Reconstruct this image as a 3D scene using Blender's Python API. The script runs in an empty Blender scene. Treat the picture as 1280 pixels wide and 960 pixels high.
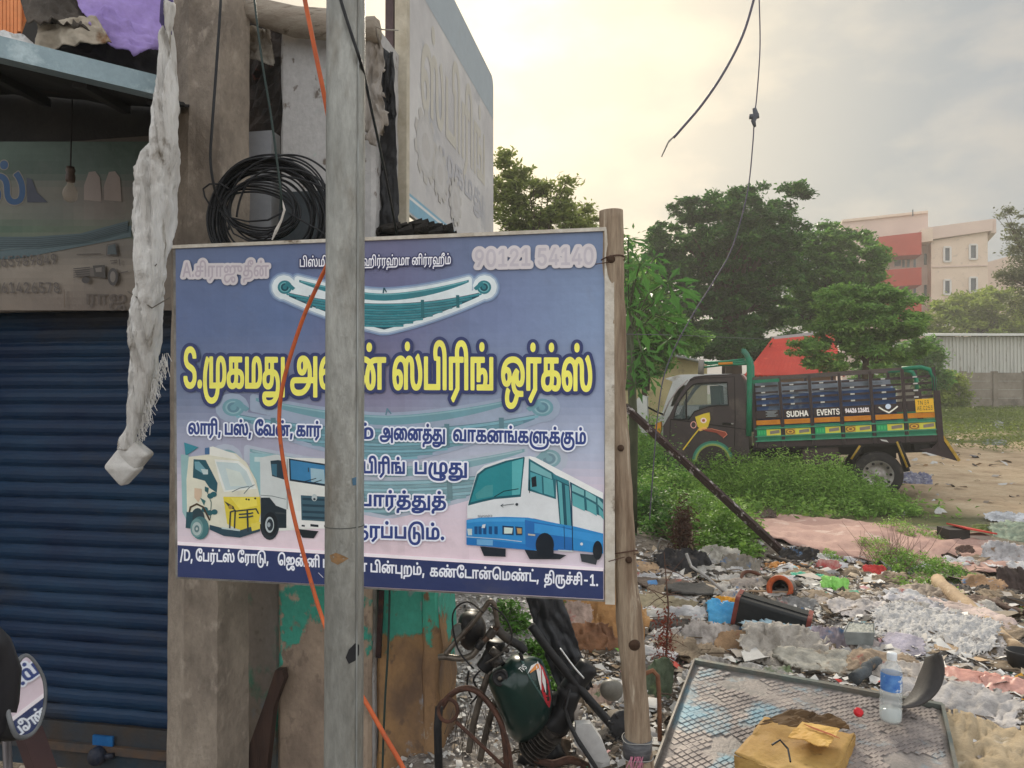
import bpy, math, random
import numpy as np
from mathutils import Vector as V, Matrix, noise as MN
from mathutils.geometry import tessellate_polygon
random.seed(7); RN=np.random.default_rng(7)
S=bpy.context.scene; COL=S.collection
# ---------------------------------------------------------------- camera
F=920.0; CAMZ=1.5; PITCH=math.atan(12/F)
cam=bpy.data.cameras.new('camera'); co=bpy.data.objects.new('camera',cam); COL.objects.link(co)
cam.sensor_width=36; cam.lens=36*F/1280; cam.clip_start=.05; cam.clip_end=3000
co.location=(0,0,CAMZ); co.rotation_euler=(math.pi/2+PITCH,0,0); S.camera=co
S.render.resolution_x=1024; S.render.resolution_y=768
S.view_settings.view_transform='Standard'; S.view_settings.look='None'; S.view_settings.exposure=1.38; S.view_settings.gamma=1
def lin(c): return tuple(((x/255)/12.92 if x/255<=.04045 else ((x/255+.055)/1.055)**2.4) for x in c)
# ---------------------------------------------------------------- world and sun
SUN_EL=math.radians(29); SUN_AZ=math.radians(-1)     # azimuth measured from +Y towards +X
SD=V((math.sin(SUN_AZ)*math.cos(SUN_EL),math.cos(SUN_AZ)*math.cos(SUN_EL),math.sin(SUN_EL)))
w=bpy.data.worlds.new('World'); S.world=w; w.use_nodes=True; nt=w.node_tree; nt.nodes.clear()
def nn(t,ty,**k):
    n=t.nodes.new(ty)
    for a,b in k.items(): setattr(n,a,b)
    return n
L=nt.links.new
out=nn(nt,'ShaderNodeOutputWorld'); mixs=nn(nt,'ShaderNodeMixShader')
sky=nn(nt,'ShaderNodeTexSky',sky_type='NISHITA',sun_disc=False,sun_elevation=SUN_EL,sun_rotation=SUN_AZ,air_density=1.5,dust_density=4)
b1=nn(nt,'ShaderNodeBackground'); b1.inputs[1].default_value=.1; L(sky.outputs[0],b1.inputs[0])
tc=nn(nt,'ShaderNodeTexCoord')
mp=nn(nt,'ShaderNodeMapping'); mp.inputs['Scale'].default_value=(2.2,2.2,4.5); mp.inputs['Location'].default_value=(.35,.2,.1); L(tc.outputs['Generated'],mp.inputs[0])
ns=nn(nt,'ShaderNodeTexNoise'); ns.inputs['Scale'].default_value=2.3; ns.inputs['Detail'].default_value=8; ns.inputs['Roughness'].default_value=.56; L(mp.outputs[0],ns.inputs[0])
rp=nn(nt,'ShaderNodeValToRGB'); rp.color_ramp.elements[0].position=.45; rp.color_ramp.elements[1].position=.62
L(ns.outputs[0],rp.inputs[0])
dt=nn(nt,'ShaderNodeVectorMath',operation='DOT_PRODUCT'); dt.inputs[1].default_value=SD; L(tc.outputs['Generated'],dt.inputs[0])
# veil colour by angle to the sun
rv=nn(nt,'ShaderNodeValToRGB'); e=rv.color_ramp.elements
e[0].position=0; e[0].color=(.98,1.0,1.03,1); e[1].position=1; e[1].color=(*lin((196,188,166)),1)
for p,c in ((.62,(184,192,198)),(.78,(134,142,152)),(.87,(142,148,152)),(.93,(172,171,165)),(.97,(194,188,172))):
    x=e.new(p); x.color=(*lin(c),1)
L(dt.outputs['Value'],rv.inputs[0])
rc=nn(nt,'ShaderNodeValToRGB'); e=rc.color_ramp.elements
e[0].position=0; e[0].color=(1.2,1.2,1.2,1); e[1].position=1; e[1].color=(.74,.69,.57,1)
for p,c in ((.6,(230,228,224)),(.8,(160,158,156)),(.9,(188,181,170)),(.95,(216,204,182)),(.985,(222,210,184))):
    x=e.new(p); x.color=(*lin(c),1)
L(dt.outputs['Value'],rc.inputs[0])
mx=nn(nt,'ShaderNodeMix',data_type='RGBA'); L(rp.outputs[0],mx.inputs[0]); L(rv.outputs[0],mx.inputs[6]); L(rc.outputs[0],mx.inputs[7])
b2=nn(nt,'ShaderNodeBackground'); b2.inputs[1].default_value=.46; L(mx.outputs[2],b2.inputs[0])
mixs.inputs[0].default_value=.95; L(b1.outputs[0],mixs.inputs[1]); L(b2.outputs[0],mixs.inputs[2]); L(mixs.outputs[0],out.inputs[0])
sl=bpy.data.lights.new('sun','SUN'); sl.energy=1.9; sl.angle=math.radians(10); sl.color=(1,.9,.74)
so=bpy.data.objects.new('sun',sl); COL.objects.link(so); so.rotation_euler=SD.to_track_quat('Z','Y').to_euler(); so.location=(0,10,12)
# ---------------------------------------------------------------- projection helpers (used only to find real places)
CP,SP=math.cos(PITCH),math.sin(PITCH); CAM=V((0,0,CAMZ))
def ray(px,py):
    x=(px-640)/F; z=-(py-480)/F
    return V((x,CP-SP*z,SP+CP*z))
def at(px,py,Y): r=ray(px,py); return CAM+r*(Y/r.y)
FV=V((.983,-.183,0)).normalized(); DV=V((.183,.983,0)).normalized(); PR=V((.31,2.43,0))
def FP(s,d,z): return PR+FV*s+DV*d+V((0,0,z))
def fac(d,px,py):
    r=ray(px,py); t=((PR-CAM).dot(DV)+d)/r.dot(DV); return CAM+r*t
def fsz(d,px,py): p=fac(d,px,py); return (p-PR).dot(FV),p.z
_sd=[(math.cos(a)*f,math.sin(a)*f,p,1/f**.9) for a,f,p in [(RN.uniform(0,6.28),f,RN.uniform(0,6.28)) for f in (.8,1.3,2.1,3.3,4.7,7,9.5,13,19) for _ in (0,1)]]
def sm(t): t=np.clip(t,0,1); return t*t*(3-2*t)
def G(x,y):
    x=np.asarray(x,float); y=np.asarray(y,float); n=0
    for a,b,p,m in _sd: n=n+m*np.sin(a*x+b*y+p)
    heap=sm((x+.8)/.9)*sm((9.5-y)/3)*sm((y-1.2)/1.2)*sm((7.5-x)/3)
    h=n*.028*(.25+heap)*sm((60-y)/30)
    h=h+.55*np.exp(-((x+.25)/.55)**2-((y-4.5)/.6)**2)+.10*heap*np.exp(-((x-2.2)/1.2)**2-((y-4.9)/1.0)**2)
    h=h-.14*sm((y-7.5)/3.5)+.72*sm((y-15)/20)
    h=h-.40*sm((-x-.35)/.5)*sm((5-y)/1.5)
    return h
def gz(x,y): return float(G(x,y))
def gp(px,py,dz=0):
    r=ray(px,py); t=.5
    for k in range(4000):
        p=CAM+r*t
        if p.z-dz<=gz(p.x,p.y): break
        t+=.02+t*.002
    return p
# ---------------------------------------------------------------- mesh builder
def sheetpts(c,nu,nv): 
    a,b,cc,d=[V(x) for x in c]
    return [[a*(1-u)*(1-v)+b*u*(1-v)+cc*u*v+d*(1-u)*v for u in [i/nu for i in range(nu+1)]] for v in [j/nv for j in range(nv+1)]]
class MB:
    def __init__(s): s.v=[]; s.f=[]
    def add(s,vs,fs):
        b=len(s.v); s.v+= [V(x) for x in vs]; s.f+=[[b+i for i in f] for f in fs]; return s
    def box(s,a,b,M=None):
        a=V(a);b=V(b); P=[V((x,y,z)) for z in (a.z,b.z) for y in (a.y,b.y) for x in (a.x,b.x)]
        if M: P=[M@p for p in P]
        return s.add(P,[(0,2,3,1),(4,5,7,6),(0,1,5,4),(2,6,7,3),(0,4,6,2),(1,3,7,5)])
    def fbox(s,s0,s1,d0,d1,z0,z1):
        P=[FP(x,y,z) for z in (z0,z1) for y in (d0,d1) for x in (s0,s1)]
        return s.add(P,[(0,2,3,1),(4,5,7,6),(0,1,5,4),(2,6,7,3),(0,4,6,2),(1,3,7,5)])
    def bar(s,p,q,w,h,up=(0,0,1)):
        p=V(p);q=V(q);d=(q-p).normalized();u=V(up); x=d.cross(u)
        if x.length<1e-4: x=d.cross(V((1,0,0)))
        x.normalize(); u=x.cross(d); x*=w/2;u*=h/2
        P=[p-x-u,p+x-u,p+x+u,p-x+u,q-x-u,q+x-u,q+x+u,q-x+u]
        return s.add(P,[(3,2,1,0),(4,5,6,7),(0,1,5,4),(1,2,6,5),(2,3,7,6),(3,0,4,7)])
    def tube(s,pts,r,n=8,caps=True,na=0,nf=8,closed=False,seed=0,flat=1):
        pts=[V(p) for p in pts]; N=len(pts)
        R=r if isinstance(r,(list,tuple)) else [r]*N
        vs=[];pu=None
        for i,p in enumerate(pts):
            if closed: d=pts[(i+1)%N]-pts[i-1]
            else: d=pts[min(i+1,N-1)]-pts[max(i-1,0)]
            d.normalize()
            if pu is None:
                pu=d.cross(V((0,0,1)) if abs(d.z)<.9 else V((1,0,0))).normalized()
            pu=(pu-d*pu.dot(d)).normalized(); q=d.cross(pu)
            for k in range(n):
                a=2*math.pi*k/n; o=(pu*math.cos(a)+q*math.sin(a)*flat)
                m=R[i]
                if na: m*=1+na*MN.noise((p+o*R[i])*nf+V((seed,seed*.7,0)))+na*.6*MN.noise((p+o*R[i])*nf*2.7+V((0,seed,3)))
                vs.append(p+o*m)
        fs=[]
        for i in range(N if closed else N-1):
            j=(i+1)%N
            for k in range(n): fs.append((i*n+k,i*n+(k+1)%n,j*n+(k+1)%n,j*n+k))
        if caps and not closed: fs+= [tuple(range(n))[::-1],tuple((N-1)*n+k for k in range(n))]
        return s.add(vs,fs)
    def lathe(s,prof,org,axis=(0,0,1),n=20,cap=False):
        A=V(axis).normalized(); X=A.orthogonal().normalized(); Y=A.cross(X); org=V(org); vs=[];fs=[]
        for r,h in prof:
            for k in range(n):
                a=2*math.pi*k/n; vs.append(org+A*h+(X*math.cos(a)+Y*math.sin(a))*r)
        m=len(prof)
        for i in range(m-1):
            for k in range(n): fs.append((i*n+k,i*n+(k+1)%n,(i+1)*n+(k+1)%n,(i+1)*n+k))
        if cap: fs+= [tuple(range(n))[::-1],tuple((m-1)*n+k for k in range(n))]
        return s.add(vs,fs)
    def sheet(s,c,nu=16,nv=16,amp=.03,freq=6,seed=0,rag=0,fold=0):
        P=sheetpts(c,nu,nv); nrm=(V(c[1])-V(c[0])).cross(V(c[3])-V(c[0])).normalized(); vs=[]
        cen=(V(c[0])+V(c[2]))/2; lu=(V(c[1])-V(c[0])).length; lv=(V(c[3])-V(c[0])).length
        for j,row in enumerate(P):
            for i,p in enumerate(row):
                q=V((i/nu*lu*freq*(1.5 if rag else 1),j/nv*lv*freq*(.6 if rag else 1),0))+p*freq*.25+V((seed*1.7,seed*.3,seed))
                d=.7*MN.noise(q)+.75*(.5-2*abs(MN.noise(q*2.1)))+.4*(.5-2*abs(MN.noise(q*4.3)))+.22*(.5-2*abs(MN.noise(q*8.1+V((3,1,7)))))
                if fold: d+=fold*math.sin(i/nu*fold*9+seed+2*MN.noise(q*.5))
                r=V((0,0,0))
                if rag and (i in(0,nu) or j in(0,nv)): r=(p-cen)*rag*MN.noise(p*freq*3+V((seed,9,0)))
                if rag: r+=V((MN.noise(q*1.3+V((5,5,5))),MN.noise(q*1.3+V((8,1,5))),0))*amp*.8
                vs.append(p+nrm*amp*d+r)
        W_=nu+1
        def ok(i,j):
            if not rag: return True
            x=abs(2*(i+.5)/nu-1); y=abs(2*(j+.5)/nv-1); a=math.atan2(j/nv-.5,i/nu-.5)
            return (x**3.2+y**3.2)**(1/3.2)<.93+.22*MN.noise(V((math.cos(a)*1.6+seed,math.sin(a)*1.6,seed*.7)))+.10*MN.noise(V((i*.55,j*.55,seed)))
        return s.add(vs,[(j*W_+i,j*W_+i+1,(j+1)*W_+i+1,(j+1)*W_+i) for j in range(nv) for i in range(nu) if ok(i,j)])
    def prism(s,poly,nrm,th):
        nrm=V(nrm).normalized()*th; P=[V(p) for p in poly]; n=len(P)
        T=tessellate_polygon([P]); b=P+[p+nrm for p in P]
        fs=[tuple(t) for t in T]+[tuple(n+i for i in t[::-1]) for t in T]+[(i,(i+1)%n,n+(i+1)%n,n+i) for i in range(n)]
        return s.add(b,fs)
    def fan(s,poly):
        P=[V(p) for p in poly]; return s.add(P,[tuple(t) for t in tessellate_polygon([P])])
    def build(s,name,m=None,parent=None,label=None,cat=None,group=None,kind=None,smooth=False,local=False,solid=0):
        me=bpy.data.meshes.new(name)
        vs=s.v
        off=V((0,0,0))
        if parent is not None and not local:
            r=parent
            while r.parent: r=r.parent
            off=V(r.get('_o',(0,0,0))) if '_o' in r else V(ORG.get(r.name,(0,0,0)))
        elif parent is None and kind!='structure' and not local and vs:
            n=len(vs); off=V((sum(v.x for v in vs)/n,sum(v.y for v in vs)/n,min(v.z for v in vs)))
        me.from_pydata([tuple(v-off) for v in vs],[],s.f)
        if smooth: me.polygons.foreach_set('use_smooth',[True]*len(me.polygons))
        if m:
            me.materials.append(m)
        me.update()
        o=bpy.data.objects.new(name,me); COL.objects.link(o)
        if parent is None: o.location=off; ORG[o.name]=off
        else: o.parent=parent
        if solid:
            md=o.modifiers.new('thickness','SOLIDIFY'); md.thickness=solid; md.offset=0
        tag(o,label,cat,group,kind); return o
ORG={}
def tag(o,label=None,cat=None,group=None,kind=None):
    for k,v in (('label',label),('category',cat),('group',group),('kind',kind)):
        if v: o[k]=v
    return o
def thing(name,label,cat,loc=(0,0,0),group=None,rot=None):
    o=bpy.data.objects.new(name,None); COL.objects.link(o); o.location=loc; o.empty_display_size=.1
    ORG[o.name]=V(loc)
    if rot: o.rotation_euler=rot
    return tag(o,label,cat,group)
def copy_tree(o,parent=None):
    c=o.copy(); COL.objects.link(c); c.parent=parent
    if parent is None: ORG[c.name]=ORG.get(o.name,V((0,0,0)))
    for ch in list(o.children): copy_tree(ch,c)
    return c
# ---------------------------------------------------------------- materials
MC={}
def mat(name,c1,c2=None,c3=None,scale=5,rough=.8,metal=0,bump=0,bscale=40,thr=(.35,.65),thr3=(.58,.66),scale3=3,spec=.3,st=(1,1,1),coord='w',alpha=1,trans=0,wave=None,fine=.12,tl=0,coat=0,det=6):
    if name in MC: return MC[name]
    m=bpy.data.materials.new(name); m.use_nodes=True; t=m.node_tree; bs=t.nodes['Principled BSDF']; L=t.links.new
    c2=c2 or c1
    g=nn(t,'ShaderNodeNewGeometry') if coord=='w' else nn(t,'ShaderNodeTexCoord')
    src=g.outputs['Position'] if coord=='w' else g.outputs['Object']
    mp=nn(t,'ShaderNodeMapping'); mp.inputs['Scale'].default_value=st; L(src,mp.inputs[0])
    n=nn(t,'ShaderNodeTexNoise'); n.inputs['Scale'].default_value=scale; n.inputs['Detail'].default_value=det; n.inputs['Roughness'].default_value=.6; L(mp.outputs[0],n.inputs[0])
    r=nn(t,'ShaderNodeMapRange'); r.inputs[1].default_value=thr[0]; r.inputs[2].default_value=thr[1]; L(n.outputs[0],r.inputs[0])
    mx=nn(t,'ShaderNodeMix',data_type='RGBA'); mx.inputs[6].default_value=(*lin(c1),1); mx.inputs[7].default_value=(*lin(c2),1); L(r.outputs[0],mx.inputs[0])
    col=mx.outputs[2]
    if c3:
        n3=nn(t,'ShaderNodeTexNoise'); n3.inputs['Scale'].default_value=scale3; n3.inputs['Detail'].default_value=8; n3.inputs['Roughness'].default_value=.65
        mp3=nn(t,'ShaderNodeMapping'); mp3.inputs['Location'].default_value=(3.3,7.1,1.7); mp3.inputs['Scale'].default_value=st; L(src,mp3.inputs[0]); L(mp3.outputs[0],n3.inputs[0])
        r3=nn(t,'ShaderNodeMapRange'); r3.inputs[1].default_value=thr3[0]; r3.inputs[2].default_value=thr3[1]; L(n3.outputs[0],r3.inputs[0])
        m3=nn(t,'ShaderNodeMix',data_type='RGBA'); L(r3.outputs[0],m3.inputs[0]); L(col,m3.inputs[6]); m3.inputs[7].default_value=(*lin(c3),1); col=m3.outputs[2]
    if fine or bump:
        nf=nn(t,'ShaderNodeTexNoise'); nf.inputs['Scale'].default_value=bscale; nf.inputs['Detail'].default_value=5; nf.inputs['Roughness'].default_value=.65; L(mp.outputs[0],nf.inputs[0])
        if fine:
            rr=nn(t,'ShaderNodeMapRange'); rr.inputs[3].default_value=1-fine*2; rr.inputs[4].default_value=1+fine*2; L(nf.outputs[0],rr.inputs[0])
            mm=nn(t,'ShaderNodeVectorMath',operation='SCALE'); L(col,mm.inputs[0]); L(rr.outputs[0],mm.inputs['Scale']); col=mm.outputs[0]
        if bump:
            bp=nn(t,'ShaderNodeBump'); bp.inputs['Strength'].default_value=min(1,bump*1.0); bp.inputs['Distance'].default_value=.02; L(nf.outputs[0],bp.inputs['Height']); L(bp.outputs[0],bs.inputs['Normal'])
    L(col,bs.inputs['Base Color'])
    bs.inputs['Roughness'].default_value=rough; bs.inputs['Metallic'].default_value=metal; bs.inputs['Specular IOR Level'].default_value=spec
    bs.inputs['Alpha'].default_value=alpha; bs.inputs['Transmission Weight'].default_value=trans; bs.inputs['Coat Weight'].default_value=coat
    if tl:
        o=t.nodes['Material Output']; tr=nn(t,'ShaderNodeBsdfTranslucent'); L(col,tr.inputs[0]); ms=nn(t,'ShaderNodeMixShader'); ms.inputs[0].default_value=tl
        L(bs.outputs[0],ms.inputs[1]); L(tr.outputs[0],ms.inputs[2]); L(ms.outputs[0],o.inputs[0])
    MC[name]=m; return m
def leafmat(name,cols,tl=.35,rough=.5):
    m=bpy.data.materials.new(name); m.use_nodes=True; t=m.node_tree; bs=t.nodes['Principled BSDF']; L=t.links.new
    g=nn(t,'ShaderNodeNewGeometry'); r=nn(t,'ShaderNodeValToRGB'); e=r.color_ramp.elements
    e[0].color=(*lin(cols[0]),1); e[1].color=(*lin(cols[-1]),1)
    for i,c in enumerate(cols[1:-1]): x=e.new((i+1)/(len(cols)-1)); x.color=(*lin(c),1)
    n=nn(t,'ShaderNodeTexNoise'); n.inputs['Scale'].default_value=.9; n.inputs['Detail'].default_value=3; L(g.outputs['Position'],n.inputs[0])
    mr=nn(t,'ShaderNodeMapRange'); mr.inputs[1].default_value=.3; mr.inputs[2].default_value=.7; L(n.outputs[0],mr.inputs[0])
    a=nn(t,'ShaderNodeMix'); a.inputs[0].default_value=.5; L(g.outputs['Random Per Island'],a.inputs[2]); L(mr.outputs[0],a.inputs[3]); L(a.outputs[0],r.inputs[0])
    L(r.outputs[0],bs.inputs['Base Color']); bs.inputs['Roughness'].default_value=rough; bs.inputs['Specular IOR Level'].default_value=.25
    o=t.nodes['Material Output']; tr=nn(t,'ShaderNodeBsdfTranslucent'); L(r.outputs[0],tr.inputs[0]); ms=nn(t,'ShaderNodeMixShader'); ms.inputs[0].default_value=tl
    L(bs.outputs[0],ms.inputs[1]); L(tr.outputs[0],ms.inputs[2]); L(ms.outputs[0],o.inputs[0]); return m
def npmesh(name,v,f,m,parent=None,off=None,**k):
    """fast mesh of equal-sized polygons from numpy arrays"""
    me=bpy.data.meshes.new(name); nf,c=f.shape
    if parent is not None:
        r=parent
        while r.parent: r=r.parent
        v=v-np.array(ORG[r.name])
    me.vertices.add(len(v)); me.vertices.foreach_set('co',v.astype(np.float32).ravel())
    me.loops.add(nf*c); me.loops.foreach_set('vertex_index',f.astype(np.int32).ravel())
    me.polygons.add(nf); me.polygons.foreach_set('loop_start',np.arange(0,nf*c,c,dtype=np.int32)); 
    me.update(calc_edges=True); me.validate()
    if m: me.materials.append(m)
    o=bpy.data.objects.new(name,me); COL.objects.link(o)
    if parent is not None: o.parent=parent
    return tag(o,**k)
def leafgeo(C,size,up=.5,asp=.5,fold=.25,hang=0):
    """leaf-sized folded faces at centres C (N,3)"""
    N=len(C); d=RN.normal(size=(N,3)); d[:,2]=d[:,2]*.5-hang; d/=np.linalg.norm(d,axis=1)[:,None]
    n=RN.normal(size=(N,3)); n[:,2]+=up*3; s=np.cross(d,n); s/=np.linalg.norm(s,axis=1)[:,None]+1e-9; n=np.cross(s,d)
    sz=(size*RN.uniform(.6,1.35,N))[:,None]
    tip=C+d*sz; base=C-d*sz*.2; a=C+d*sz*.35+s*sz*asp*.5+n*sz*fold*.4; b=C+d*sz*.35-s*sz*asp*.5+n*sz*fold*.4
    v=np.stack([base,a,tip,b],1).reshape(-1,3); i=np.arange(N)*4
    f=np.concatenate([np.stack([i,i+1,i+2],1),np.stack([i,i+2,i+3],1)])
    return v,f
# ---------------------------------------------------------------- flat lettering and print: filled outlines from a distance field
def flat_q(c):
    P=[]; 
    for tok in c.split():
        q=tok.endswith('q'); x,y=tok.rstrip('q').split(','); P.append((float(x),float(y),not q))
    n=len(P); out=[]
    Q=[]
    for i,(x,y,on) in enumerate(P):
        Q.append((x,y,on)); nx=P[(i+1)%n]
        if not on and not nx[2]: Q.append(((x+nx[0])/2,(y+nx[1])/2,True))
    n=len(Q); st=next(i for i in range(n) if Q[i][2]); Q=Q[st:]+Q[:st]; i=0
    while i<n:
        a=Q[i]; b=Q[(i+1)%n]
        if b[2]: out.append((a[0],a[1])); i+=1
        else:
            c2=Q[(i+2)%n]
            for t in (0,.25,.5,.75):
                out.append(((1-t)**2*a[0]+2*t*(1-t)*b[0]+t*t*c2[0],(1-t)**2*a[1]+2*t*(1-t)*b[1]+t*t*c2[1]))
            i+=2
    return np.array(out)
_gc={}
def glyph(g):
    if g not in _gc: _gc[g]=[flat_q(c) for c in GLY[g].split(';') if c]
    return _gc[g]
def sdf(conts,X,Y,even=False):
    D=np.full(X.shape,1e9); Wn=np.zeros(X.shape)
    for c in conts:
        n=len(c)
        for i in range(n):
            x0,y0=c[i]; x1,y1=c[(i+1)%n]; dx,dy=x1-x0,y1-y0; l=dx*dx+dy*dy
            if l<1e-18: continue
            t=np.clip(((X-x0)*dx+(Y-y0)*dy)/l,0,1); D=np.minimum(D,(X-x0-t*dx)**2+(Y-y0-t*dy)**2)
            cr=(y0<=Y)!=(y1<=Y)
            if abs(dy)>1e-12:
                xi=x0+(Y-y0)*dx/dy; s=1 if dy>0 else -1; Wn+=np.where(cr&(X<xi),s,0)
    ins=(np.abs(Wn)%2>.5) if even else (Wn!=0)
    return np.where(ins,1,-1)*np.sqrt(D)
def field(shapes,cell,rmax,even=False):
    """union field of shapes (each a list of contours, in metres)"""
    al=np.concatenate([c for s in shapes for c in s]); lo=al.min(0)-rmax-2*cell; hi=al.max(0)+rmax+2*cell
    nx=int((hi[0]-lo[0])/cell)+2; ny=int((hi[1]-lo[1])/cell)+2; Fd=np.full((ny,nx),-1e3)
    xs=lo[0]+np.arange(nx)*cell; ys=lo[1]+np.arange(ny)*cell
    for s in shapes:
        if not s: continue
        a=np.concatenate(s); i0=max(0,int((a[:,0].min()-rmax-lo[0])/cell)-1); i1=min(nx,int((a[:,0].max()+rmax-lo[0])/cell)+2)
        j0=max(0,int((a[:,1].min()-rmax-lo[1])/cell)-1); j1=min(ny,int((a[:,1].max()+rmax-lo[1])/cell)+2)
        X,Y=np.meshgrid(xs[i0:i1],ys[j0:j1]); Fd[j0:j1,i0:i1]=np.maximum(Fd[j0:j1,i0:i1],sdf(s,X,Y,even))
    return xs,ys,Fd
def iso(mb,fld,level,P):
    """faces where field>level; P(u,v)->3D"""
    xs,ys,Fd=fld; A=Fd-level; ny,nx=A.shape; I=A>0
    full=I[:-1,:-1]&I[1:,:-1]&I[:-1,1:]&I[1:,1:]; anyi=(I[:-1,:-1]|I[1:,:-1]|I[:-1,1:]|I[1:,1:])&~full
    for j in range(ny-1):
        r=full[j]; 
        if r.any():
            d=np.diff(np.concatenate([[0],r.astype(int),[0]])); st=np.where(d==1)[0]; en=np.where(d==-1)[0]
            for a,b in zip(st,en):
                mb.add([P(xs[a],ys[j]),P(xs[b],ys[j]),P(xs[b],ys[j+1]),P(xs[a],ys[j+1])],[(0,1,2,3)])
    for j,i in zip(*np.where(anyi)):
        cs=[(i,j),(i+1,j),(i+1,j+1),(i,j+1)]; vals=[A[b,a] for a,b in cs]; poly=[]
        for k in range(4):
            a,b=cs[k],cs[(k+1)%4]; va,vb=vals[k],vals[(k+1)%4]
            if va>0: poly.append((xs[a[0]],ys[a[1]]))
            if (va>0)!=(vb>0):
                t=va/(va-vb); poly.append((xs[a[0]]+(xs[b[0]]-xs[a[0]])*t,ys[a[1]]+(ys[b[1]]-ys[a[1]])*t))
        if len(poly)>=3: mb.add([P(*p) for p in poly],[tuple(range(len(poly)))])
def textshapes(key,u0,v0,u1,v1,h,slant=0,cond=None):
    """line of glyphs from (u0,v0) to (u1,v1) baseline; h = size of 1000 units in metres"""
    wd,gl=LINES[key]; out=[]; sx=(u1-u0)/wd; sy=h/1000; rise=(v1-v0)/(u1-u0)
    for g,x in gl:
        s=[]
        for c in glyph(g):
            q=np.empty_like(c); q[:,0]=u0+(c[:,0]+x+c[:,1]*slant)*sx; q[:,1]=v0+c[:,1]*sy+(q[:,0]-u0)*rise; s.append(q)
        if s: out.append(s)
    return out
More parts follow.
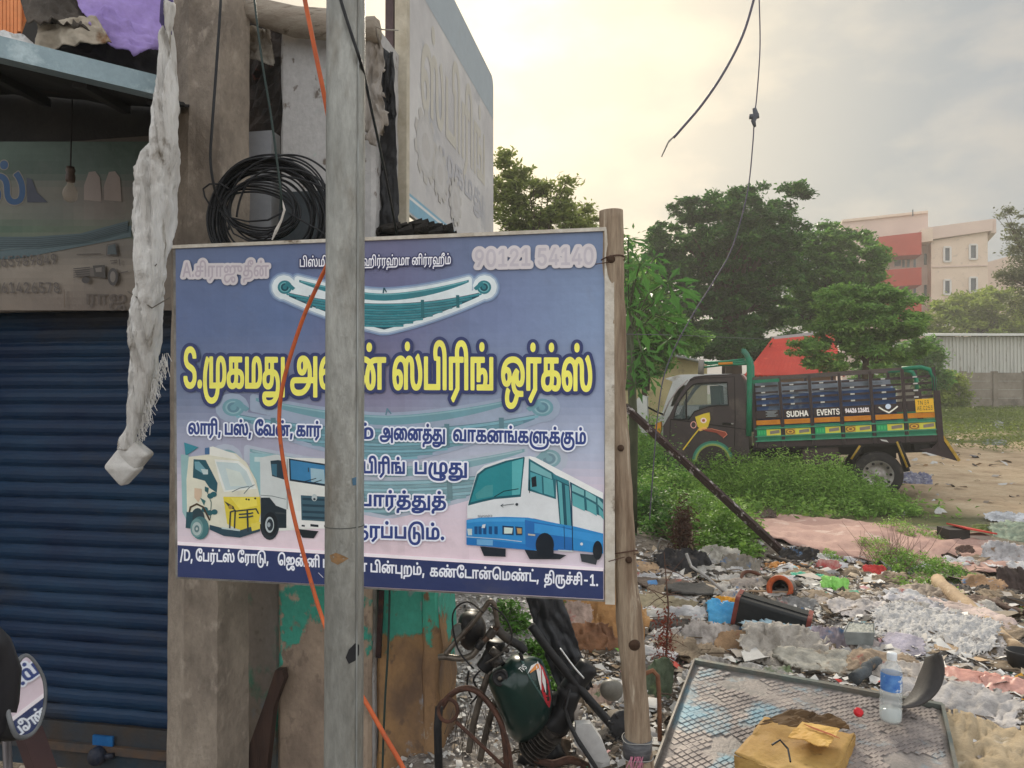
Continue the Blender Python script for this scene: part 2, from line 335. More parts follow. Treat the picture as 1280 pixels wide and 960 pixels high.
GLY={
' ':"",
',':"53,-175 96,102 196,102 120,-175",
'-':"482,351 482,270 163,270 163,351",
'.':"136,-6 109,-6q 70,32q 70,60 70,87q 109,125q 136,125 164,125q 202,87q 202,60 202,32q 164,-6q",
'/':"338,762 104,-109 22,-109 257,762",
'0':"324,-10 243,-10q 129,78q 69,245q 69,363 69,481q 130,648q 244,737q 324,737 405,737q 519,648q 579,481q 579,363 579,245q 520,78q 406,-10q;324,71 377,71q 452,140q 490,271q 490,363 490,457q 452,587q 377,657q 324,657 271,657q 197,587q 158,457q 158,363 158,271q 197,140q 271,71q",
'1':"110,0 110,78 560,78 560,0;396,728 396,0 305,0 305,642 300,642 124,511 124,611 282,728",
102:"499,-12 438,-12q 342,26q 286,100q 286,152 286,206q 343,285q 468,328q 569,328 694,328 781,328q 903,280q 979,198q 1014,95q 1014,40 1014,-40q 965,-160q 879,-245q 765,-297q 634,-321q 566,-321 537,-321 431,-321q 273,-268q 164,-177q 98,-61q 68,67q 68,130 68,151 68,233q 108,377q 172,502q 207,554 280,510 240,454q 184,335q 154,212q 154,150 154,131 154,56q 199,-79q 293,-184q 443,-244q 548,-244 560,-244 645,-244q 780,-208q 875,-137q 926,-30q 926,41 926,116q 864,212q 755,258q 686,258 562,258 511,258q 440,246q 415,232 393,219q 372,182q 372,153 372,107q 448,60q 506,60 550,60q 613,87q 648,154q 648,213 648,482 476,482 476,302 397,286 397,554 920,554 920,482 733,482 733,226 733,159q 710,83q 689,57 658,19q 561,-12q",
116:"424,-297 342,-297q 211,-229q 119,-98q 71,92q 71,214 71,242 71,363q 119,556q 208,700q 329,795q 475,843q 557,843 639,843q 760,801q 804,763 839,734q 887,659q 915,565q 928,449q 928,377 928,0 842,0 842,334 842,418q 826,565q 778,681q 730,717 699,741q 612,768q 554,768 494,768q 378,730q 278,651q 201,524q 157,346q 157,229 157,112q 193,-59q 262,-169q 360,-222q 421,-222 480,-222q 566,-186q 621,-116q 648,-14q 648,53 648,126q 622,211q 573,247q 538,247 508,247q 456,222q 436,207 437,281 455,295q 514,319q 553,319 607,319q 690,265q 736,152q 736,62 736,-39q 689,-177q 604,-260q 491,-297q;355,0 355,554 442,554 442,0",
121:"261,-12 201,-12q 105,26q 49,100q 49,152 49,206q 106,285q 230,328q 332,328 477,328 564,328q 700,285q 777,185q 777,98 777,31q 727,-60q 681,-94 648,-117q 565,-145q 457,-156q 385,-156 272,-156 230,-156q 184,-168q 167,-179 151,-190q 133,-230q 133,-263 133,-278q 135,-305q 136,-317 54,-321 51,-303q 47,-260q 47,-243 47,-199q 79,-138q 104,-119 122,-106q 161,-91q 212,-84q 245,-84 354,-84 443,-84q 557,-69q 627,-38q 650,-13 670,9q 691,68q 691,105 691,154q 652,214q 587,246q 508,258q 467,258 325,258 274,258q 203,246q 178,232 156,219q 135,182q 135,153 135,107q 211,60q 269,60 313,60q 376,87q 411,154q 411,213 411,482 239,482 239,302 160,286 160,554 683,554 683,482 496,482 496,226 496,159q 473,83q 452,57 421,19q 324,-12q;657,843 743,843q 833,774q 833,718 833,655q 757,594q 702,594 644,594q 574,653q 574,705 574,728q 593,790q 620,818 671,796 655,777q 640,738q 640,719 640,697q 656,669q 684,656q 702,656 731,656q 763,688q 763,713 763,748q 707,780q 663,780 655,780q 633,779q 624,778 547,770q 475,685q 475,626 475,598q 489,553q 501,535 417,529 408,549q 398,597q 398,624 398,668q 429,747q 492,808q 590,843q",
122:"261,-12 201,-12q 105,26q 49,100q 49,153 49,206q 106,285q 230,328q 332,328 486,328 553,328q 660,293q 736,224q 776,123q 776,58 776,16q 758,-59q 742,-90 717,-151 679,-206q 563,-282q 409,-321q 313,-321 300,-321 230,-321q 110,-290q 38,-222q 38,-167 38,-145q 54,-113q 69,-103 83,-93q 121,-84q 164,-84 935,-84 935,-156 686,-156 620,-156 156,-156 144,-156q 121,-163q 121,-180 121,-209q 208,-248q 297,-248 310,-248 383,-248q 497,-226q 585,-183q 617,-152 652,-90 664,-69q 679,-23q 687,27q 687,55 687,125q 635,215q 538,258q 472,258 325,258 274,258q 203,246q 178,232 156,219q 135,182q 135,153 135,107q 211,60q 269,60 313,60q 376,87q 411,154q 411,213 411,482 239,482 239,302 160,286 160,554 683,554 683,482 496,482 496,226 496,159q 473,83q 452,57 421,19q 324,-12q;917,-156 917,554 1003,554 1003,-156",
131:"604,-283 604,0 88,0 88,554 174,554 174,72 604,72 604,554 690,554 690,-283",
134:"422,-283 343,-283q 212,-233q 119,-133q 68,16q 68,115 68,148 68,229q 108,377q 172,505q 206,554 280,510 220,430q 154,238q 154,137 154,121 154,31q 195,-94q 267,-171q 365,-206q 422,-206 503,-206q 610,-155q 668,-59q 674,8 758,8 753,-77q 675,-209q 529,-283q;854,566 929,566q 1025,489q 1071,352q 1071,262 1071,192q 1041,92q 1008,60 985,37q 925,11q 844,0q 786,0 362,0 362,554 448,554 448,72 674,72 674,355 674,417q 697,490q 719,515 742,540q 806,566q;852,494 835,494q 803,483q 792,471 776,453q 760,400q 760,338 760,72 807,72 875,72q 951,110q 983,196q 983,267 983,331q 956,433q 899,494q",
140:"820,319 874,319q 956,262q 1002,154q 1002,78 1002,-29q 929,-181q 803,-276q 642,-321q 554,-321 534,-321 431,-321q 275,-270q 166,-181q 99,-67q 68,62q 68,127 68,146 68,229q 106,372q 169,498q 206,554 280,510 222,425q 154,249q 154,143 154,126 154,53q 197,-80q 290,-184q 437,-244q 541,-244 552,-244 661,-244q 824,-174q 914,-31q 914,77 914,134q 889,209q 840,247q 805,247 777,247q 728,225q 708,211 708,284 727,298q 783,319q;361,0 361,554 883,554 883,482 708,482 708,0 622,0 622,482 447,482 447,0",
15:"766,64 724,64q 653,92q 611,154q 611,203 611,226q 624,282q 640,299 652,295 599,266q 547,184q 547,134 547,98q 567,43q 586,23 606,2q 661,-25q 740,-37q 796,-37 876,-37 876,-108 790,-108 738,-108q 678,-100q 656,-94 585,-74q 502,-7q 466,79q 466,126 466,175q 505,261q 578,333q 627,358 708,319 696,294q 683,249q 683,221 683,186q 716,135q 765,135 793,135q 829,164q 848,214q 848,245 848,322q 762,432q 607,490q 503,490 411,490q 267,457q 170,393q 146,347 135,305 134,295q 131,277q 131,268 131,223q 159,162q 208,132q 239,132 274,132q 316,178q 316,221 316,265q 269,312q 230,312 202,312q 148,285q 125,262 143,348 166,365q 223,382q 250,382 294,382q 361,346q 398,278q 398,229 398,178q 359,104q 286,64q 234,64 187,64q 103,111q 52,202q 52,269 52,335q 111,439q 158,475 203,509q 308,549q 431,566q 502,566 629,566q 810,497q 866,435 901,398q 933,303q 933,256 933,223q 918,155q 880,98q 816,64q;409,-321 355,-321q 263,-284q 208,-206q 208,-145 208,-105q 237,-19q 268,19 342,-17 317,-54q 295,-112q 295,-144 295,-185q 330,-231q 385,-248q 416,-248 461,-248q 524,-217q 572,-162q 593,-128 602,-111q 630,-72q 637,-64 713,-95 703,-105q 681,-140q 674,-153 647,-206q 576,-282q 478,-321q",
150:"1252,319 1308,319q 1390,263q 1435,162q 1435,94 1435,20q 1392,-100q 1312,-192q 1197,-258q 1051,-301q 880,-321q 783,-321 737,-321 577,-321q 347,-267q 194,-173q 105,-52q 68,85q 68,153 68,178 68,243q 103,377q 162,502q 196,554 270,510 232,453q 180,339q 154,228q 154,175 154,161 154,91q 192,-32q 276,-132q 414,-205q 613,-244q 748,-244 771,-244 863,-244q 1019,-227q 1147,-193q 1245,-138q 1313,-64q 1347,33q 1347,93 1347,166q 1291,247q 1240,247 1209,247q 1155,222q 1135,207 1136,281 1155,295q 1213,319q;507,-12 454,-12q 366,41q 315,153q 315,243 315,325q 364,446q 450,526q 558,566q 616,566 660,566q 730,549q 788,518q 813,497 800,401 765,445q 676,492q 613,492 546,492q 448,425q 394,310q 394,237 394,170q 425,91q 478,56q 511,56 538,56q 577,79q 598,123q 598,155 598,205q 546,258q 505,258 465,258q 395,216q 366,184 351,248 381,283q 470,328q 519,328 591,328q 680,240q 680,165 680,110q 638,30q 561,-12q;795,0 795,416 807,494 807,554 1311,554 1311,482 1141,482 1141,0 1055,0 1055,482 881,482 881,0",
153:"849,-46 885,-46q 941,-71q 972,-118q 972,-152 972,-194q 934,-253q 869,-291q 786,-312q 695,-321q 651,-321 607,-321 506,-321q 337,-285q 206,-212q 115,-103q 68,43q 68,135 68,151 68,233q 108,377q 172,502q 206,554 281,510 241,454q 184,335q 154,212q 154,150 154,131 154,71q 183,-40q 248,-134q 355,-205q 511,-244q 616,-244 654,-244 695,-244q 778,-235q 847,-216q 888,-184q 888,-160 888,-137q 858,-116q 830,-116 796,-116q 728,-149q 709,-163 709,-90 727,-78q 799,-46q;674,-167 674,8 759,8 759,-167;854,566 929,566q 1025,489q 1071,352q 1071,262 1071,192q 1041,92q 1008,60 985,37q 925,11q 844,0q 786,0 362,0 362,554 448,554 448,72 674,72 674,355 674,417q 697,490q 719,515 742,540q 806,566q;852,494 835,494q 803,483q 792,471 776,453q 760,400q 760,338 760,72 807,72 875,72q 951,110q 983,196q 983,267 983,331q 956,433q 899,494q",
161:"1320,566 1396,566q 1501,490q 1555,347q 1555,244 1555,122q 1493,-33q 1440,-77 1402,-108q 1306,-143q 1197,-156q 1138,-156 272,-156 230,-156q 184,-168q 167,-179 151,-190q 133,-230q 133,-263 133,-278q 135,-305q 136,-317 54,-321 51,-303q 47,-260q 47,-243 47,-199q 79,-138q 104,-119 122,-106q 161,-91q 212,-84q 245,-84 1116,-84 1209,-84q 1341,-57q 1426,13q 1466,144q 1466,247 1466,338q 1427,446q 1358,494q 1314,494 1287,494q 1241,477q 1224,458 1204,435q 1188,373q 1188,319 1188,0 1102,0 1102,321 1102,370q 1092,439q 1077,461 1067,476q 1035,494q 1012,494 989,494q 958,477q 947,463 931,441q 922,372q 922,328 922,0 836,0 836,341 836,390q 845,456q 869,504q 889,524 910,545q 968,566q 1005,566 1044,566q 1104,538q 1148,483q 1161,443 1140,450 1151,483q 1198,536q 1271,566q;249,-12 196,-12q 108,41q 57,153q 57,243 57,350q 142,494q 282,566q 364,566 440,566q 549,521q 618,442q 651,339q 651,280 651,216q 623,116q 603,72 869,72 867,0 515,0 511,63 534,98q 563,201q 563,269 563,340q 513,440q 422,492q 360,492 290,492q 190,425q 136,310q 136,237 136,170q 167,91q 220,56q 253,56 279,56q 318,79q 340,123q 340,155 340,205q 288,258q 247,258 207,258q 137,216q 108,184 93,248 123,283q 212,328q 261,328 333,328q 422,240q 422,165 422,110q 380,30q 303,-12q;1451,843 1537,843q 1627,774q 1627,718 1627,655q 1551,594q 1496,594 1438,594q 1368,653q 1368,705 1368,728q 1387,790q 1414,818 1465,796 1449,777q 1434,738q 1434,719 1434,697q 1450,669q 1478,656q 1496,656 1525,656q 1557,688q 1557,713 1557,748q 1501,780q 1457,780 1449,780q 1427,779q 1418,778 1341,770q 1269,685q 1269,626 1269,598q 1283,553q 1295,535 1211,529 1202,549q 1192,597q 1192,624 1192,668q 1223,747q 1286,808q 1384,843q",
18:"261,-12 201,-12q 105,26q 49,100q 49,152 49,206q 106,285q 230,328q 332,328 512,328 564,328q 640,318q 697,297q 720,279 746,259q 776,194q 776,152 776,76q 685,-8q 602,-8 579,-8q 525,-2q 502,5 521,72 536,68q 575,62q 594,62 641,62q 690,108q 690,156 690,190q 660,231q 611,251q 550,258q 519,258 325,258 274,258q 203,246q 178,232 156,219q 135,182q 135,153 135,107q 211,60q 269,60 313,60q 376,87q 411,153q 411,213 411,482 239,482 239,302 160,286 160,554 683,554 683,482 496,482 496,226 496,159q 473,83q 452,57 421,19q 324,-12q",
'2':"92,0 92,67 334,329 375,373q 428,439q 456,500q 456,533 456,571q 419,627q 358,657q 319,657 277,657q 216,623q 183,562q 183,521 94,521 94,585q 154,683q 256,737q 321,737 386,737q 486,683q 543,591q 543,534 543,495q 515,420q 444,325q 379,257 220,87 220,82 556,82 556,0",
20:"261,-12 201,-12q 105,26q 49,100q 49,152 49,206q 106,285q 230,328q 332,328 683,328 683,258 325,258 274,258q 203,246q 178,232 156,219q 135,182q 135,153 135,107q 211,60q 269,60 313,60q 376,87q 411,154q 411,213 411,482 239,482 239,302 160,286 160,554 683,554 683,482 496,482 496,226 496,159q 473,83q 452,57 421,19q 324,-12q",
21:"331,566 404,566q 495,528q 546,470q 559,439 541,430 556,473q 607,534q 681,566q 729,566 804,566q 906,507q 959,403q 959,335 959,268q 919,174q 883,143 845,110q 738,76q 611,63q 542,63 448,63 382,63q 281,55q 210,31q 187,8 168,-11q 151,-61q 151,-93 151,-151q 195,-219q 260,-248q 292,-248 336,-248q 400,-223q 452,-177q 478,-148 520,-101q 596,-39q 687,-7q 751,-7 787,-7q 856,-26q 912,-67q 946,-130q 946,-174 946,-218q 905,-285q 833,-321q 787,-321 744,-321q 683,-297q 644,-256q 625,-206q 625,-181 625,-134q 671,-70q 705,-41 772,-55 738,-80q 707,-136q 707,-168 707,-202q 744,-252q 789,-252 807,-252q 842,-237q 865,-203q 865,-173 865,-143q 841,-106q 801,-85q 755,-77q 733,-77 718,-77q 689,-80q 675,-83 652,-90q 609,-119q 569,-160q 549,-184 516,-225q 443,-287q 355,-321q 297,-321 215,-321q 111,-258q 63,-154q 63,-95 63,-40q 100,39q 131,65 166,94q 260,124q 372,135q 432,135 521,135 597,135q 713,145q 797,172q 823,196 848,219q 871,287q 871,334 871,387q 833,457q 767,493q 726,493 697,493q 652,476q 635,457 616,434q 600,373q 600,319 600,205 513,205 513,293 513,341q 494,417q 453,469q 385,496q 337,496 306,496q 272,491q 252,484 217,470 190,456q 157,417q 142,372q 142,348 142,305q 185,252q 234,252 273,252q 322,296q 322,335 322,370q 285,421q 220,448q 178,448 242,494 288,490q 361,451q 404,386q 404,342 404,270q 311,184q 235,184 179,184q 102,227q 63,300q 63,345 63,415q 137,514q 260,566q",
23:"88,0 88,554 174,554 174,72 676,72 676,0",
25:"261,-12 201,-12q 105,26q 49,100q 49,152 49,206q 106,285q 230,328q 332,328 477,328 564,328q 700,285q 777,185q 777,98 777,31q 727,-60q 681,-94 648,-117q 565,-145q 457,-156q 385,-156 272,-156 230,-156q 184,-168q 167,-179 151,-190q 133,-230q 133,-263 133,-278q 135,-305q 136,-317 54,-321 51,-303q 47,-260q 47,-243 47,-199q 79,-138q 104,-119 122,-106q 161,-91q 212,-84q 245,-84 354,-84 443,-84q 557,-69q 627,-38q 650,-13 670,9q 691,68q 691,105 691,154q 652,214q 587,246q 508,258q 467,258 325,258 274,258q 203,246q 178,232 156,219q 135,182q 135,153 135,107q 211,60q 269,60 313,60q 376,87q 411,154q 411,213 411,482 239,482 239,302 160,286 160,554 683,554 683,482 496,482 496,226 496,159q 473,83q 452,57 421,19q 324,-12q",
27:"249,-12 196,-12q 108,41q 57,153q 57,243 57,342q 144,487q 302,566q 408,566 456,566q 543,551q 623,520q 662,495 708,453 761,406q 825,271q 825,189 825,122q 786,33q 713,-12q 663,-12 605,-12q 532,40q 497,129q 497,186 497,239q 520,333q 566,417q 600,454 650,495 680,513q 748,539q 845,554q 918,554 1217,554 1217,482 1047,482 1047,0 961,0 961,482 895,482 862,482q 804,477q 752,466q 704,446q 681,430 648,409q 604,332q 581,237q 581,189 581,120q 623,56q 660,56 691,56q 726,94q 740,152q 740,182 740,261q 679,388q 621,433 574,466q 462,492q 398,492 324,492q 214,438q 149,344q 139,283 138,268q 136,241q 136,233 136,168q 167,90q 220,56q 253,56 280,56q 319,79q 340,123q 340,155 340,205q 288,258q 247,258 207,258q 137,216q 108,184 93,248 123,283q 212,328q 261,328 333,328q 422,240q 422,165 422,110q 380,30q 303,-12q",
28:"88,0 88,554 174,554 174,72 604,72 604,554 690,554 690,0",
29:"580,566 655,566q 751,489q 797,352q 797,262 797,192q 767,92q 734,60 711,37q 651,11q 570,0q 512,0 88,0 88,554 174,554 174,72 400,72 400,355 400,417q 423,490q 445,515 468,540q 532,566q;578,494 561,494q 529,483q 518,471 502,453q 486,400q 486,338 486,72 533,72 601,72q 677,110q 709,196q 709,267 709,331q 682,433q 625,494q",
'3':"310,-10 244,-10q 134,36q 65,123q 61,184 156,184 160,147q 202,97q 270,72q 311,72 355,72q 427,102q 468,162q 468,206 468,245q 432,311q 352,352q 286,352 226,352 226,426 410,640 410,646 97,646 97,728 532,728 532,660 303,396 303,411 382,419q 498,365q 561,266q 561,205 561,143q 496,45q 383,-10q",
31:"231,-212 174,-159 367,24 367,482 174,482 174,0 88,0 88,554 623,554 623,482 453,482 453,0",
32:"570,566 646,566q 751,490q 805,347q 805,244 805,122q 743,-33q 690,-77 652,-108q 556,-143q 447,-156q 388,-156 270,-156 228,-156q 182,-168q 165,-179 149,-190q 131,-230q 131,-263 131,-278q 133,-305q 134,-317 52,-321 49,-303q 45,-260q 45,-243 45,-199q 77,-138q 102,-119 120,-106q 159,-91q 210,-84q 243,-84 366,-84 459,-84q 591,-57q 676,13q 716,144q 716,247 716,338q 677,446q 608,494q 563,494 537,494q 491,477q 474,458 454,435q 438,373q 438,319 438,0 352,0 352,321 352,370q 342,439q 327,461 317,476q 285,494q 262,494 239,494q 208,477q 197,463 181,441q 172,371q 172,327 172,0 86,0 86,341 86,390q 95,456q 119,504q 139,524 160,545q 218,566q 255,566 294,566q 354,538q 398,483q 411,443 390,450 401,483q 448,536q 521,566q",
33:"249,-12 196,-12q 108,40q 57,153q 57,242 57,323q 105,445q 189,526q 298,566q 359,566 407,566q 507,540q 545,502 573,475q 604,405q 617,313q 617,252 617,217q 624,159q 642,113q 658,95 673,79q 715,62q 744,62 777,62q 831,94q 863,170q 863,237 863,303q 831,415q 774,508q 738,547 816,600 878,521q 950,347q 950,244 950,159q 901,45q 807,-12q 737,-12 694,-12q 623,13q 597,38 565,68q 531,174q 530,250 530,286q 522,362q 498,431q 472,455 452,473q 396,492q 355,492 286,492q 188,425q 136,308q 136,232 136,168q 167,90q 220,56q 253,56 280,56q 319,79q 340,123q 340,155 340,205q 288,258q 247,258 207,258q 137,216q 108,184 93,248 123,283q 212,328q 261,328 333,328q 422,240q 422,165 422,110q 380,30q 303,-12q",
36:"249,-12 196,-12q 108,41q 57,153q 57,243 57,350q 142,494q 282,566q 364,566 440,566q 549,521q 618,442q 651,339q 651,280 651,216q 623,116q 603,72 870,72 870,554 956,554 956,0 515,0 511,63 534,98q 563,201q 563,269 563,340q 513,440q 422,492q 360,492 290,492q 190,425q 136,310q 136,237 136,170q 167,91q 220,56q 253,56 279,56q 318,79q 340,123q 340,155 340,205q 288,258q 247,258 207,258q 137,216q 108,184 93,248 123,283q 212,328q 261,328 333,328q 422,240q 422,165 422,110q 380,30q 303,-12q",
'4':"59,148 59,224 349,728 440,728 157,235 157,229 589,229 589,148;402,0 402,170 402,206 402,454 490,454 490,0",
40:"1320,566 1396,566q 1501,490q 1555,347q 1555,244 1555,122q 1493,-33q 1440,-77 1402,-108q 1306,-143q 1197,-156q 1138,-156 272,-156 230,-156q 184,-168q 167,-179 151,-190q 133,-230q 133,-263 133,-278q 135,-305q 136,-317 54,-321 51,-303q 47,-260q 47,-243 47,-199q 79,-138q 104,-119 122,-106q 161,-91q 212,-84q 245,-84 1116,-84 1209,-84q 1341,-57q 1426,13q 1466,144q 1466,247 1466,338q 1427,446q 1358,494q 1314,494 1287,494q 1241,477q 1224,458 1204,435q 1188,373q 1188,319 1188,0 1102,0 1102,321 1102,370q 1092,439q 1077,461 1067,476q 1035,494q 1012,494 989,494q 958,477q 947,463 931,441q 922,372q 922,328 922,0 836,0 836,341 836,390q 845,456q 869,504q 889,524 910,545q 968,566q 1005,566 1044,566q 1104,538q 1148,483q 1161,443 1140,450 1151,483q 1198,536q 1271,566q;249,-12 196,-12q 108,41q 57,153q 57,243 57,350q 142,494q 282,566q 364,566 440,566q 549,521q 618,442q 651,339q 651,280 651,216q 623,116q 603,72 869,72 867,0 515,0 511,63 534,98q 563,201q 563,269 563,340q 513,440q 422,492q 360,492 290,492q 190,425q 136,310q 136,237 136,170q 167,91q 220,56q 253,56 279,56q 318,79q 340,123q 340,155 340,205q 288,258q 247,258 207,258q 137,216q 108,184 93,248 123,283q 212,328q 261,328 333,328q 422,240q 422,165 422,110q 380,30q 303,-12q",
41:"88,0 88,554 623,554 623,482 453,482 453,0 367,0 367,482 174,482 174,0",
42:"-79,843 -25,843q 64,808q 98,773 121,750q 155,681q 174,572q 174,489 174,0 88,0 88,471 88,543q 75,637q 51,698q 34,718 13,744q -46,768q -81,768 -124,768q -184,735q -215,676q -215,637 -215,609q -199,544q -182,515 -273,515 -286,545q -301,605q -301,636 -301,690q -265,768q -203,818q -123,843q",
44:"294,217 236,217q 161,254q 119,313q 102,383q 102,416 102,456q 112,515q 118,534 200,519 194,497q 187,452q 187,419 187,361q 235,290q 290,290 320,290q 359,313q 378,354q 378,379 378,404q 360,441q 344,454 328,468q 274,482q 210,482 -219,482 -219,554 228,554 296,554q 377,532q 405,509 431,487q 463,424q 463,378 463,341q 438,281q 393,239q 331,217q",
46:"400,-12 325,-12q 200,46q 107,152q 57,302q 57,393 57,505q 130,673q 251,786q 399,843q 475,843 555,843q 667,803q 707,768 745,735q 791,644q 813,512q 813,415 813,0 727,0 727,365 727,457q 713,587q 679,678q 648,709 620,738q 534,768q 475,768 424,768q 308,728q 207,638q 143,492q 143,385 143,323q 168,222q 214,144q 276,90q 313,75 329,71 349,64q 390,58q 411,58 462,58q 523,115q 523,173 523,218q 474,277q 430,277 387,277q 335,221q 335,171 335,135q 359,69q 384,43 326,27 299,53q 257,132q 257,192 257,234q 295,305q 373,349q 432,349 481,349q 557,308q 602,229q 602,173 602,108q 547,26q 456,-12q",
47:"451,-12 370,-12q 227,43q 118,151q 56,311q 56,415 56,519q 121,679q 236,788q 388,843q 475,843 535,843q 634,807q 693,730q 693,667 693,615q 649,542q 573,504q 524,504 473,504q 401,543q 363,612q 363,656 363,700q 401,770q 427,792 484,774 462,749q 443,695q 443,665 443,620q 489,574q 526,574 567,574q 612,627q 612,667 612,703q 577,749q 518,772q 481,772 470,772q 440,772q 424,770 367,761q 266,710q 187,622q 142,499q 142,418 142,339q 182,216q 253,127q 346,74q 400,63 417,59q 451,58q 464,58 504,58q 564,83q 598,134q 598,173 598,217q 555,276q 510,276 471,276q 420,223q 420,171 420,135q 444,69q 468,43 406,27 379,53q 340,130q 340,185 340,231q 380,304q 456,346q 510,346 559,346q 635,306q 679,229q 679,173 679,108q 619,26q 516,-12q",
48:"249,-12 196,-12q 108,41q 57,153q 57,243 57,342q 144,487q 302,566q 408,566 456,566q 542,551q 622,521q 659,497 695,466 758,415q 825,271q 825,189 825,122q 786,33q 713,-12q 663,-12 605,-12q 532,40q 497,129q 497,186 497,245q 522,342q 567,423q 597,457 640,498 680,531q 774,566q 828,566 922,566q 1040,487q 1096,357q 1096,280 1096,211q 1069,104q 1028,21q 1005,-12 933,32 965,77q 1008,192q 1008,276 1008,342q 964,439q 881,492q 821,492 775,492q 708,468q 673,439 641,406q 600,328q 581,239q 581,189 581,120q 623,56q 660,56 691,56q 726,94q 740,152q 740,182 740,262q 679,388q 621,433 574,466q 462,492q 398,492 324,492q 214,438q 149,344q 139,283 138,268q 136,241q 136,233 136,168q 167,90q 221,56q 254,56 281,56q 319,79q 340,123q 340,155 340,205q 288,258q 247,258 207,258q 137,216q 108,184 93,248 123,283q 212,328q 261,328 333,328q 422,240q 422,165 422,110q 380,30q 303,-12q",
'5':"315,-10 251,-10q 150,41q 89,128q 87,184 177,184 180,151q 218,101q 279,72q 315,72 359,72q 428,113q 467,185q 467,231 467,278q 426,352q 355,395q 310,395 276,395q 207,373q 185,356 98,367 141,728 524,728 524,646 219,646 194,434 198,434 221,452q 289,476q 327,476 376,476q 461,440q 523,374q 558,285q 558,232 558,163q 495,53q 386,-10q",
'6':"324,-10 257,-10q 152,52q 93,161q 93,231 93,283q 138,398q 196,485 361,728 461,728 218,373 209,373 219,393q 256,427q 307,447q 336,447 402,447q 500,392q 555,292q 555,224 555,156q 495,51q 391,-10q;324,70 366,70q 430,110q 467,179q 467,224 467,270q 430,338q 366,377q 324,377 282,377q 217,339q 181,271q 181,226 181,180q 217,110q 282,70q",
6:"321,-124 224,-124q 94,-77q 29,6q 29,60 29,85q 51,133q 74,149 87,158q 117,170q 166,176q 206,176 953,176 956,104 217,104 186,104q 153,102q 137,96q 129,90 114,78q 114,56 114,7q 220,-51q 327,-51 344,-51 445,-51q 590,-4q 685,78q 709,130 713,149 722,174q 730,225q 730,251 730,309q 690,413q 607,484q 542,494 529,496q 506,497q 493,497 462,497q 410,475q 379,431q 379,397 379,360q 424,309q 465,309 503,309q 548,356q 548,400 548,433q 527,486q 501,510 558,527 576,512q 607,472q 626,423q 626,396 626,361q 605,304q 563,263q 502,241q 463,241 418,241q 344,275q 300,343q 300,393 300,455q 358,531q 451,566q 503,566 580,566q 697,514q 776,424q 816,312q 816,252 816,225q 810,174q 804,150 798,128 770,46q 639,-66q 454,-124q 342,-124;947,-154 947,554 1033,554 1033,-154",
'7':"139,0 462,640 462,646 89,646 89,728 559,728 559,641 236,0",
77:"261,-12 201,-12q 105,26q 49,100q 49,152 49,206q 106,285q 230,328q 332,328 512,328 564,328q 640,318q 697,297q 720,279 746,259q 776,194q 776,152 776,76q 685,-8q 602,-8 579,-8q 525,-2q 502,5 521,72 536,68q 575,62q 594,62 641,62q 690,108q 690,156 690,190q 660,231q 611,251q 550,258q 519,258 325,258 274,258q 203,246q 178,232 156,219q 135,182q 135,153 135,107q 211,60q 269,60 313,60q 376,87q 411,153q 411,213 411,482 239,482 239,302 160,286 160,554 683,554 683,482 496,482 496,226 496,159q 473,83q 452,57 421,19q 324,-12q;432,678 403,678q 365,715q 365,745 365,774q 403,812q 432,812 461,812q 499,774q 499,745 499,715q 461,678q",
78:"88,0 88,554 604,554 604,482 430,482 430,324 450,336q 514,362q 558,362 608,362q 680,324q 718,252q 718,201 718,165q 698,99q 682,72 804,72 804,0 344,0 344,72 595,72 612,97q 632,158q 632,192 632,245q 582,289q 543,289 511,289q 452,263q 430,246 430,144 344,144 344,482 174,482 174,0;733,0 733,72 870,72 870,554 956,554 956,0;522,678 493,678q 455,715q 455,745 455,774q 493,812q 522,812 551,812q 589,774q 589,745 589,715q 551,678q",
79:"261,-12 201,-12q 105,26q 49,100q 49,152 49,206q 106,285q 230,328q 332,328 683,328 683,258 325,258 274,258q 203,246q 178,232 156,219q 135,182q 135,153 135,107q 211,60q 269,60 313,60q 376,87q 411,154q 411,213 411,482 239,482 239,302 160,286 160,554 683,554 683,482 496,482 496,226 496,159q 473,83q 452,57 421,19q 324,-12q;432,678 403,678q 365,715q 365,745 365,774q 403,812q 432,812 461,812q 499,774q 499,745 499,715q 461,678q",
'8':"324,-10 250,-10q 137,42q 74,134q 74,193 74,239q 111,318q 176,371q 216,378 216,382 163,396q 101,486q 101,544 101,600q 158,687q 259,737q 324,737 388,737q 488,687q 546,600q 546,544 546,486q 483,396q 432,382 432,378 471,371q 536,318q 574,239q 574,193 574,134q 510,42q 397,-10q;324,71 372,71q 442,103q 481,160q 481,198 481,239q 440,301q 369,336q 324,336 278,336q 207,301q 166,239q 166,198 166,160q 204,103q 275,71q;324,414 362,414q 422,445q 457,500q 457,537 457,574q 423,627q 363,657q 324,657 284,657q 224,627q 190,574q 190,537 190,500q 224,445q 285,414q",
82:"88,0 88,554 174,554 174,72 676,72 676,0;347,678 318,678q 280,715q 280,745 280,774q 318,812q 347,812 376,812q 414,774q 414,745 414,715q 376,678q",
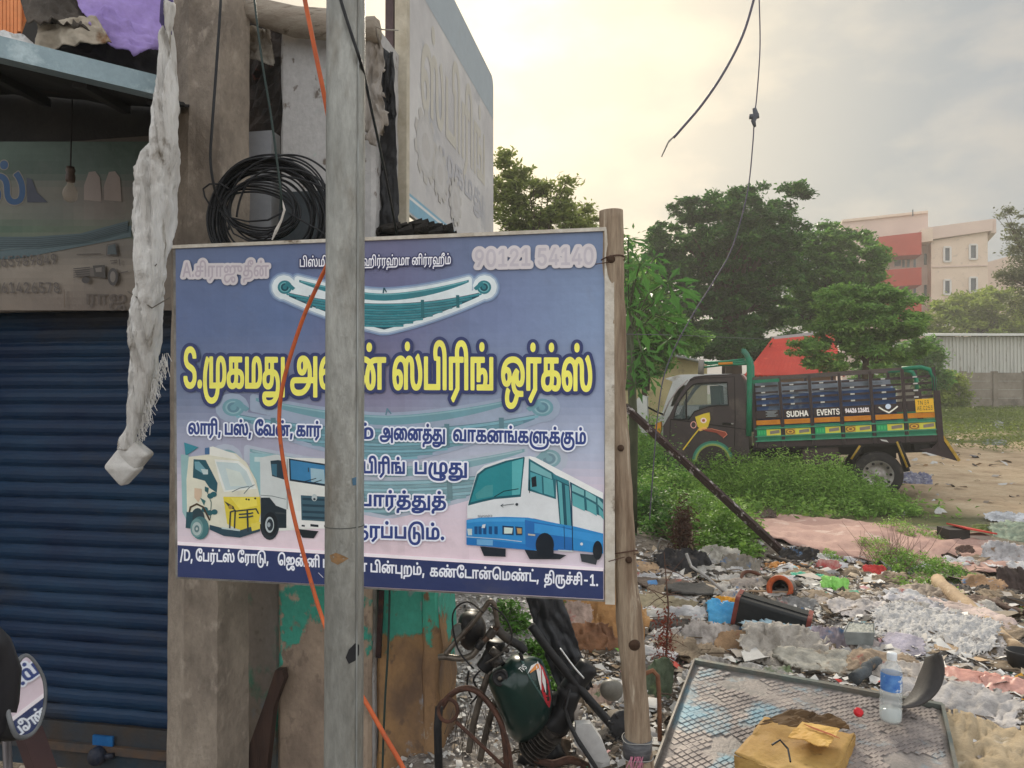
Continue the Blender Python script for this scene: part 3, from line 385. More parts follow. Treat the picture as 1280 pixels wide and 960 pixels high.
83:"249,-12 196,-12q 108,41q 57,153q 57,243 57,342q 144,487q 302,566q 408,566 456,566q 543,551q 623,520q 662,495 703,459 760,407q 825,272q 825,189 825,122q 786,33q 713,-12q 663,-12 605,-12q 532,40q 497,129q 497,186 497,239q 519,335q 563,419q 596,454 644,495 691,530q 801,566q 866,566 911,566q 986,551q 1053,520q 1084,497 1130,457 1164,424q 1213,341q 1240,244q 1240,189 1240,122q 1201,33q 1128,-12q 1077,-12 1020,-12q 947,40q 912,129q 912,186 912,237q 933,329q 981,417q 1020,458 1065,495 1095,513q 1163,539q 1260,554q 1333,554 1631,554 1631,482 1461,482 1461,0 1375,0 1375,482 1310,482 1277,482q 1220,478q 1169,467q 1121,447q 1096,430 1063,409q 1019,334q 996,240q 996,189 996,120q 1038,56q 1074,56 1106,56q 1141,94q 1155,152q 1155,182 1155,239q 1125,337q 1076,411q 1047,432 1005,466q 914,493q 868,493 812,493q 717,465q 672,429 639,401q 599,322q 581,233q 581,189 581,120q 623,56q 660,56 691,56q 726,94q 740,152q 740,182 740,262q 679,388q 621,433 574,466q 462,492q 398,492 324,492q 214,438q 149,344q 139,283 138,268q 136,241q 136,233 136,168q 167,90q 220,56q 253,56 280,56q 319,79q 340,123q 340,155 340,205q 288,258q 247,258 207,258q 137,216q 108,184 93,248 123,283q 212,328q 261,328 333,328q 422,240q 422,165 422,110q 380,30q 303,-12q;825,678 796,678q 758,715q 758,745 758,774q 796,812q 825,812 854,812q 892,774q 892,745 892,715q 854,678q",
84:"261,-12 201,-12q 105,26q 49,100q 49,152 49,206q 106,285q 230,328q 332,328 477,328 564,328q 700,285q 777,185q 777,98 777,31q 727,-60q 681,-94 648,-117q 565,-145q 457,-156q 385,-156 272,-156 230,-156q 184,-168q 167,-179 151,-190q 133,-230q 133,-263 133,-278q 135,-305q 136,-317 54,-321 51,-303q 47,-260q 47,-243 47,-199q 79,-138q 104,-119 122,-106q 161,-91q 212,-84q 245,-84 354,-84 443,-84q 557,-69q 627,-38q 650,-13 670,9q 691,68q 691,105 691,154q 652,214q 587,246q 508,258q 467,258 325,258 274,258q 203,246q 178,232 156,219q 135,182q 135,153 135,107q 211,60q 269,60 313,60q 376,87q 411,154q 411,213 411,482 239,482 239,302 160,286 160,554 683,554 683,482 496,482 496,226 496,159q 473,83q 452,57 421,19q 324,-12q;435,678 406,678q 368,715q 368,745 368,774q 406,812q 435,812 464,812q 502,774q 502,745 502,715q 464,678q",
86:"249,-12 196,-12q 108,41q 57,153q 57,243 57,342q 144,487q 302,566q 408,566 456,566q 543,551q 623,520q 662,495 708,453 761,406q 825,271q 825,189 825,122q 786,33q 713,-12q 663,-12 605,-12q 532,40q 497,129q 497,186 497,239q 520,333q 566,417q 600,454 650,495 680,513q 748,539q 845,554q 918,554 1217,554 1217,482 1047,482 1047,0 961,0 961,482 895,482 862,482q 804,477q 752,466q 704,446q 681,430 648,409q 604,332q 581,237q 581,189 581,120q 623,56q 660,56 691,56q 726,94q 740,152q 740,182 740,261q 679,388q 621,433 574,466q 462,492q 398,492 324,492q 214,438q 149,344q 139,283 138,268q 136,241q 136,233 136,168q 167,90q 220,56q 253,56 280,56q 319,79q 340,123q 340,155 340,205q 288,258q 247,258 207,258q 137,216q 108,184 93,248 123,283q 212,328q 261,328 333,328q 422,240q 422,165 422,110q 380,30q 303,-12q;618,678 589,678q 551,715q 551,745 551,774q 589,812q 618,812 647,812q 685,774q 685,745 685,715q 647,678q",
87:"88,0 88,554 174,554 174,72 604,72 604,554 690,554 690,0;389,678 360,678q 322,715q 322,745 322,774q 360,812q 389,812 418,812q 456,774q 456,745 456,715q 418,678q",
88:"580,566 655,566q 751,489q 797,352q 797,262 797,192q 767,92q 734,60 711,37q 651,11q 570,0q 512,0 88,0 88,554 174,554 174,72 400,72 400,355 400,417q 423,490q 445,515 468,540q 532,566q;578,494 561,494q 529,483q 518,471 502,453q 486,400q 486,338 486,72 533,72 601,72q 677,110q 709,196q 709,267 709,331q 682,433q 625,494q;430,678 401,678q 363,715q 363,745 363,774q 401,812q 430,812 459,812q 497,774q 497,745 497,715q 459,678q",
'9':"324,737 391,737q 496,676q 555,567q 555,497 555,445q 510,329q 452,243 287,0 187,0 430,355 439,355 429,334q 392,301q 341,281q 312,281 246,281q 147,336q 93,436q 93,504 93,572q 153,677q 257,737q;324,658 282,658q 218,618q 181,548q 181,504 181,458q 218,389q 282,350q 324,350 366,350q 431,389q 467,458q 467,502 467,547q 431,618q 366,658q",
90:"231,-212 174,-159 367,24 367,482 174,482 174,0 88,0 88,554 623,554 623,482 453,482 453,0;320,678 291,678q 253,715q 253,745 253,774q 291,812q 320,812 349,812q 387,774q 387,745 387,715q 349,678q",
92:"249,-12 196,-12q 108,40q 57,153q 57,242 57,323q 105,445q 189,526q 298,566q 359,566 407,566q 507,540q 545,502 573,475q 604,405q 617,313q 617,252 617,217q 624,159q 642,113q 658,95 673,79q 715,62q 744,62 777,62q 831,94q 863,170q 863,237 863,303q 831,415q 774,508q 738,547 816,600 878,521q 950,347q 950,244 950,159q 901,45q 807,-12q 737,-12 694,-12q 623,13q 597,38 565,68q 531,174q 530,250 530,286q 522,362q 498,431q 472,455 452,473q 396,492q 355,492 286,492q 188,425q 136,308q 136,232 136,168q 167,90q 220,56q 253,56 280,56q 319,79q 340,123q 340,155 340,205q 288,258q 247,258 207,258q 137,216q 108,184 93,248 123,283q 212,328q 261,328 333,328q 422,240q 422,165 422,110q 380,30q 303,-12q;507,678 478,678q 440,715q 440,745 440,774q 478,812q 507,812 536,812q 574,774q 574,745 574,715q 536,678q",
98:"249,-12 196,-12q 108,40q 57,153q 57,242 57,323q 105,445q 189,526q 298,566q 359,566 411,566q 494,537q 561,477q 587,430 558,433 567,468q 609,529q 674,566q 719,566 756,566q 815,544q 837,521 863,494q 889,411q 889,343 889,255 889,200q 905,121q 930,95 945,79q 987,62q 1015,62 1049,62q 1103,94q 1135,170q 1135,237 1135,303q 1102,415q 1046,508q 1009,547 1087,600 1149,521q 1222,347q 1222,244 1222,159q 1173,45q 1079,-12q 1009,-12 966,-12q 895,13q 869,38 848,58q 818,119q 802,200q 802,250 802,288 802,353q 793,427q 783,449 773,473q 737,494q 714,494 693,494q 662,476q 652,463 637,444q 623,391q 623,351 623,0 537,0 537,293 537,356q 503,431q 477,453 449,476q 392,492q 355,492 286,492q 188,425q 136,308q 136,232 136,168q 167,90q 220,56q 253,56 279,56q 318,79q 340,123q 340,155 340,205q 288,258q 247,258 207,258q 137,216q 108,184 93,248 123,283q 212,328q 261,328 333,328q 422,240q 422,165 422,110q 380,30q 303,-12q;642,678 613,678q 575,715q 575,745 575,774q 613,812q 642,812 671,812q 709,774q 709,745 709,715q 671,678q",
99:"1320,566 1396,566q 1501,490q 1555,347q 1555,244 1555,122q 1493,-33q 1440,-77 1402,-108q 1306,-143q 1197,-156q 1138,-156 272,-156 230,-156q 184,-168q 167,-179 151,-190q 133,-230q 133,-263 133,-278q 135,-305q 136,-317 54,-321 51,-303q 47,-260q 47,-243 47,-199q 79,-138q 104,-119 122,-106q 161,-91q 212,-84q 245,-84 1116,-84 1209,-84q 1341,-57q 1426,13q 1466,144q 1466,247 1466,338q 1427,446q 1358,494q 1314,494 1287,494q 1241,477q 1224,458 1204,435q 1188,373q 1188,319 1188,0 1102,0 1102,321 1102,370q 1092,439q 1077,461 1067,476q 1035,494q 1012,494 989,494q 958,477q 947,463 931,441q 922,372q 922,328 922,0 836,0 836,341 836,390q 845,456q 869,504q 889,524 910,545q 968,566q 1005,566 1044,566q 1104,538q 1148,483q 1161,443 1140,450 1151,483q 1198,536q 1271,566q;249,-12 196,-12q 108,41q 57,153q 57,243 57,350q 142,494q 282,566q 364,566 440,566q 549,521q 618,442q 651,339q 651,280 651,216q 623,116q 603,72 869,72 867,0 515,0 511,63 534,98q 563,201q 563,269 563,340q 513,440q 422,492q 360,492 290,492q 190,425q 136,310q 136,237 136,170q 167,91q 220,56q 253,56 279,56q 318,79q 340,123q 340,155 340,205q 288,258q 247,258 207,258q 137,216q 108,184 93,248 123,283q 212,328q 261,328 333,328q 422,240q 422,165 422,110q 380,30q 303,-12q;809,678 780,678q 742,715q 742,745 742,774q 780,812q 809,812 838,812q 876,774q 876,745 876,715q 838,678q",
'A':"25,0 290,728 397,728 665,0 567,0 413,432 398,472q 361,591q 334,684 352,684 325,590q 287,469q 274,432 124,0;158,203 158,284 532,284 532,203",
'D':"315,0 139,0 139,82 309,82 398,82q 515,150q 572,277q 572,365 572,453q 515,578q 402,646q 318,646 135,646 135,728 324,728 431,728q 582,641q 662,478q 662,365 662,251q 581,88q 426,0q;181,728 181,0 88,0 88,728",
'E':"88,0 88,728 531,728 531,646 181,646 181,408 507,408 507,326 181,326 181,82 536,82 536,0",
'H':"88,0 88,728 181,728 181,413 562,413 562,728 655,728 655,0 562,0 562,331 181,331 181,0",
'M':"88,0 88,728 220,728 399,269 405,252q 421,204q 439,147q 456,91q 462,67 442,67 449,90q 465,145q 483,202q 500,252q 506,269 683,728 815,728 815,0 724,0 724,416 724,438q 725,496q 726,559q 728,625q 728,655 736,655 726,622q 703,552q 681,487q 661,433q 654,416 492,0 411,0 246,416 239,433q 221,485q 199,549q 175,620q 163,655 172,655 173,628q 174,564q 175,500q 176,439q 176,416 176,0",
'N':"88,0 88,728 197,728 493,262 505,244q 538,188q 577,116q 595,76 582,76 578,118q 574,194q 573,259q 573,281 573,728 666,728 666,0 555,0 292,414 273,443q 237,504q 190,587q 155,649 172,649 175,595q 179,503q 181,435q 181,415 181,0",
'S':"321,-13 242,-13q 126,38q 61,129q 57,190 152,190 156,149q 204,96q 278,70q 321,70 370,70q 449,103q 495,161q 495,200 495,235q 455,279q 390,307q 351,318 263,343 175,368q 77,460q 77,533 77,594q 144,687q 257,737q 327,737 399,737q 509,687q 573,599q 575,544 484,544 478,597q 389,655q 324,655 277,655q 207,625q 167,571q 167,537 167,499q 215,453q 280,427q 306,419 379,399 408,392q 479,364q 543,319q 585,249q 585,198 585,139q 523,43q 405,-13q",
'T':"48,646 48,728 598,728 598,646 370,646 370,0 277,0 277,646",
'U':"373,-12 287,-12q 158,56q 88,173q 88,248 88,728 181,728 181,255 181,203q 227,121q 313,74q 373,74 432,74q 518,121q 563,203q 563,255 563,728 656,728 656,248 656,173q 586,56q 458,-12q",
'V':"293,0 25,728 123,728 277,296 290,259q 330,135q 356,44 338,44 364,137q 403,259q 416,296 566,728 665,728 400,0",
'a':"230,-13 178,-13q 94,26q 44,102q 44,155 44,202q 81,261q 143,294q 218,311q 256,316 305,322q 367,329q 396,346q 396,366 396,369 396,403q 371,450q 320,476q 282,476 243,476q 188,451q 153,415q 144,396 60,423 81,473q 152,529q 238,553q 280,553 307,553q 377,540q 442,500q 484,424q 484,360 484,0 398,0 398,74 392,74 383,55q 342,15q 276,-13q;245,65 294,65q 361,103q 396,164q 396,197 396,273 391,267q 355,256q 309,249q 265,243q 252,242 221,238q 166,219q 132,182q 132,151 132,123q 162,84q 212,65q",
'd':"282,-12 214,-12q 109,58q 51,185q 51,271 51,358q 110,484q 214,553q 282,553 335,553q 398,518q 432,473q 440,458 447,458 447,728 535,728 535,0 450,0 450,84 440,84 432,69q 397,24q 334,-12q;295,67 345,67q 413,119q 448,212q 448,272 448,333q 414,423q 345,474q 295,474 243,474q 174,420q 140,329q 140,272 140,215q 175,122q 244,67q",
'h':"165,327 165,0 77,0 77,728 165,728 165,414 150,414 175,489q 267,553q 329,553 384,553q 468,507q 514,416q 514,347 514,0 426,0 426,339 426,402q 360,474q 303,474 264,474q 201,439q 165,374q",
'i':"77,0 77,546 165,546 165,0;122,635 97,635q 61,669q 61,693 61,718q 97,751q 122,751 147,751q 183,718q 183,693 183,669q 147,635q",
'n':"165,327 165,0 77,0 77,546 162,546 162,414 150,414 175,489q 267,553q 329,553 384,553q 467,507q 514,416q 514,347 514,0 426,0 426,339 426,402q 360,474q 303,474 264,474q 201,439q 165,374q",
'r':"77,0 77,546 162,546 162,462 168,462 183,503q 261,554q 310,554 319,554q 346,553q 354,552 354,464 350,465q 319,469q 301,469 262,469q 200,436q 165,379q 165,342 165,0",
}
LINES={
'name':(6807,[('A', 0), ('.', 690), (20, 959), (42, 1682), (31, 1944), (41, 2584), (21, 3224), (44, 4246), (121, 4748), (86, 5573)]),
'bis':(17911,[(28, 0), (42, 778), (98, 1040), (29, 2325), (42, 3183), (92, 3445), (33, 4458), (41, 5471), (40, 6111), (42, 7730), (90, 7992), (31, 8632), (99, 9272), (29, 10891), (41, 11749), (' ', 12389), (27, 12658), (42, 13892), (90, 14154), (31, 14794), (161, 15434), (88, 17053)]),
'bis1':(3445,[(28, 0), (42, 778), (98, 1040), (29, 2325), (42, 3183)]),
'bis2':(11800,[(40, 0), (42, 1619), (90, 1881), (31, 2521), (99, 3161), (29, 4780), (41, 5638), (' ', 6278), (27, 6547), (42, 7781), (90, 8043), (31, 8683), (161, 9323), (88, 10942)]),
't1':(4817,[('S', 0), ('.', 642), (134, 911), (18, 2043), (29, 2868), (122, 3726)]),
't2':(2134,[(6, 0), (33, 1121)]),
't3':(1234,[(86, 0)]),
't4':(4271,[(98, 0), (28, 1285), (42, 2063), (31, 2325), (42, 2965), (78, 3227)]),
't5':(3735,[(15, 0), (90, 985), (77, 1625), (98, 2450)]),
'l1':(11335,[(33, 0), (41, 1013), (31, 1653), (42, 2293), (',', 2555), (' ', 2824), (28, 3093), (98, 3871), (',', 5156), (' ', 5425), (47, 5694), (36, 6414), (86, 7458), (',', 8692), (' ', 8961), (18, 9230), (41, 10055), (90, 10695)]),
'l1b':(858,[(88, 0)]),
'l2':(5431,[(6, 0), (48, 1121), (27, 2281), (84, 3515), (122, 4340)]),
'l2b':(9840,[(36, 0), (41, 1044), (18, 1684), (27, 2509), (78, 3743), (18, 4787), (150, 5612), (77, 7095), (102, 7920), (88, 8982)]),
'l3':(2986,[(28, 0), (42, 778), (31, 1040), (42, 1680), (78, 1942)]),
'l3b':(3001,[(28, 0), (153, 778), (122, 1910)]),
'l4':(4799,[(28, 0), (41, 778), (90, 1418), (84, 2058), (122, 2883), (84, 3974)]),
'l5':(5163,[(25, 0), (31, 825), (87, 1465), (28, 2243), (116, 3021), (88, 4036), ('.', 4894)]),
'a1':(9289,[('/', 0), ('D', 360), (',', 1082), (' ', 1351), (47, 1620), (28, 2340), (90, 3118), (82, 3758), (98, 4451), (' ', 5736), (47, 6005), (31, 6725), (41, 7365), (116, 8005), (',', 9020)]),
'a2':(5962,[(46, 0), (21, 901), (86, 1923), (27, 3157), (42, 4391), (' ', 4653), (28, 4922), (42, 5700)]),
'a3':(5957,[(41, 0), (' ', 640), (28, 909), (42, 1687), (86, 1949), (131, 3183), (32, 3961), (88, 4830), (',', 5688)]),
'a4':(10131,[(18, 0), (83, 825), (47, 2474), (23, 3194), (41, 3887), (86, 4527), (46, 5761), (29, 6662), (83, 7520), (82, 9169), (',', 9862)]),
'a5':(5411,[(25, 0), (42, 825), (140, 1087), (79, 2138), (20, 2861), (42, 3584), ('-', 3846), ('1', 4494), ('.', 5142)]),
'f1':(1013,[(92, 0)]),
'f2':(2302,[(31, 0), (41, 640), (21, 1280)]),
'ph':(6749,[('9', 0), ('0', 648), ('1', 1296), ('2', 1944), ('1', 2592), (' ', 3240), ('5', 3509), ('4', 4157), ('1', 4805), ('4', 5453), ('0', 6101)]),
'num1':(5832,[('8', 0), ('6', 648), ('5', 1296), ('9', 1944), ('8', 2592), ('9', 3240), ('8', 3888), ('4', 4536), ('9', 5184)]),
'num2':(5832,[('8', 0), ('6', 648), ('1', 1296), ('4', 1944), ('2', 2592), ('6', 3240), ('5', 3888), ('7', 4536), ('8', 5184)]),
'tvs':(1978,[('T', 0), ('V', 646), ('S', 1336)]),
'sudha':(3541,[('S', 0), ('U', 642), ('D', 1386), ('H', 2108), ('A', 2851)]),
'ev':(3933,[('E', 0), ('V', 601), ('E', 1291), ('N', 1892), ('T', 2645), ('S', 3291)]),
'tel':(6749,[('9', 0), ('4', 648), ('4', 1296), ('2', 1944), ('6', 2592), (' ', 3240), ('1', 3509), ('2', 4157), ('6', 4805), ('8', 5453), ('1', 6101)]),
'tn':(2964,[('T', 0), ('N', 646), (' ', 1399), ('5', 1668), ('9', 2316)]),
'ae':(4152,[('A', 0), ('E', 690), ('.', 1291), ('0', 1560), ('2', 2208), ('5', 2856), ('3', 3504)]),
'mah':(4439,[('M', 0), ('a', 903), ('h', 1465), ('i', 2056), ('n', 2298), ('d', 2889), ('r', 3501), ('a', 3877)]),
}
# ---------------------------------------------------------------- printed surfaces (colour per face, flat ink)
def printmat(name,rough=.45,att='col',amt=.08,sc=14,spec=.3,dirt=(150,145,135),dth=(.6,.75),damt=.25,gain=1):
    m=bpy.data.materials.new(name); m.use_nodes=True; t=m.node_tree; bs=t.nodes['Principled BSDF']; L=t.links.new
    a=nn(t,'ShaderNodeAttribute'); a.attribute_name=att
    g=nn(t,'ShaderNodeNewGeometry'); n=nn(t,'ShaderNodeTexNoise'); n.inputs['Scale'].default_value=sc; n.inputs['Detail'].default_value=8; n.inputs['Roughness'].default_value=.7; L(g.outputs['Position'],n.inputs[0])
    r=nn(t,'ShaderNodeMapRange'); r.inputs[3].default_value=gain*(1-amt*2); r.inputs[4].default_value=gain*(1+amt*2); L(n.outputs[0],r.inputs[0])
    s=nn(t,'ShaderNodeVectorMath',operation='SCALE'); L(a.outputs['Color'],s.inputs[0]); L(r.outputs[0],s.inputs['Scale'])
    n2=nn(t,'ShaderNodeTexNoise'); n2.inputs['Scale'].default_value=3.1; n2.inputs['Detail'].default_value=9; n2.inputs['Roughness'].default_value=.7; L(g.outputs['Position'],n2.inputs[0])
    r2=nn(t,'ShaderNodeMapRange'); r2.inputs[1].default_value=dth[0]; r2.inputs[2].default_value=dth[1]; r2.inputs[4].default_value=damt; L(n2.outputs[0],r2.inputs[0])
    m2=nn(t,'ShaderNodeMix',data_type='RGBA'); L(r2.outputs[0],m2.inputs[0]); L(s.outputs[0],m2.inputs[6]); m2.inputs[7].default_value=(*lin(dirt),1)
    L(m2.outputs[2],bs.inputs['Base Color']); bs.inputs['Roughness'].default_value=rough; bs.inputs['Specular IOR Level'].default_value=spec
    b=nn(t,'ShaderNodeBump'); b.inputs['Strength'].default_value=.35; b.inputs['Distance'].default_value=.02; n4=nn(t,'ShaderNodeTexNoise'); n4.inputs['Scale'].default_value=7; n4.inputs['Detail'].default_value=4; L(g.outputs['Position'],n4.inputs[0]); L(n4.outputs[0],b.inputs['Height']); L(b.outputs[0],bs.inputs['Normal']); return m
PRINT=printmat('printed_vinyl',gain=1.42,amt=.07,damt=.3,dirt=(112,108,104),dth=(.56,.76))
PICT=printmat('printed_pictures',gain=1.12,amt=.09,damt=.3,dirt=(112,108,104),dth=(.54,.76))
class PB(MB):
    """print builder: polygons and lettering in photo-plane points of a given real plane"""
    def __init__(s,plane): MB.__init__(s); s.pl=plane; s.c=[]; s.lay=0
    def pt(s,p,q=None): return s.pl(p[0],p[1],s.lay)
    def up(s,k=1): s.lay+=k; return s
    def poly(s,col,pts,up=True):
        if up: s.lay+=1
        n=len(s.f); P=[s.pt(p) for p in pts]; T=tessellate_polygon([[V((p[0],p[1],0)) for p in pts]]); s.add(P,[tuple(t) for t in T]); s.c+=[col]*(len(s.f)-n)
    def iso(s,fld,level,col,up=True):
        if up: s.lay+=1
        n=len(s.f); iso(s,fld,level,lambda u,v:s.pl(u,v,s.lay)); s.c+=[col]*(len(s.f)-n)
    def strip(s,col,fa,fb,n=24,up=True):
        """band between two curves given as functions of 0..1"""
        if up: s.lay+=1
        A=[s.pt(fa(i/n)) for i in range(n+1)]; B=[s.pt(fb(i/n)) for i in range(n+1)]; k=len(s.f)
        s.add(A+B,[(i,i+1,n+2+i,n+1+i) for i in range(n)]); s.c+=[col]*(len(s.f)-k)
    def line(s,col,pts,w,up=True):
        if up: s.lay+=1
        for a,b in zip(pts,pts[1:]):
            a=V((*a,0));b=V((*b,0)); d=(b-a).normalized(); o=V((-d.y,d.x,0))*w/2; e=d*w*.25
            s.poly(col,[tuple((a-e+o).xy),tuple((b+e+o).xy),tuple((b+e-o).xy),tuple((a-e-o).xy)],up=False); s.lay+=.05
    def disc(s,col,c,rx,ry=None,n=20,up=True,a0=0,a1=360):
        ry=ry or rx; s.poly(col,[(c[0]+rx*math.cos(math.radians(a0+(a1-a0)*i/n)),c[1]+ry*math.sin(math.radians(a0+(a1-a0)*i/n))) for i in range(n)],up)
    def build(s,name,parent=None,m=None,**k):
        o=MB.build(s,name,m or PRINT,parent,**k); me=o.data; a=me.color_attributes.new('col','FLOAT_COLOR','CORNER'); arr=[]
        for p,c in zip(me.polygons,s.c): arr+=[*lin(c),1]*p.loop_total
        a.data.foreach_set('color',arr); return o
# text in photo-like units on a plane: v grows downwards, so glyph heights are negative
def ptext(key,x0,x1,y0,y1,hpx,cap=None):
    """hpx: height of a plain letter"""
    H=cap or 560.
    return textshapes(key,x0,y0,x1,y1,-hpx/H*1000)
MATH_ALB=1.0
def k_(c,f=1.0,add=0): return tuple(min(255,max(0,x*f+add)) for x in c)
# ================================================================ the shop sign (stands 2.5 m away, 1.6 x 1.2 m)
def SG(px,py,l=0): return fac(-.0135-.00005*l,px,py)
sgn=thing('shop_sign','blue and pink printed spring works sign with yellow lettering, leaf springs, trucks and a bus','sign',fac(0,490,740))
TL=fsz(0,219,310); TR=fsz(0,757,288); BL=fsz(0,222,722); BR=fsz(0,756,751)
def sz(s,z,d=0): return FP(s,d,z)
bo=MB(); bo.prism([sz(*TL,-.012),sz(*TR,-.012),sz(*BR,-.012),sz(*BL,-.012)],DV,.016); bo.build('board',mat('sign_backing',(150,148,142),(110,105,98),scale=12,rough=.7),sgn)
fm=mat('sign_frame',(216,210,198),(188,178,162),(120,105,88),scale=14,scale3=9,thr3=(.62,.7),rough=.6,bump=.2,bscale=60)
def frame(a,b,w,nm='frame'):
    m=MB(); m.bar(sz(*a,-.008),sz(*b,-.008),w,.028,up=DV); m.build(nm,fm,sgn)
TR2=fsz(0,762,287.5); BR2=fsz(0,763,751)
frame((TL[0],TL[1]),(TR[0]-.001,TR[1]),.012); frame((TR2[0],TR2[1]+.006),(BR2[0],BR2[1]-.006),.031)
# printed ground colours
tabx=[215,350,480,600,760]; taby=[290,400,480,560,620,705]
tab=[[(88,101,130),(90,103,134),(99,100,128),(98,110,138),(102,117,144)],[(86,101,136),(90,107,142),(100,102,134),(108,120,152),(118,135,164)],
[(102,114,140),(114,120,146),(120,117,142),(124,136,160),(130,142,168)],[(148,152,170),(152,152,170),(150,156,170),(162,168,184),(162,170,190)],
[(188,180,190),(196,184,192),(194,182,192),(202,190,200),(196,186,198)],[(204,188,194),(206,188,194),(210,190,196),(210,192,200),(204,194,204)]]
def smp(tx,ty,tb,x,y):
    i=max(0,min(len(tx)-2,np.searchsorted(tx,x)-1)); j=max(0,min(len(ty)-2,np.searchsorted(ty,y)-1))
    u=min(1,max(0,(x-tx[i])/(tx[i+1]-tx[i]))); v=min(1,max(0,(y-ty[j])/(ty[j+1]-ty[j]))); u=u*u*(3-2*u); v=v*v*(3-2*v)
    return tuple((tb[j][i][k]*(1-u)+tb[j][i+1][k]*u)*(1-v)+(tb[j+1][i][k]*(1-u)+tb[j+1][i+1][k]*u)*v for k in range(3))
pb=PB(SG); NX,NY=60,48
def quadpt(u,v):
    xt=219.5+537*u; yt=311-22.5*u; xb=222+533*u; yb=721+29*u
    return xt*(1-v)+xb*v, yt*(1-v)+yb*v
for j in range(NY):
    for i in range(NX):
        q=[quadpt((i+a)/NX,(j+b)/NY) for a,b in ((0,0),(1,0),(1,1),(0,1))]; cx=sum(p[0] for p in q)/4; cy=sum(p[1] for p in q)/4
        c=smp(tabx,taby,tab,cx,cy); f=1+.05*MN.noise(V((cx*.012,cy*.004,0)))+.02*MN.noise(V((cx*.25,0,3)))
        n=len(pb.f); pb.add([SG(*p,0) for p in q],[(0,1,2,3)]); pb.c.append(k_(c,f))
pb.build('printed_ground',sgn)
band=lambda x:678+(x-225)*.0615
pb=PB(SG); pb.lay=1
def spring(pb,cx,cy,sx,sy,teal,dark,light,halo=None,tilt=0,eyes=True):
    X=lambda a:cx+a*sx
    def Yc(i,a): return cy+(i*3.25+ (24 if 1 else 0))*sy - 15*sy*(a/125)**2+tilt*a
    if halo:
        up=[(cx+a*sx, cy+(-1-17*(abs(a)/105)**1.6+10)*sy) for a in np.linspace(-108,106,24)]; lo=[(cx+a*sx, cy+(20-17*(abs(a)/105)**1.6)*sy) for a in np.linspace(106,-108,24)]
        s1=np.array(up+lo)
        top=[(X(a),Yc(0,a)-3*sy) for a in np.linspace(-124,124,30)]; 
        bot=[(X(a),Yc(9-abs(a)/125*8.5,a)+1*sy) for a in np.linspace(124,-124,30)]
        s2=np.array(top+bot); sh=[[s1],[s2]]
        for ex in (-125,126): sh.append([np.array([(X(ex)+11*sx*math.cos(t),cy-1+sy*2+11*sy*math.sin(t)) for t in np.linspace(0,6.1,14)])])
        F_=field(sh,.9,9)
        base=(150,170,196)
        for lv,c in halo: pb.iso(F_,-lv,c)
    # helper leaf
    pb.strip(teal,lambda t:(cx+(-106+212*t)*sx, cy+(9-17*(abs(-106+212*t)/105)**1.6)*sy),lambda t:(cx+(-106+212*t)*sx, cy+(9-17*(abs(-106+212*t)/105)**1.6+3+6*(1-abs(2*t-1)**3))*sy))
    pb.strip(light,lambda t:(cx+(-104+208*t)*sx, cy+(9.6-17*(abs(-104+208*t)/105)**1.6)*sy),lambda t:(cx+(-104+208*t)*sx, cy+(11-17*(abs(-104+208*t)/105)**1.6)*sy))
    pb.strip(dark,lambda t:(X(-119+238*t),Yc(0,-119+238*t)-2.6*sy),lambda t:(X(-119+238*t),Yc(9.2-abs(2*t-1)*8.6,-119+238*t)))
    for i in range(9):
        w=122-i*12.2
        pb.strip(teal if i%2 else k_(teal,1.12),lambda t:(X(-w+2*w*t),Yc(i,-w+2*w*t)-1.6*sy),lambda t:(X(-w+2*w*t),Yc(i,-w+2*w*t)+.9*sy),up=(i==0))
        pb.strip(light,lambda t:(X(-w+2*w*t),Yc(i,-w+2*w*t)-1.7*sy),lambda t:(X(-w+2*w*t),Yc(i,-w+2*w*t)-1.2*sy),up=(i==0))
    pb.up()
    for ex,sg in ((-124,-1),(125,1)):
        c=(X(ex),cy+1*sy); pb.disc(teal,c,9*sx,8.5*sy); pb.disc(light,c,6.6*sx,6.2*sy); pb.disc(dark,c,5*sx,5*sy); pb.disc(teal,c,2.6*sx,2.8*sy)
        pb.poly(teal,[(c[0]-sg*3*sx,c[1]-8*sy),(c[0]-sg*13*sx,c[1]+1*sy),(c[0]-sg*10*sx,c[1]+4*sy),(c[0],c[1]-3*sy)])
    for a in (-92,48,92):
        pb.poly(k_(teal,.85),[(X(a)-2*sx,Yc(0,a)-5*sy),(X(a)+2*sx,Yc(0,a)-5*sy),(X(a)+2.4*sx,Yc(6.4-abs(a)/25,a)+2*sy),(X(a)-1.6*sx,Yc(6.4-abs(a)/25,a)+2*sy)])
    pb.line(dark,[(cx-1*sx,cy+8*sy),(cx,cy+2*sy),(cx+3*sx,cy+7*sy)],1.6)
# faded springs behind the lettering, then the sharp one
spring(pb,484,572,1.62,1.35,(132,168,176),(116,146,158),(160,188,194),halo=[(4,(182,190,204))])
spring(pb,484,508,1.55,1.3,(116,160,172),(100,138,154),(146,182,190),halo=[(4,(160,174,194))])
spring(pb,480,358,1,1,(52,126,136),(30,78,92),(112,176,182),halo=[(8,(128,150,184)),(6,(170,188,206)),(4,(226,236,238))])
pb.build('spring_picture',sgn,m=PICT,label='row of printed teal leaf springs')
# ---- pictures of the vehicles
pb=PB(SG); pb.lay=26
Wh=(226,228,222); gl=(48,120,150); dk=(30,42,52); cr=(222,220,200)
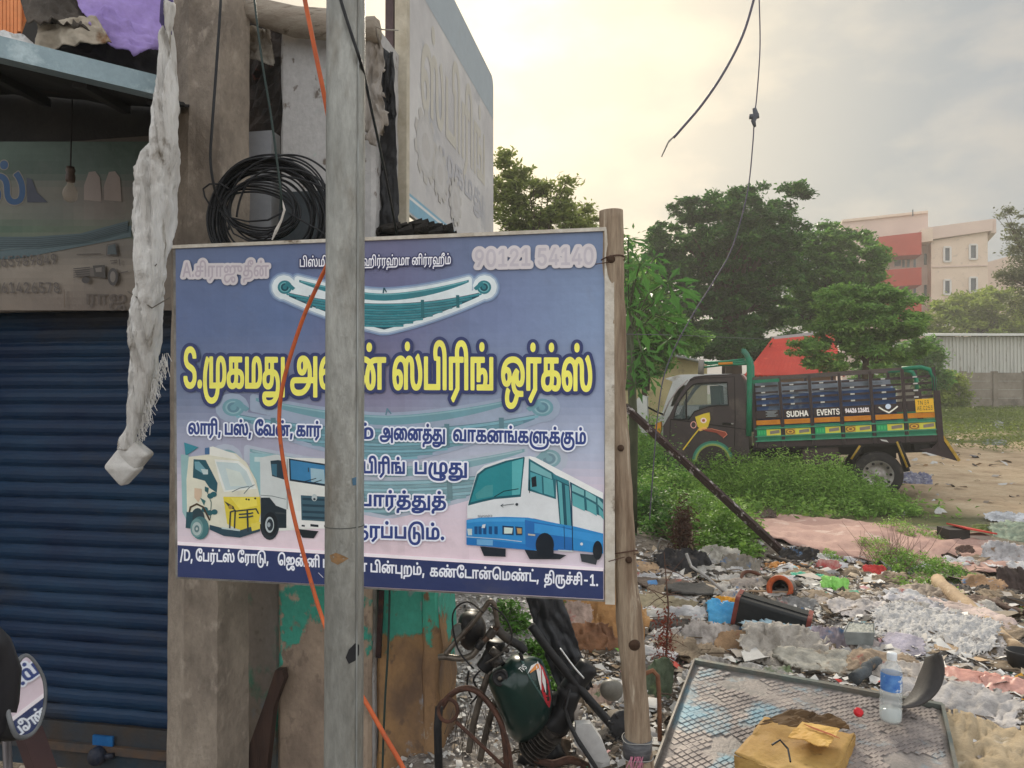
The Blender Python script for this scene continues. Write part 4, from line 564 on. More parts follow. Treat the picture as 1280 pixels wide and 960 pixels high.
# white lorry (partly behind the metal pole)
pb.poly((150,190,196),[(312,566),(341,568),(340,618),(313,620)]); pb.poly((196,214,214),[(318,571),(338,572),(338,578),(318,577)])
pb.poly(Wh,[(325,572),(345,568),(364,572),(405,573),(410,580),(410,660),(345,664),(326,655)])
pb.poly((206,212,210),[(325,572),(345,568),(362,572),(358,640),(326,640)])
pb.poly((40,60,72),[(338,576),(348,575),(357,577),(357,600),(340,595)]); pb.poly((66,112,132),[(339,580),(346,580),(346,596),(340,593)])
pb.poly((30,50,66),[(361,573),(407,580),(408,608),(362,601)]); pb.poly((60,130,176),[(363,575),(406,582),(407,605),(364,599)]); pb.poly((158,190,202),[(388,585),(405,587),(406,605),(389,602)])
pb.poly((64,96,110),[(376,619),(409,621),(409,652),(377,650)])
for y in (622,630,638,645): pb.poly((40,66,80),[(378,y),(409,y+1.5),(409,y+4.5),(378,y+3)])
pb.disc((190,200,200),(393,622),3.4,4.4); pb.disc((50,60,70),(393,624),1.6)
pb.poly((232,232,228),[(358,637),(376,639),(377,651),(410,654),(410,661),(361,660),(358,655)]); pb.poly((30,40,48),[(377,656),(381,656.3),(381,658.5),(377,658)]); pb.poly((30,40,48),[(388,655),(398,656),(398,659),(388,658)])
pb.poly((34,46,54),[(326,622),(337,622),(345,632),(358,637),(358,660),(345,660),(326,650)])
pb.line((40,50,58),[(365,600),(380,602),(395,598)],.9); pb.line((40,50,58),[(390,604),(402,600)],.9); pb.line((150,156,156),[(359,574),(359,636)],1.1); pb.line((120,130,132),[(326,619),(340,620),(357,624)],.8); pb.poly((60,66,70),[(344,640),(357,641),(357,643),(344,642)])
pb.disc((38,48,56),(337,656),12,19); pb.disc((26,34,40),(338,655),9,15); pb.disc((186,196,198),(337,656),5.5,10); pb.disc((40,50,58),(337.5,656),4,7.5); pb.disc((170,180,184),(336,656),2,3)
pb.poly((30,38,44),[(371,661),(398,664),(392,673),(378,672)]); pb.poly((60,70,74),[(385,585),(386,584),(386,590),(385,590)])
# yellow and white small truck
pb.poly((60,140,156),[(230,553),(248,559),(232,570)]); pb.poly((150,186,186),[(226,568),(236,569),(234,652),(228,640)])
pb.poly(cr,[(236,571),(262,568),(262,559),(295,567),(308,578),(320,600),(325,622),(326,655),(300,668),(262,660),(243,648),(234,650),(233,600)])
pb.poly((232,232,222),[(261,559),(266,558),(292,567),(300,575),(262,569)]); pb.poly((70,110,150),[(256,560),(262,559),(262,568),(256,568)])
pb.poly((232,234,226),[(268,574),(298,576),(311,587),(321,611),(280,615),(274,598)]); pb.poly((198,214,214),[(270,577),(297,579),(308,589),(317,609),(282,613),(277,598)]); pb.poly((212,222,214),[(282,585),(300,590),(309,607),(288,608)])
pb.poly((42,88,100),[(242,574),(257,575),(265,590),(272,604),(271,616),(262,610),(256,601),(241,597)]); pb.poly((112,160,172),[(243,577),(249,577),(260,590),(254,592),(244,586)]); pb.poly((190,206,204),[(251,586),(260,587),(260,593),(254,593)])
pb.line((90,110,110),[(290,615),(300,610),(311,608)],.9); pb.line((90,110,110),[(305,617),(312,609),(318,606)],.9)
pb.poly((226,206,66),[(279,621),(325,621),(326,640),(323,655),(302,664),(284,655)]); pb.poly((238,222,96),[(288,622),(320,622),(322,632),(300,637)])
pb.poly((60,60,50),[(280,626),(292,633),(294,638),(286,634)]); pb.disc((170,140,60),(288,634),2.6)
for i,(x,y) in enumerate([(308,624),(311,624.5),(319,623)]): pb.disc((40,44,40),(x,y),1.2)
pb.poly((210,186,160),[(243,610),(252,611),(252,620),(248,628),(243,622)]); pb.poly((60,110,110),[(250,622),(257,626),(255,632)]); pb.poly((40,92,100),[(256,608),(261,610),(260,616),(256,614)])
for x,y in ((263,620),(267,618),(256,637),(262,641),(268,640)): pb.disc((40,96,104),(x,y),4,3.4)
pb.line((50,90,92),[(263,648),(264,628),(258,612)],.9)
pb.line((70,56,40),[(235,648),(238,634),(246,630),(254,634),(262,650)],2.2)
pb.disc((44,66,74),(247,650),9,15); pb.poly((40,80,90),[(233,640),(241,640),(240,661),(232,660)])
pb.disc((70,118,122),(250,660),11,14.5); pb.disc((110,150,150),(246,660),8,12); pb.disc((176,192,190),(246,661),6,8.5); pb.disc((96,126,130),(246,661),3.2,4.6); pb.disc((190,200,196),(246,661),1.4,1.8)
pb.poly((40,70,84),[(262,656),(282,661),(300,663),(324,655),(325,664),(300,672),(280,670),(262,662)]); pb.poly((190,206,204),[(277,659),(300,662),(300,664),(277,661)])
pb.line((34,50,58),[(287,660),(288,640),(294,638),(293,660)],1.8); pb.line((34,50,58),[(294,639),(320,636),(323,642)],1.6); pb.line((34,50,58),[(309,638),(310,664)],2)
for y in (643,647): pb.line((40,60,70),[(299,y),(312,y-1),(316,y-2)],1.8)
pb.poly((232,214,90),[(313,655),(325,652),(325,661),(315,664)])
# bus
pb.poly((34,42,52),[(600,683),(632,686),(632,696),(605,695)]); pb.poly((40,46,54),[(655,686),(708,694),(700,699),(662,699)]); pb.poly((60,66,72),[(725,692),(748,694),(745,706),(727,702)])
pb.poly((222,226,228),[(584,632),(586,625),(596,590),(605,582),(630,574),(662,570),(670,572),(754,616),(754,668),(668,648),(584,648)])
pb.poly((238,240,238),[(662,570),(670,572),(754,616),(754,624),(700,598),(662,574)])
pb.poly((28,92,104),[(585,632),(588,620),(596,593),(606,585),(632,576),(655,571),(656,572),(651,621),(618,624),(600,628)])
pb.poly((44,138,146),[(588,628),(591,618),(599,594),(608,587),(634,578),(654,573),(650,618),(618,621),(600,625)]); pb.poly((90,176,180),[(640,577),(654,573),(650,618),(640,619)])
pb.poly((72,148,152),[(594,618),(607,607),(616,606),(616,620),(596,624)]); pb.line((20,60,66),[(618,621),(630,614),(648,611)],1.2)
pb.poly((40,104,116),[(661,573),(690,590),(695,594),(695,624),(660,613)]); pb.poly((120,178,182),[(663,577),(689,592),(690,599),(663,588)]); pb.poly((80,158,168),[(663,590),(677,595),(678,617),(663,611)]); pb.poly((92,168,174),[(679,596),(691,600),(693,621),(680,617)])
pb.poly((30,36,44),[(664,597),(670,595),(671,608),(665,609)]); pb.line((30,36,44),[(662,600),(662,616)],1)
pb.poly((60,130,142),[(691,592),(711,601),(712,607),(692,598)]); pb.poly((34,84,98),[(695,599),(712,607),(716,662),(700,658)]); pb.poly((96,170,176),[(697,601),(702,604),(705,656),(701,655)]); pb.poly((76,150,160),[(706,606),(711,608),(714,658),(709,657)])
pb.poly((44,100,112),[(712,602),(754,624),(754,646),(716,632)])
for a,b,c,d in ((714,730,604,632),(732,745,612,638),(747,754,621,643)):
    pb.poly((124,184,186),[(a,c+1),(b,c+9),(b,c+16),(a,c+9)]); pb.poly((96,170,174),[(a+1,c+12),(b,c+19),(b+1,d+7),(a+2,d)])
pb.poly((50,140,204),[(583,650),(600,647),(630,646),(660,647),(700,655),(718,658),(754,667),(754,692),(716,688),(668,688),(583,681)])
pb.poly((70,160,220),[(583,650),(600,648),(656,648),(657,652),(600,652),(583,654)]); pb.poly((36,118,188),[(583,672),(656,680),(668,682),(668,688),(583,681)])
pb.poly((40,110,180),[(656,650),(700,658),(716,661),(715,688),(668,687),(657,683)]); pb.poly((60,150,214),[(668,654),(700,659),(716,663),(754,669),(754,680),(716,672),(668,666)])
pb.line((24,70,110),[(705,658),(706,686)],1); pb.line((24,60,90),[(714,604),(716,688)],1.2)
for x in (593,598,604,611,618): pb.poly((24,78,130),[(x,658),(x+4,658),(x+4,668),(x,667.5)])
pb.poly((220,226,226),[(603,656),(607,655),(606,660),(602,660)])
pb.poly((22,52,84),[(628,657),(642,658),(642,669),(628,668)]); pb.poly((206,222,214),[(630,659),(641,660),(640,667),(630,667)]); pb.poly((30,60,90),[(644,658),(653,659),(653,669),(645,669)]); pb.poly((190,156,104),[(646,660),(652,660.5),(652,667),(647,667)])
pb.poly((200,216,214),[(584,661),(590,661),(590,669),(585,669)]); pb.line((190,206,216),[(583,671),(626,674),(652,677)],.9); pb.poly((110,170,214),[(596,674),(616,675),(616,682),(596,681)])
pb.poly((196,190,170),[(660,667),(669,668),(669,670),(660,669)]); pb.line((200,210,210),[(698,688),(716,689)],1.6); pb.disc((220,226,226),(727,680),1.8)
pb.disc((26,34,44),(681,681),11.5,15,up=True); pb.poly((26,34,44),[(670,680),(692,682),(692,696),(672,696)]); pb.disc((26,34,44),(747,688),6,12)
pb.line((80,90,96),[(626,632),(642,630)],.8); pb.line((80,90,96),[(629,630),(626,632),(629,634)],.8); pb.disc((60,66,72),(646,630.5),1.8)
F_=field(ptext('mah',597,615.5,647,646,3.2,cap=727),.16,.5); pb.iso(F_,0,(90,96,104))
pb.build('vehicle_picture',sgn,m=PICT,label='printed small truck, lorry and blue and white bus')
# ---- lettering
pb=PB(SG); pb.lay=100
pb.poly((44,54,92),[(222,band(222)+3.5),(754,band(754)+3.5),(754,749),(222,721)]); pb.poly((228,218,222),[(222,band(222)-1),(754,band(754)-1),(754,band(754)+3.5),(222,band(222)+3.5)])
def put(keys,fill,lev,halos,cell,cap=None):
    sh=[]
    for k in keys: sh+=ptext(*k,cap=cap)
    F_=field(sh,cell,max([0]+[-l for l,_ in halos])+1)
    for l,c in halos: pb.iso(F_,l,c)
    pb.iso(F_,lev,fill)
title=[('t1',229,357,484,485,38),('t2',363,430,485,485,39),('t3',441,482,486,486,39),('t4',490,618,486,487,40),('t5',626,741,487,488,40)]
put(title,(228,222,102),-1.25,[(-5.6,(50,58,98))],.5)
put([('name',228,336,346,345,13.5)],(168,158,166),-.3,[(-3.4,(190,184,186))],.5)
put([('ph',592,743,333.5,330,21)],(174,168,174),-.6,[(-4.4,(190,184,186))],.5,cap=727)
put([('bis1',374,409,333.5,333,9.5),('bis2',453,564,332.5,330,9.5)],(222,222,226),-.15,[(-1.6,(58,60,92))],.32)
put([('l1',235,401,542,545.5,13),('l1b',444,468,548,548.5,13.5),('l2',475,557,549,551,14),('l2b',566,733,551,555,14)],(46,62,118),-.75,[(-2.7,(214,218,228))],.4)
put([('l3',453,507,591,592,14),('l3b',517,585,592,593,14),('l4',448,558,632,634,13.5),('l5',443,556,671,674.5,14)],(46,62,118),-.8,[(-2.9,(216,218,228))],.4)
put([('a1',225,336,700.5,704,10.5),('a2',347,415,706,710,10.5),('a3',450,531,714,719,10.5),('a4',537,674,720,727,10.5),('a5',680,748,728,732.5,10.5)],(218,220,228),-.45,[],.36)
pb.line((200,200,206),[(398,716),(404,722)],.7)
pb.build('lettering',sgn,label='Tamil lettering in yellow, white and blue')
# ================================================================ shop front at left
CONC=mat('weathered_concrete',(152,140,126),(112,102,92),(168,156,142),scale=5,scale3=11,thr3=(.56,.7),rough=.9,bump=.55,bscale=45,fine=.16,st=(1,1,.6))
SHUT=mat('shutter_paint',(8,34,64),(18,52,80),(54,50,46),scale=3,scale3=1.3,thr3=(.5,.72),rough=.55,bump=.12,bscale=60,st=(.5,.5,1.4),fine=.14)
# roller shutter: slats one by one
sh=thing('roller_shutter','dusty blue ribbed steel roller shutter closed behind the hanging white cloth','shutter',FP(-2.6,.75,0))
s0,s1=-3.4,fsz(.75,224,600)[0]; pitch_=.078
prof=[(0,0),(-.003,.006),(-.010,.016),(-.014,.034),(-.012,.052),(-.004,.064),(.001,.068),(.002,.073),(0,.0775)]
def slatmesh(z):
    m=MB(); n=len(prof); K=48; vs=[]
    for q in range(K+1):
        s_=s0+(s1-s0)*q/K; w_=.004*MN.noise(V((s_*3,z*5,0)))+.003*MN.noise(V((s_*11,z*9,4)))
        vs+=[FP(s_,.75+d+w_,z+h+w_*.6) for d,h in prof]
    return m.add(vs,[(q*n+i,(q+1)*n+i,(q+1)*n+i+1,q*n+i+1) for q in range(K) for i in range(n-1)])
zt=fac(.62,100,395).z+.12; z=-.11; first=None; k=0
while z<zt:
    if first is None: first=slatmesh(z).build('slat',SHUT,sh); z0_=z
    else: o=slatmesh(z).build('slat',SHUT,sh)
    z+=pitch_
m=MB(); m.fbox(s0,s1,.735,.765,-.34,-.115); m.build('bottom_plate',mat('shutter_bottom',(34,56,70),(62,54,48),(26,44,62),scale=3,rough=.6,scale3=4,bump=.2),sh)
m=MB(); m.fbox(s0,s1,.712,.733,-.245,-.205); m.build('bottom_rail',mat('rail',(52,60,66),(88,70,56),scale=6,rough=.6),sh)
c=fac(.70,122,945); m=MB(); m.lathe([(.0,-.03),(.035,-.028),(.045,-.01),(.045,.01),(.03,.025),(0,.028)],c,DV,16); m.bar(c+FV*.03,c+FV*.085+V((0,0,.008)),.022,.02,DV)
m.build('lock_boss',mat('dark_blue_iron',(26,34,52),(50,50,56),scale=20,rough=.5,bump=.3),sh,smooth=True)
c2=fac(.722,128,926); m=MB(); m.bar(c2-FV*.05,c2+FV*.06,.012,.05,up=(0,0,1)); m.build('lock_plate',mat('bright_blue_paint',(20,84,140),(30,96,150),(60,70,70),scale=14,rough=.5),sh)
m=MB(); m.fbox(s0,s1,.775,.79,-.34,zt+.1); m.build('slat_gap_block',mat('gap_block_dark',(14,18,24)),sh)  # added dark plate, stops light leaking through the slat gaps
# painted fascia board over the shutter
D1=.55
def FA(px,py,l=0): return fac(D1-.012-.0004*l,px,py)
zf0=fac(D1,100,388).z; zf1=fac(D1,100,176).z
fa=thing('painted_fascia_board','dim hand painted board above the shutter with blue letter, leaf spring and small truck','sign board',FP(-2,D1,zf0))
m=MB(); m.fbox(-3.4,s1,D1,D1+.03,zf0,zf1); m.build('board',mat('fascia_back',(96,88,80),scale=8),fa)
pb=PB(FA)
NX,NY=50,26; fx=[-420,0,60,120,170,240]; fy=[176,205,235,262,285,300,330,388]
G1=(52,70,58); G2=(96,100,88); C1=(112,104,94); C2=(98,92,84); S_=(122,112,100)
ft=[[G1]*6,[(48,66,54)]*6,[(78,82,74),(90,86,78),(86,84,74),(92,84,76),(84,80,72),(84,80,72)],[(74,82,72),(86,88,78),(82,84,76),(98,90,82),(92,88,78),(90,86,76)],[(58,76,60),(60,78,62),(72,84,68),(80,88,72),(66,78,64),(66,78,64)],[C2,(104,98,86),(104,98,88),C2,C2,C2],[C1,C1,C1,C1,C1,C1],[(104,94,84),(100,90,80),(96,86,78),(92,82,74),(96,86,76),(96,86,76)]]
for j in range(NY):
    for i in range(NX):
        q=[(-420+640*(i+a)/NX,177+211*(j+b)/NY-0.0*(i)) for a,b in ((0,0),(1,0),(1,1),(0,1))]; cx=q[0][0];cy=q[0][1]
        ck=smp(fx,fy,ft,cx,cy); pb.add([FA(*p,0) for p in q],[(0,1,2,3)]); pb.c.append(k_(ck,1+.12*MN.noise(V((cx*.02,cy*.04,0)))))
pb.build('painted_ground',fa)
pb=PB(FA); pb.lay=2
F_=field(ptext('f1',-24,34,254,254,36),.7,5); pb.iso(F_,-2.4,(104,98,88)); pb.iso(F_,-1.2,(14,56,92))
pb.poly((40,44,58),[(33,222),(40,224),(46,240),(60,253),(34,253)]); 
for x in (105,130): 
    pb.poly((118,106,98),[(x,232),(x+6,215),(x+14,214),(x+20,222),(x+22,252),(x,250)])
pb.strip((64,80,84),lambda t:(-200+364*t,316-2+ -32*max(0,t-.55)/.45),lambda t:(-200+364*t,316+8-28*max(0,t-.6)/.4))
for i in range(5): pb.strip((44,56,60) if i%2 else (72,86,88),lambda t:(-180+(300-i*22)*t,307+i*2-6*max(0,t-.6)/.4),lambda t:(-180+(300-i*22)*t,308.6+i*2-6*max(0,t-.6)/.4))
pb.poly((60,76,80),[(40,296),(100,292),(160,276),(160,290),(110,303),(50,310),(-60,311),(-60,296)])
for i in range(5): pb.line((40,52,56),[(-60,297+i*3),(50,298+i*2.4),(105,294+i*2),(160,279+i*2.2)],.8)
F_=field(textshapes('num1',-8,334,72,330,-13/727*1000,slant=-.15),.35,.8); pb.iso(F_,-.05,(74,68,64))
F_=field(textshapes('num2',-8,366,76,366,-13/727*1000,slant=-.15),.35,.8); pb.iso(F_,-.05,(74,68,64))
F_=field(ptext('f2',106,158,380,381,13),.4,.8); pb.iso(F_,.0,(80,72,66))
for pts in ([(96,318),(126,317)],[(134,306),(145,304),(147,319),(133,319),(134,306)],[(138,326),(146,325)],[(139,329),(146,328)],[(149,324),(150,332)],[(151,341),(160,339)]): pb.line((70,64,60),pts,1)
pb.poly((62,70,72),[(135,307),(144,305),(146,318),(134,318)]); pb.poly((84,78,72),[(93,338),(131,333),(131,348),(120,346),(96,345)])
for i in range(5): pb.line((58,54,52),[(92,336+i*2.6),(112,334+i*2.6)],1)
pb.poly((58,54,50),[(116,332),(131,331),(132,348),(118,345)]); pb.poly((100,94,88),[(119,335),(127,334),(127,340),(120,340)]); pb.disc((60,56,54),(141,346),6.5,11); pb.disc((104,98,92),(141,346),3.5,7); pb.disc((56,52,50),(107,350),5,4)
pb.line((90,78,66),[(80,362),(81,384)],1.2)
pb.build('painted_lettering',fa)
# bulb hanging in front of the fascia
bc=fac(D1-.15,88,222)
bl=thing('light_bulb','unlit bulb in a dusty holder hanging before the painted board','light bulb',bc)
m=MB(); m.tube([bc+V((0,0,.03)),bc+V((.005,0,.35))],.003,6); m.build('cord',mat('old_cord',(40,36,34)),bl)
m=MB(); m.lathe([(.0,.05),(.016,.048),(.02,.03),(.016,.02),(.02,.008),(.02,-.012),(.016,-.02),(.0,-.021)],bc,(0,0,1),14); m.build('holder',mat('bakelite',(112,96,84),(70,56,50),scale=30,rough=.5),bl,smooth=True)
m=MB(); m.lathe([(.012,-.02),(.015,-.035),(.028,-.055),(.032,-.075),(.026,-.098),(.012,-.108),(0,-.11)],bc,(0,0,1),16); m.build('glass',mat('bulb_glass',(190,176,160),rough=.25,alpha=.35),bl,smooth=True)
# awning: metal edge beam, dark sheet going back to the wall
AL=at(-330,-20,2.0); 
def awn(px,py,Y): return at(px,py,Y)
bA,bB=awn(-260,-1,1.95),awn(214,114,2.42)
m=MB(); m.bar(bA,bB,.05,.064,up=(0,0,1)); 
aw=thing('awning','sheet metal awning with pale blue edge beam sloping over the shutter','awning',bB)
m.build('edge_beam',mat('pale_blue_metal',(150,168,174),(128,146,152),(170,186,190),scale=5,rough=.42,metal=.25,scale3=4,bump=.12,bscale=80),aw)
zc=zf1+.18
m=MB(); P=[bA+V((0,.05,-.02)),bB+V((0,.04,-.02)),FP(s1+.02,D1+.3,zc+.05),FP(-3.4,D1+.3,zc+.25)]
m.sheet([P[0],P[1],P[2],P[3]],30,8,.01,3); m.build('roof_sheet',mat('shade_dark_sheet',(22,19,19),(22,20,22),(50,32,26),scale=4,rough=.8,bump=.2),aw,solid=.01)  # near-black colour paints in the shade under the awning; brown patches are rust
for t in (.35,.7,.93):
    a=bA.lerp(bB,t)+V((0,.03,-.03)); b=P[3].lerp(P[2],t)+V((0,0,-.03)); m=MB(); m.bar(a,b,.04,.04); m.build('rafter',mat('shade_dark_rafter',(20,17,16),rough=.7),aw)  # rafters coloured near-black as well, for the shade under the sheet
# shop wall round the shutter (mostly behind the awning)
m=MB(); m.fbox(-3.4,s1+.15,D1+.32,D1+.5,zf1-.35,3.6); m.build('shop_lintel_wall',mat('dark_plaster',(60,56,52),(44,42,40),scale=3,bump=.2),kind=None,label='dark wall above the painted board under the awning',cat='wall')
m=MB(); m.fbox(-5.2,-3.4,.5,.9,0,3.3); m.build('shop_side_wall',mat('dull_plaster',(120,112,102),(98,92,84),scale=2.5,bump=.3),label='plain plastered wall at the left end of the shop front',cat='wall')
# ---------------------------------------------------------------- concrete electric pole
pc=fac(.42,262,500); sP0=fsz(.42,219,500)[0]; sP1=fsz(.42,305,500)[0]
m=MB(); cs=[]; 
ctr=FP((sP0+sP1)/2,.42,0); ang=math.radians(-14-10.5)
for z in np.linspace(-.6,4.6,52):
    tp=1-.02*z; tw=0
    for k,(x,y) in enumerate([(-.135,.10),(-.142,-.085),(-.01,-.118),(.015,-.10),(.125,-.068),(.135,.10)]):
        x*=tp;y*=tp; p=ctr+V((x*math.cos(ang)-y*math.sin(ang),x*math.sin(ang)+y*math.cos(ang),z)); p+=V((MN.noise(p*9),MN.noise(p*9+V((5,0,0))),0))*.006
        cs.append(p)
n=6; m.add(cs,[(r*n+k,r*n+(k+1)%n,(r+1)*n+(k+1)%n,(r+1)*n+k) for r in range(51) for k in range(n)]+[tuple(51*n+k for k in range(n))])
m.build('concrete_pole',CONC,label='rough brown concrete pole standing between the blue shutter and the painted pillar',cat='pole')
# crack lines on it
# ---------------------------------------------------------------- painted pillar and low wall behind the sign
def peel(name,base,paint,under,plz,lo,hi,sc=3.2,th=(.5,.54),th2=(.6,.64),bi=.12):
    m=bpy.data.materials.new(name); m.use_nodes=True; t=m.node_tree; bs=t.nodes['Principled BSDF']; L=t.links.new
    g=nn(t,'ShaderNodeNewGeometry'); sx=nn(t,'ShaderNodeSeparateXYZ'); L(g.outputs['Position'],sx.inputs[0])
    mp=nn(t,'ShaderNodeMapping'); mp.inputs['Scale'].default_value=(1,1,.7); L(g.outputs['Position'],mp.inputs[0])
    def noi(s,loc,d=8,r=.6):
        n=nn(t,'ShaderNodeTexNoise'); n.inputs['Scale'].default_value=s; n.inputs['Detail'].default_value=d; n.inputs['Roughness'].default_value=r
        q=nn(t,'ShaderNodeMapping'); q.inputs['Location'].default_value=loc; L(mp.outputs[0],q.inputs[0]); L(q.outputs[0],n.inputs[0]); return n.outputs[0]
    def mr(x,a,b,c=0,d=1):
        r=nn(t,'ShaderNodeMapRange'); r.inputs[1].default_value=a; r.inputs[2].default_value=b; r.inputs[3].default_value=c; r.inputs[4].default_value=d; L(x,r.inputs[0]); return r.outputs[0]
    def mix(f,a,b):
        x=nn(t,'ShaderNodeMix',data_type='RGBA'); L(f,x.inputs[0])
        for i,c in ((6,a),(7,b)):
            if isinstance(c,tuple): x.inputs[i].default_value=(*lin(c),1)
            else: L(c,x.inputs[i])
        return x.outputs[2]
    def add(a,b):
        x=nn(t,'ShaderNodeMath',operation='ADD'); L(a,x.inputs[0]); L(b,x.inputs[1]); return x.outputs[0]
    pl=mix(mr(noi(4,(0,0,0)),.35,.65),*base)
    # height bias: how much paint survives
    zb=mr(sx.outputs[2],lo,hi,-bi,bi)
    f1=mr(add(noi(sc,(3,1,2)),zb),*th); f2=mr(noi(sc*.8,(9,4,1)),*th2)
    c=mix(f1,pl,paint); c=mix(f2,c,under) if under else c
    f3=mr(noi(14,(1,8,3)),.6,.66); c=mix(f3,c,base[1])
    rr=mr(noi(50,(0,0,0)),0,1,.75,1.25); s=nn(t,'ShaderNodeVectorMath',operation='SCALE'); L(c,s.inputs[0]); L(rr,s.inputs['Scale']); L(s.outputs[0],bs.inputs['Base Color'])
    bs.inputs['Roughness'].default_value=.85; b=nn(t,'ShaderNodeBump'); b.inputs['Strength'].default_value=.5; b.inputs['Distance'].default_value=.012
    h=add(noi(38,(0,0,0)),f1); L(h,b.inputs['Height']); L(b.outputs[0],bs.inputs['Normal']); return m
TURQ=(62,150,130); 
PM=peel('peeling_turquoise',((166,128,84),(106,84,66)),TURQ,(140,140,142),0,.15,.75,3.2,(.47,.5),(.62,.65),.22)
PM2=peel('peeling_white',((140,134,126),(110,100,92)),(176,174,172),(124,172,152),0,1.4,2.1,4.2,(.36,.42),(.59,.64))
def rough_box(s0,s1,d0,d1,z0,z1,amp=.006,nz=30,ns=10,cham=.015):
    m=MB(); ring=[(s0,d1),(s0,d0+cham),(s0+cham,d0)]+[(s0+cham+(s1-s0-2*cham)*i/ns,d0) for i in range(1,ns)]+[(s1-cham,d0),(s1,d0+cham),(s1,d1)]
    n=len(ring); vs=[]
    for j in range(nz+1):
        z=z0+(z1-z0)*j/nz
        for s_,d_ in ring:
            p=FP(s_,d_,z); q=MN.noise(p*7)+.5*MN.noise(p*19); vs.append(p-DV*amp*q+FV*amp*MN.noise(p*9+V((4,4,4)))*(1 if s_ in(s0,s1) else 0)*2)
    return m.add(vs,[(r*n+k,r*n+k+1,(r+1)*n+k+1,(r+1)*n+k) for r in range(nz) for k in range(n-1)]+[tuple(nz*n+k for k in range(n))])
d2=.62
SPX=lambda px,d=d2,py=600: fsz(d,px,py)[0]
zlow=fac(d2,480,296).z
rough_box(SPX(352),SPX(470),d2-.03,d2+.3,-.3,3.12).build('wall_pillar',PM2,label='peeling white and turquoise plastered pillar behind the coil of black cable',cat='pillar')
rough_box(SPX(471),SPX(549),d2,d2+.28,-.5,zlow,amp=.012).build('low_wall_end',PM,label='turquoise and brown peeling wall end to the right of the galvanised pole',cat='wall')
rough_box(SPX(354),SPX(469),d2-.045,d2-.033,-.5,fac(d2,400,320).z,amp=.003).build('plaster_facing',peel('brown_peel',((170,150,130),(124,108,94)),TURQ,(170,152,134),0,-.1,.85,4.2,(.53,.56),(.6,.63),.14),label='bare brown plaster facing on the lower half of the pillar',cat='wall')
rough_box(SPX(300,.7),SPX(350,.7),.7,.95,-.5,fac(.7,330,330).z,amp=.004).build('recessed_wall_strip',peel('green_strip',((140,134,128),(118,112,104)),(46,128,106),(122,130,136),0,.5,1.2,3.4,(.42,.5)),label='narrow turquoise painted wall strip between the concrete pole and the pillar',cat='wall')
rough_box(SPX(529),SPX(549),d2-.014,d2-.002,-.25,zlow-.004,amp=.006).build('wall_edge_plaster',peel('ochre_edge',((168,132,92),(126,98,72)),(70,164,140),(188,180,168),0,.2,.8,5.5,(.5,.53),(.56,.6),.2),label='ochre and bright turquoise plaster edge at the right end of the low wall',cat='wall')
# iron flat on low wall
a=fac(d2-.03,477,738);b=fac(d2-.03,473,822); m=MB(); m.bar(a,b,.022,.012,up=DV); m.build('iron_strap',mat('dark_rust',(58,38,34),(34,28,30),(88,52,36),scale=20,rough=.8,bump=.3),label='short rusty iron strap fixed on the turquoise wall under the sign',cat='strap')
# rubble and soot on top of the low wall
m=MB()
for i in range(150):
    p=FP(RN.uniform(SPX(452),SPX(548)),d2+RN.uniform(-.01,.29),zlow+RN.uniform(0,.03)+.05*RN.uniform()**3); m.tube([p+V((-.03,0,0)),p+V((.03,.01,.01))],[.012,RN.uniform(.018,.034)],6,na=.6,nf=20,seed=i)
m.build('wall_top_rubble',mat('sooty_rubble',(46,42,38),(26,26,26),(90,84,76),scale=16,rough=.9,bump=.5),label='dark broken rubble lying on top of the low wall behind the sign',cat='rubble',kind='stuff')
# grey pipe box left of pillar
a=fac(.60,321,164); b=fac(.60,321,330); m=MB(); m.fbox(fsz(.6,305,240)[0],fsz(.6,339,240)[0],.6,.68,b.z,a.z); m.build('grey_box_duct',mat('grey_pvc',(150,152,156),(134,136,140),scale=5,rough=.6),label='plain grey rectangular duct behind the left side of the cable coil',cat='duct')
m=MB(); q=[fac(.58,350,240),fac(.58,408,238),fac(.58,408,330),fac(.58,345,330)]; m.prism(q,DV,.02); m.build('slate_sheet',mat('slate_panel',(70,76,80),(54,60,64),scale=7,rough=.7),label='dark slate grey panel seen through the right side of the cable coil',cat='panel')
# dark gap above it, bundled sack roll and rags
m=MB(); m.sheet([fac(.72,300,335),fac(.72,362,335),fac(.72,362,20),fac(.72,300,20)],10,30,.03,8); m.build('dark_wall_patch',mat('dark_blotched_wall',(62,54,50),(30,28,28),(110,60,52),scale=8,scale3=7,thr3=(.6,.68),bump=.5),label='dark blotched wall patch between concrete pole and pillar',cat='wall')  # dark sheet with reddish blotches closing the gap
def rag(name,label,cat,pts,ms,d=None,nu=26,nv=18,amp=.02,freq=8,seed=1,fold=0,rag_=0,group=None,solid=.004):
    m=MB(); m.sheet(pts,nu,nv,amp,freq,seed,rag_,fold); return m.build(name,ms,label=label,cat=cat,group=group,smooth=True,solid=solid)
DW=mat('dirty_white_cloth',(176,172,164),(150,142,130),(104,92,78),scale=6,scale3=4,thr3=(.6,.72),rough=.85,bump=.3,bscale=70,spec=.15)
m=MB(); m.tube([fac(.50,296,8),fac(.5,330,16),fac(.50,370,26),fac(.5,408,34),fac(.5,440,38),fac(.5,472,36)],[.045,.062,.066,.062,.06,.05],16,na=.35,nf=14); m.build('sack_roll',mat('sack_cloth',(172,162,148),(146,134,120),(110,98,84),scale=5,scale3=8,rough=.9,bump=.45,bscale=60,st=(1,1,5)),label='rolled pale sacking lying across the top of the pillar',cat='sack',smooth=True)
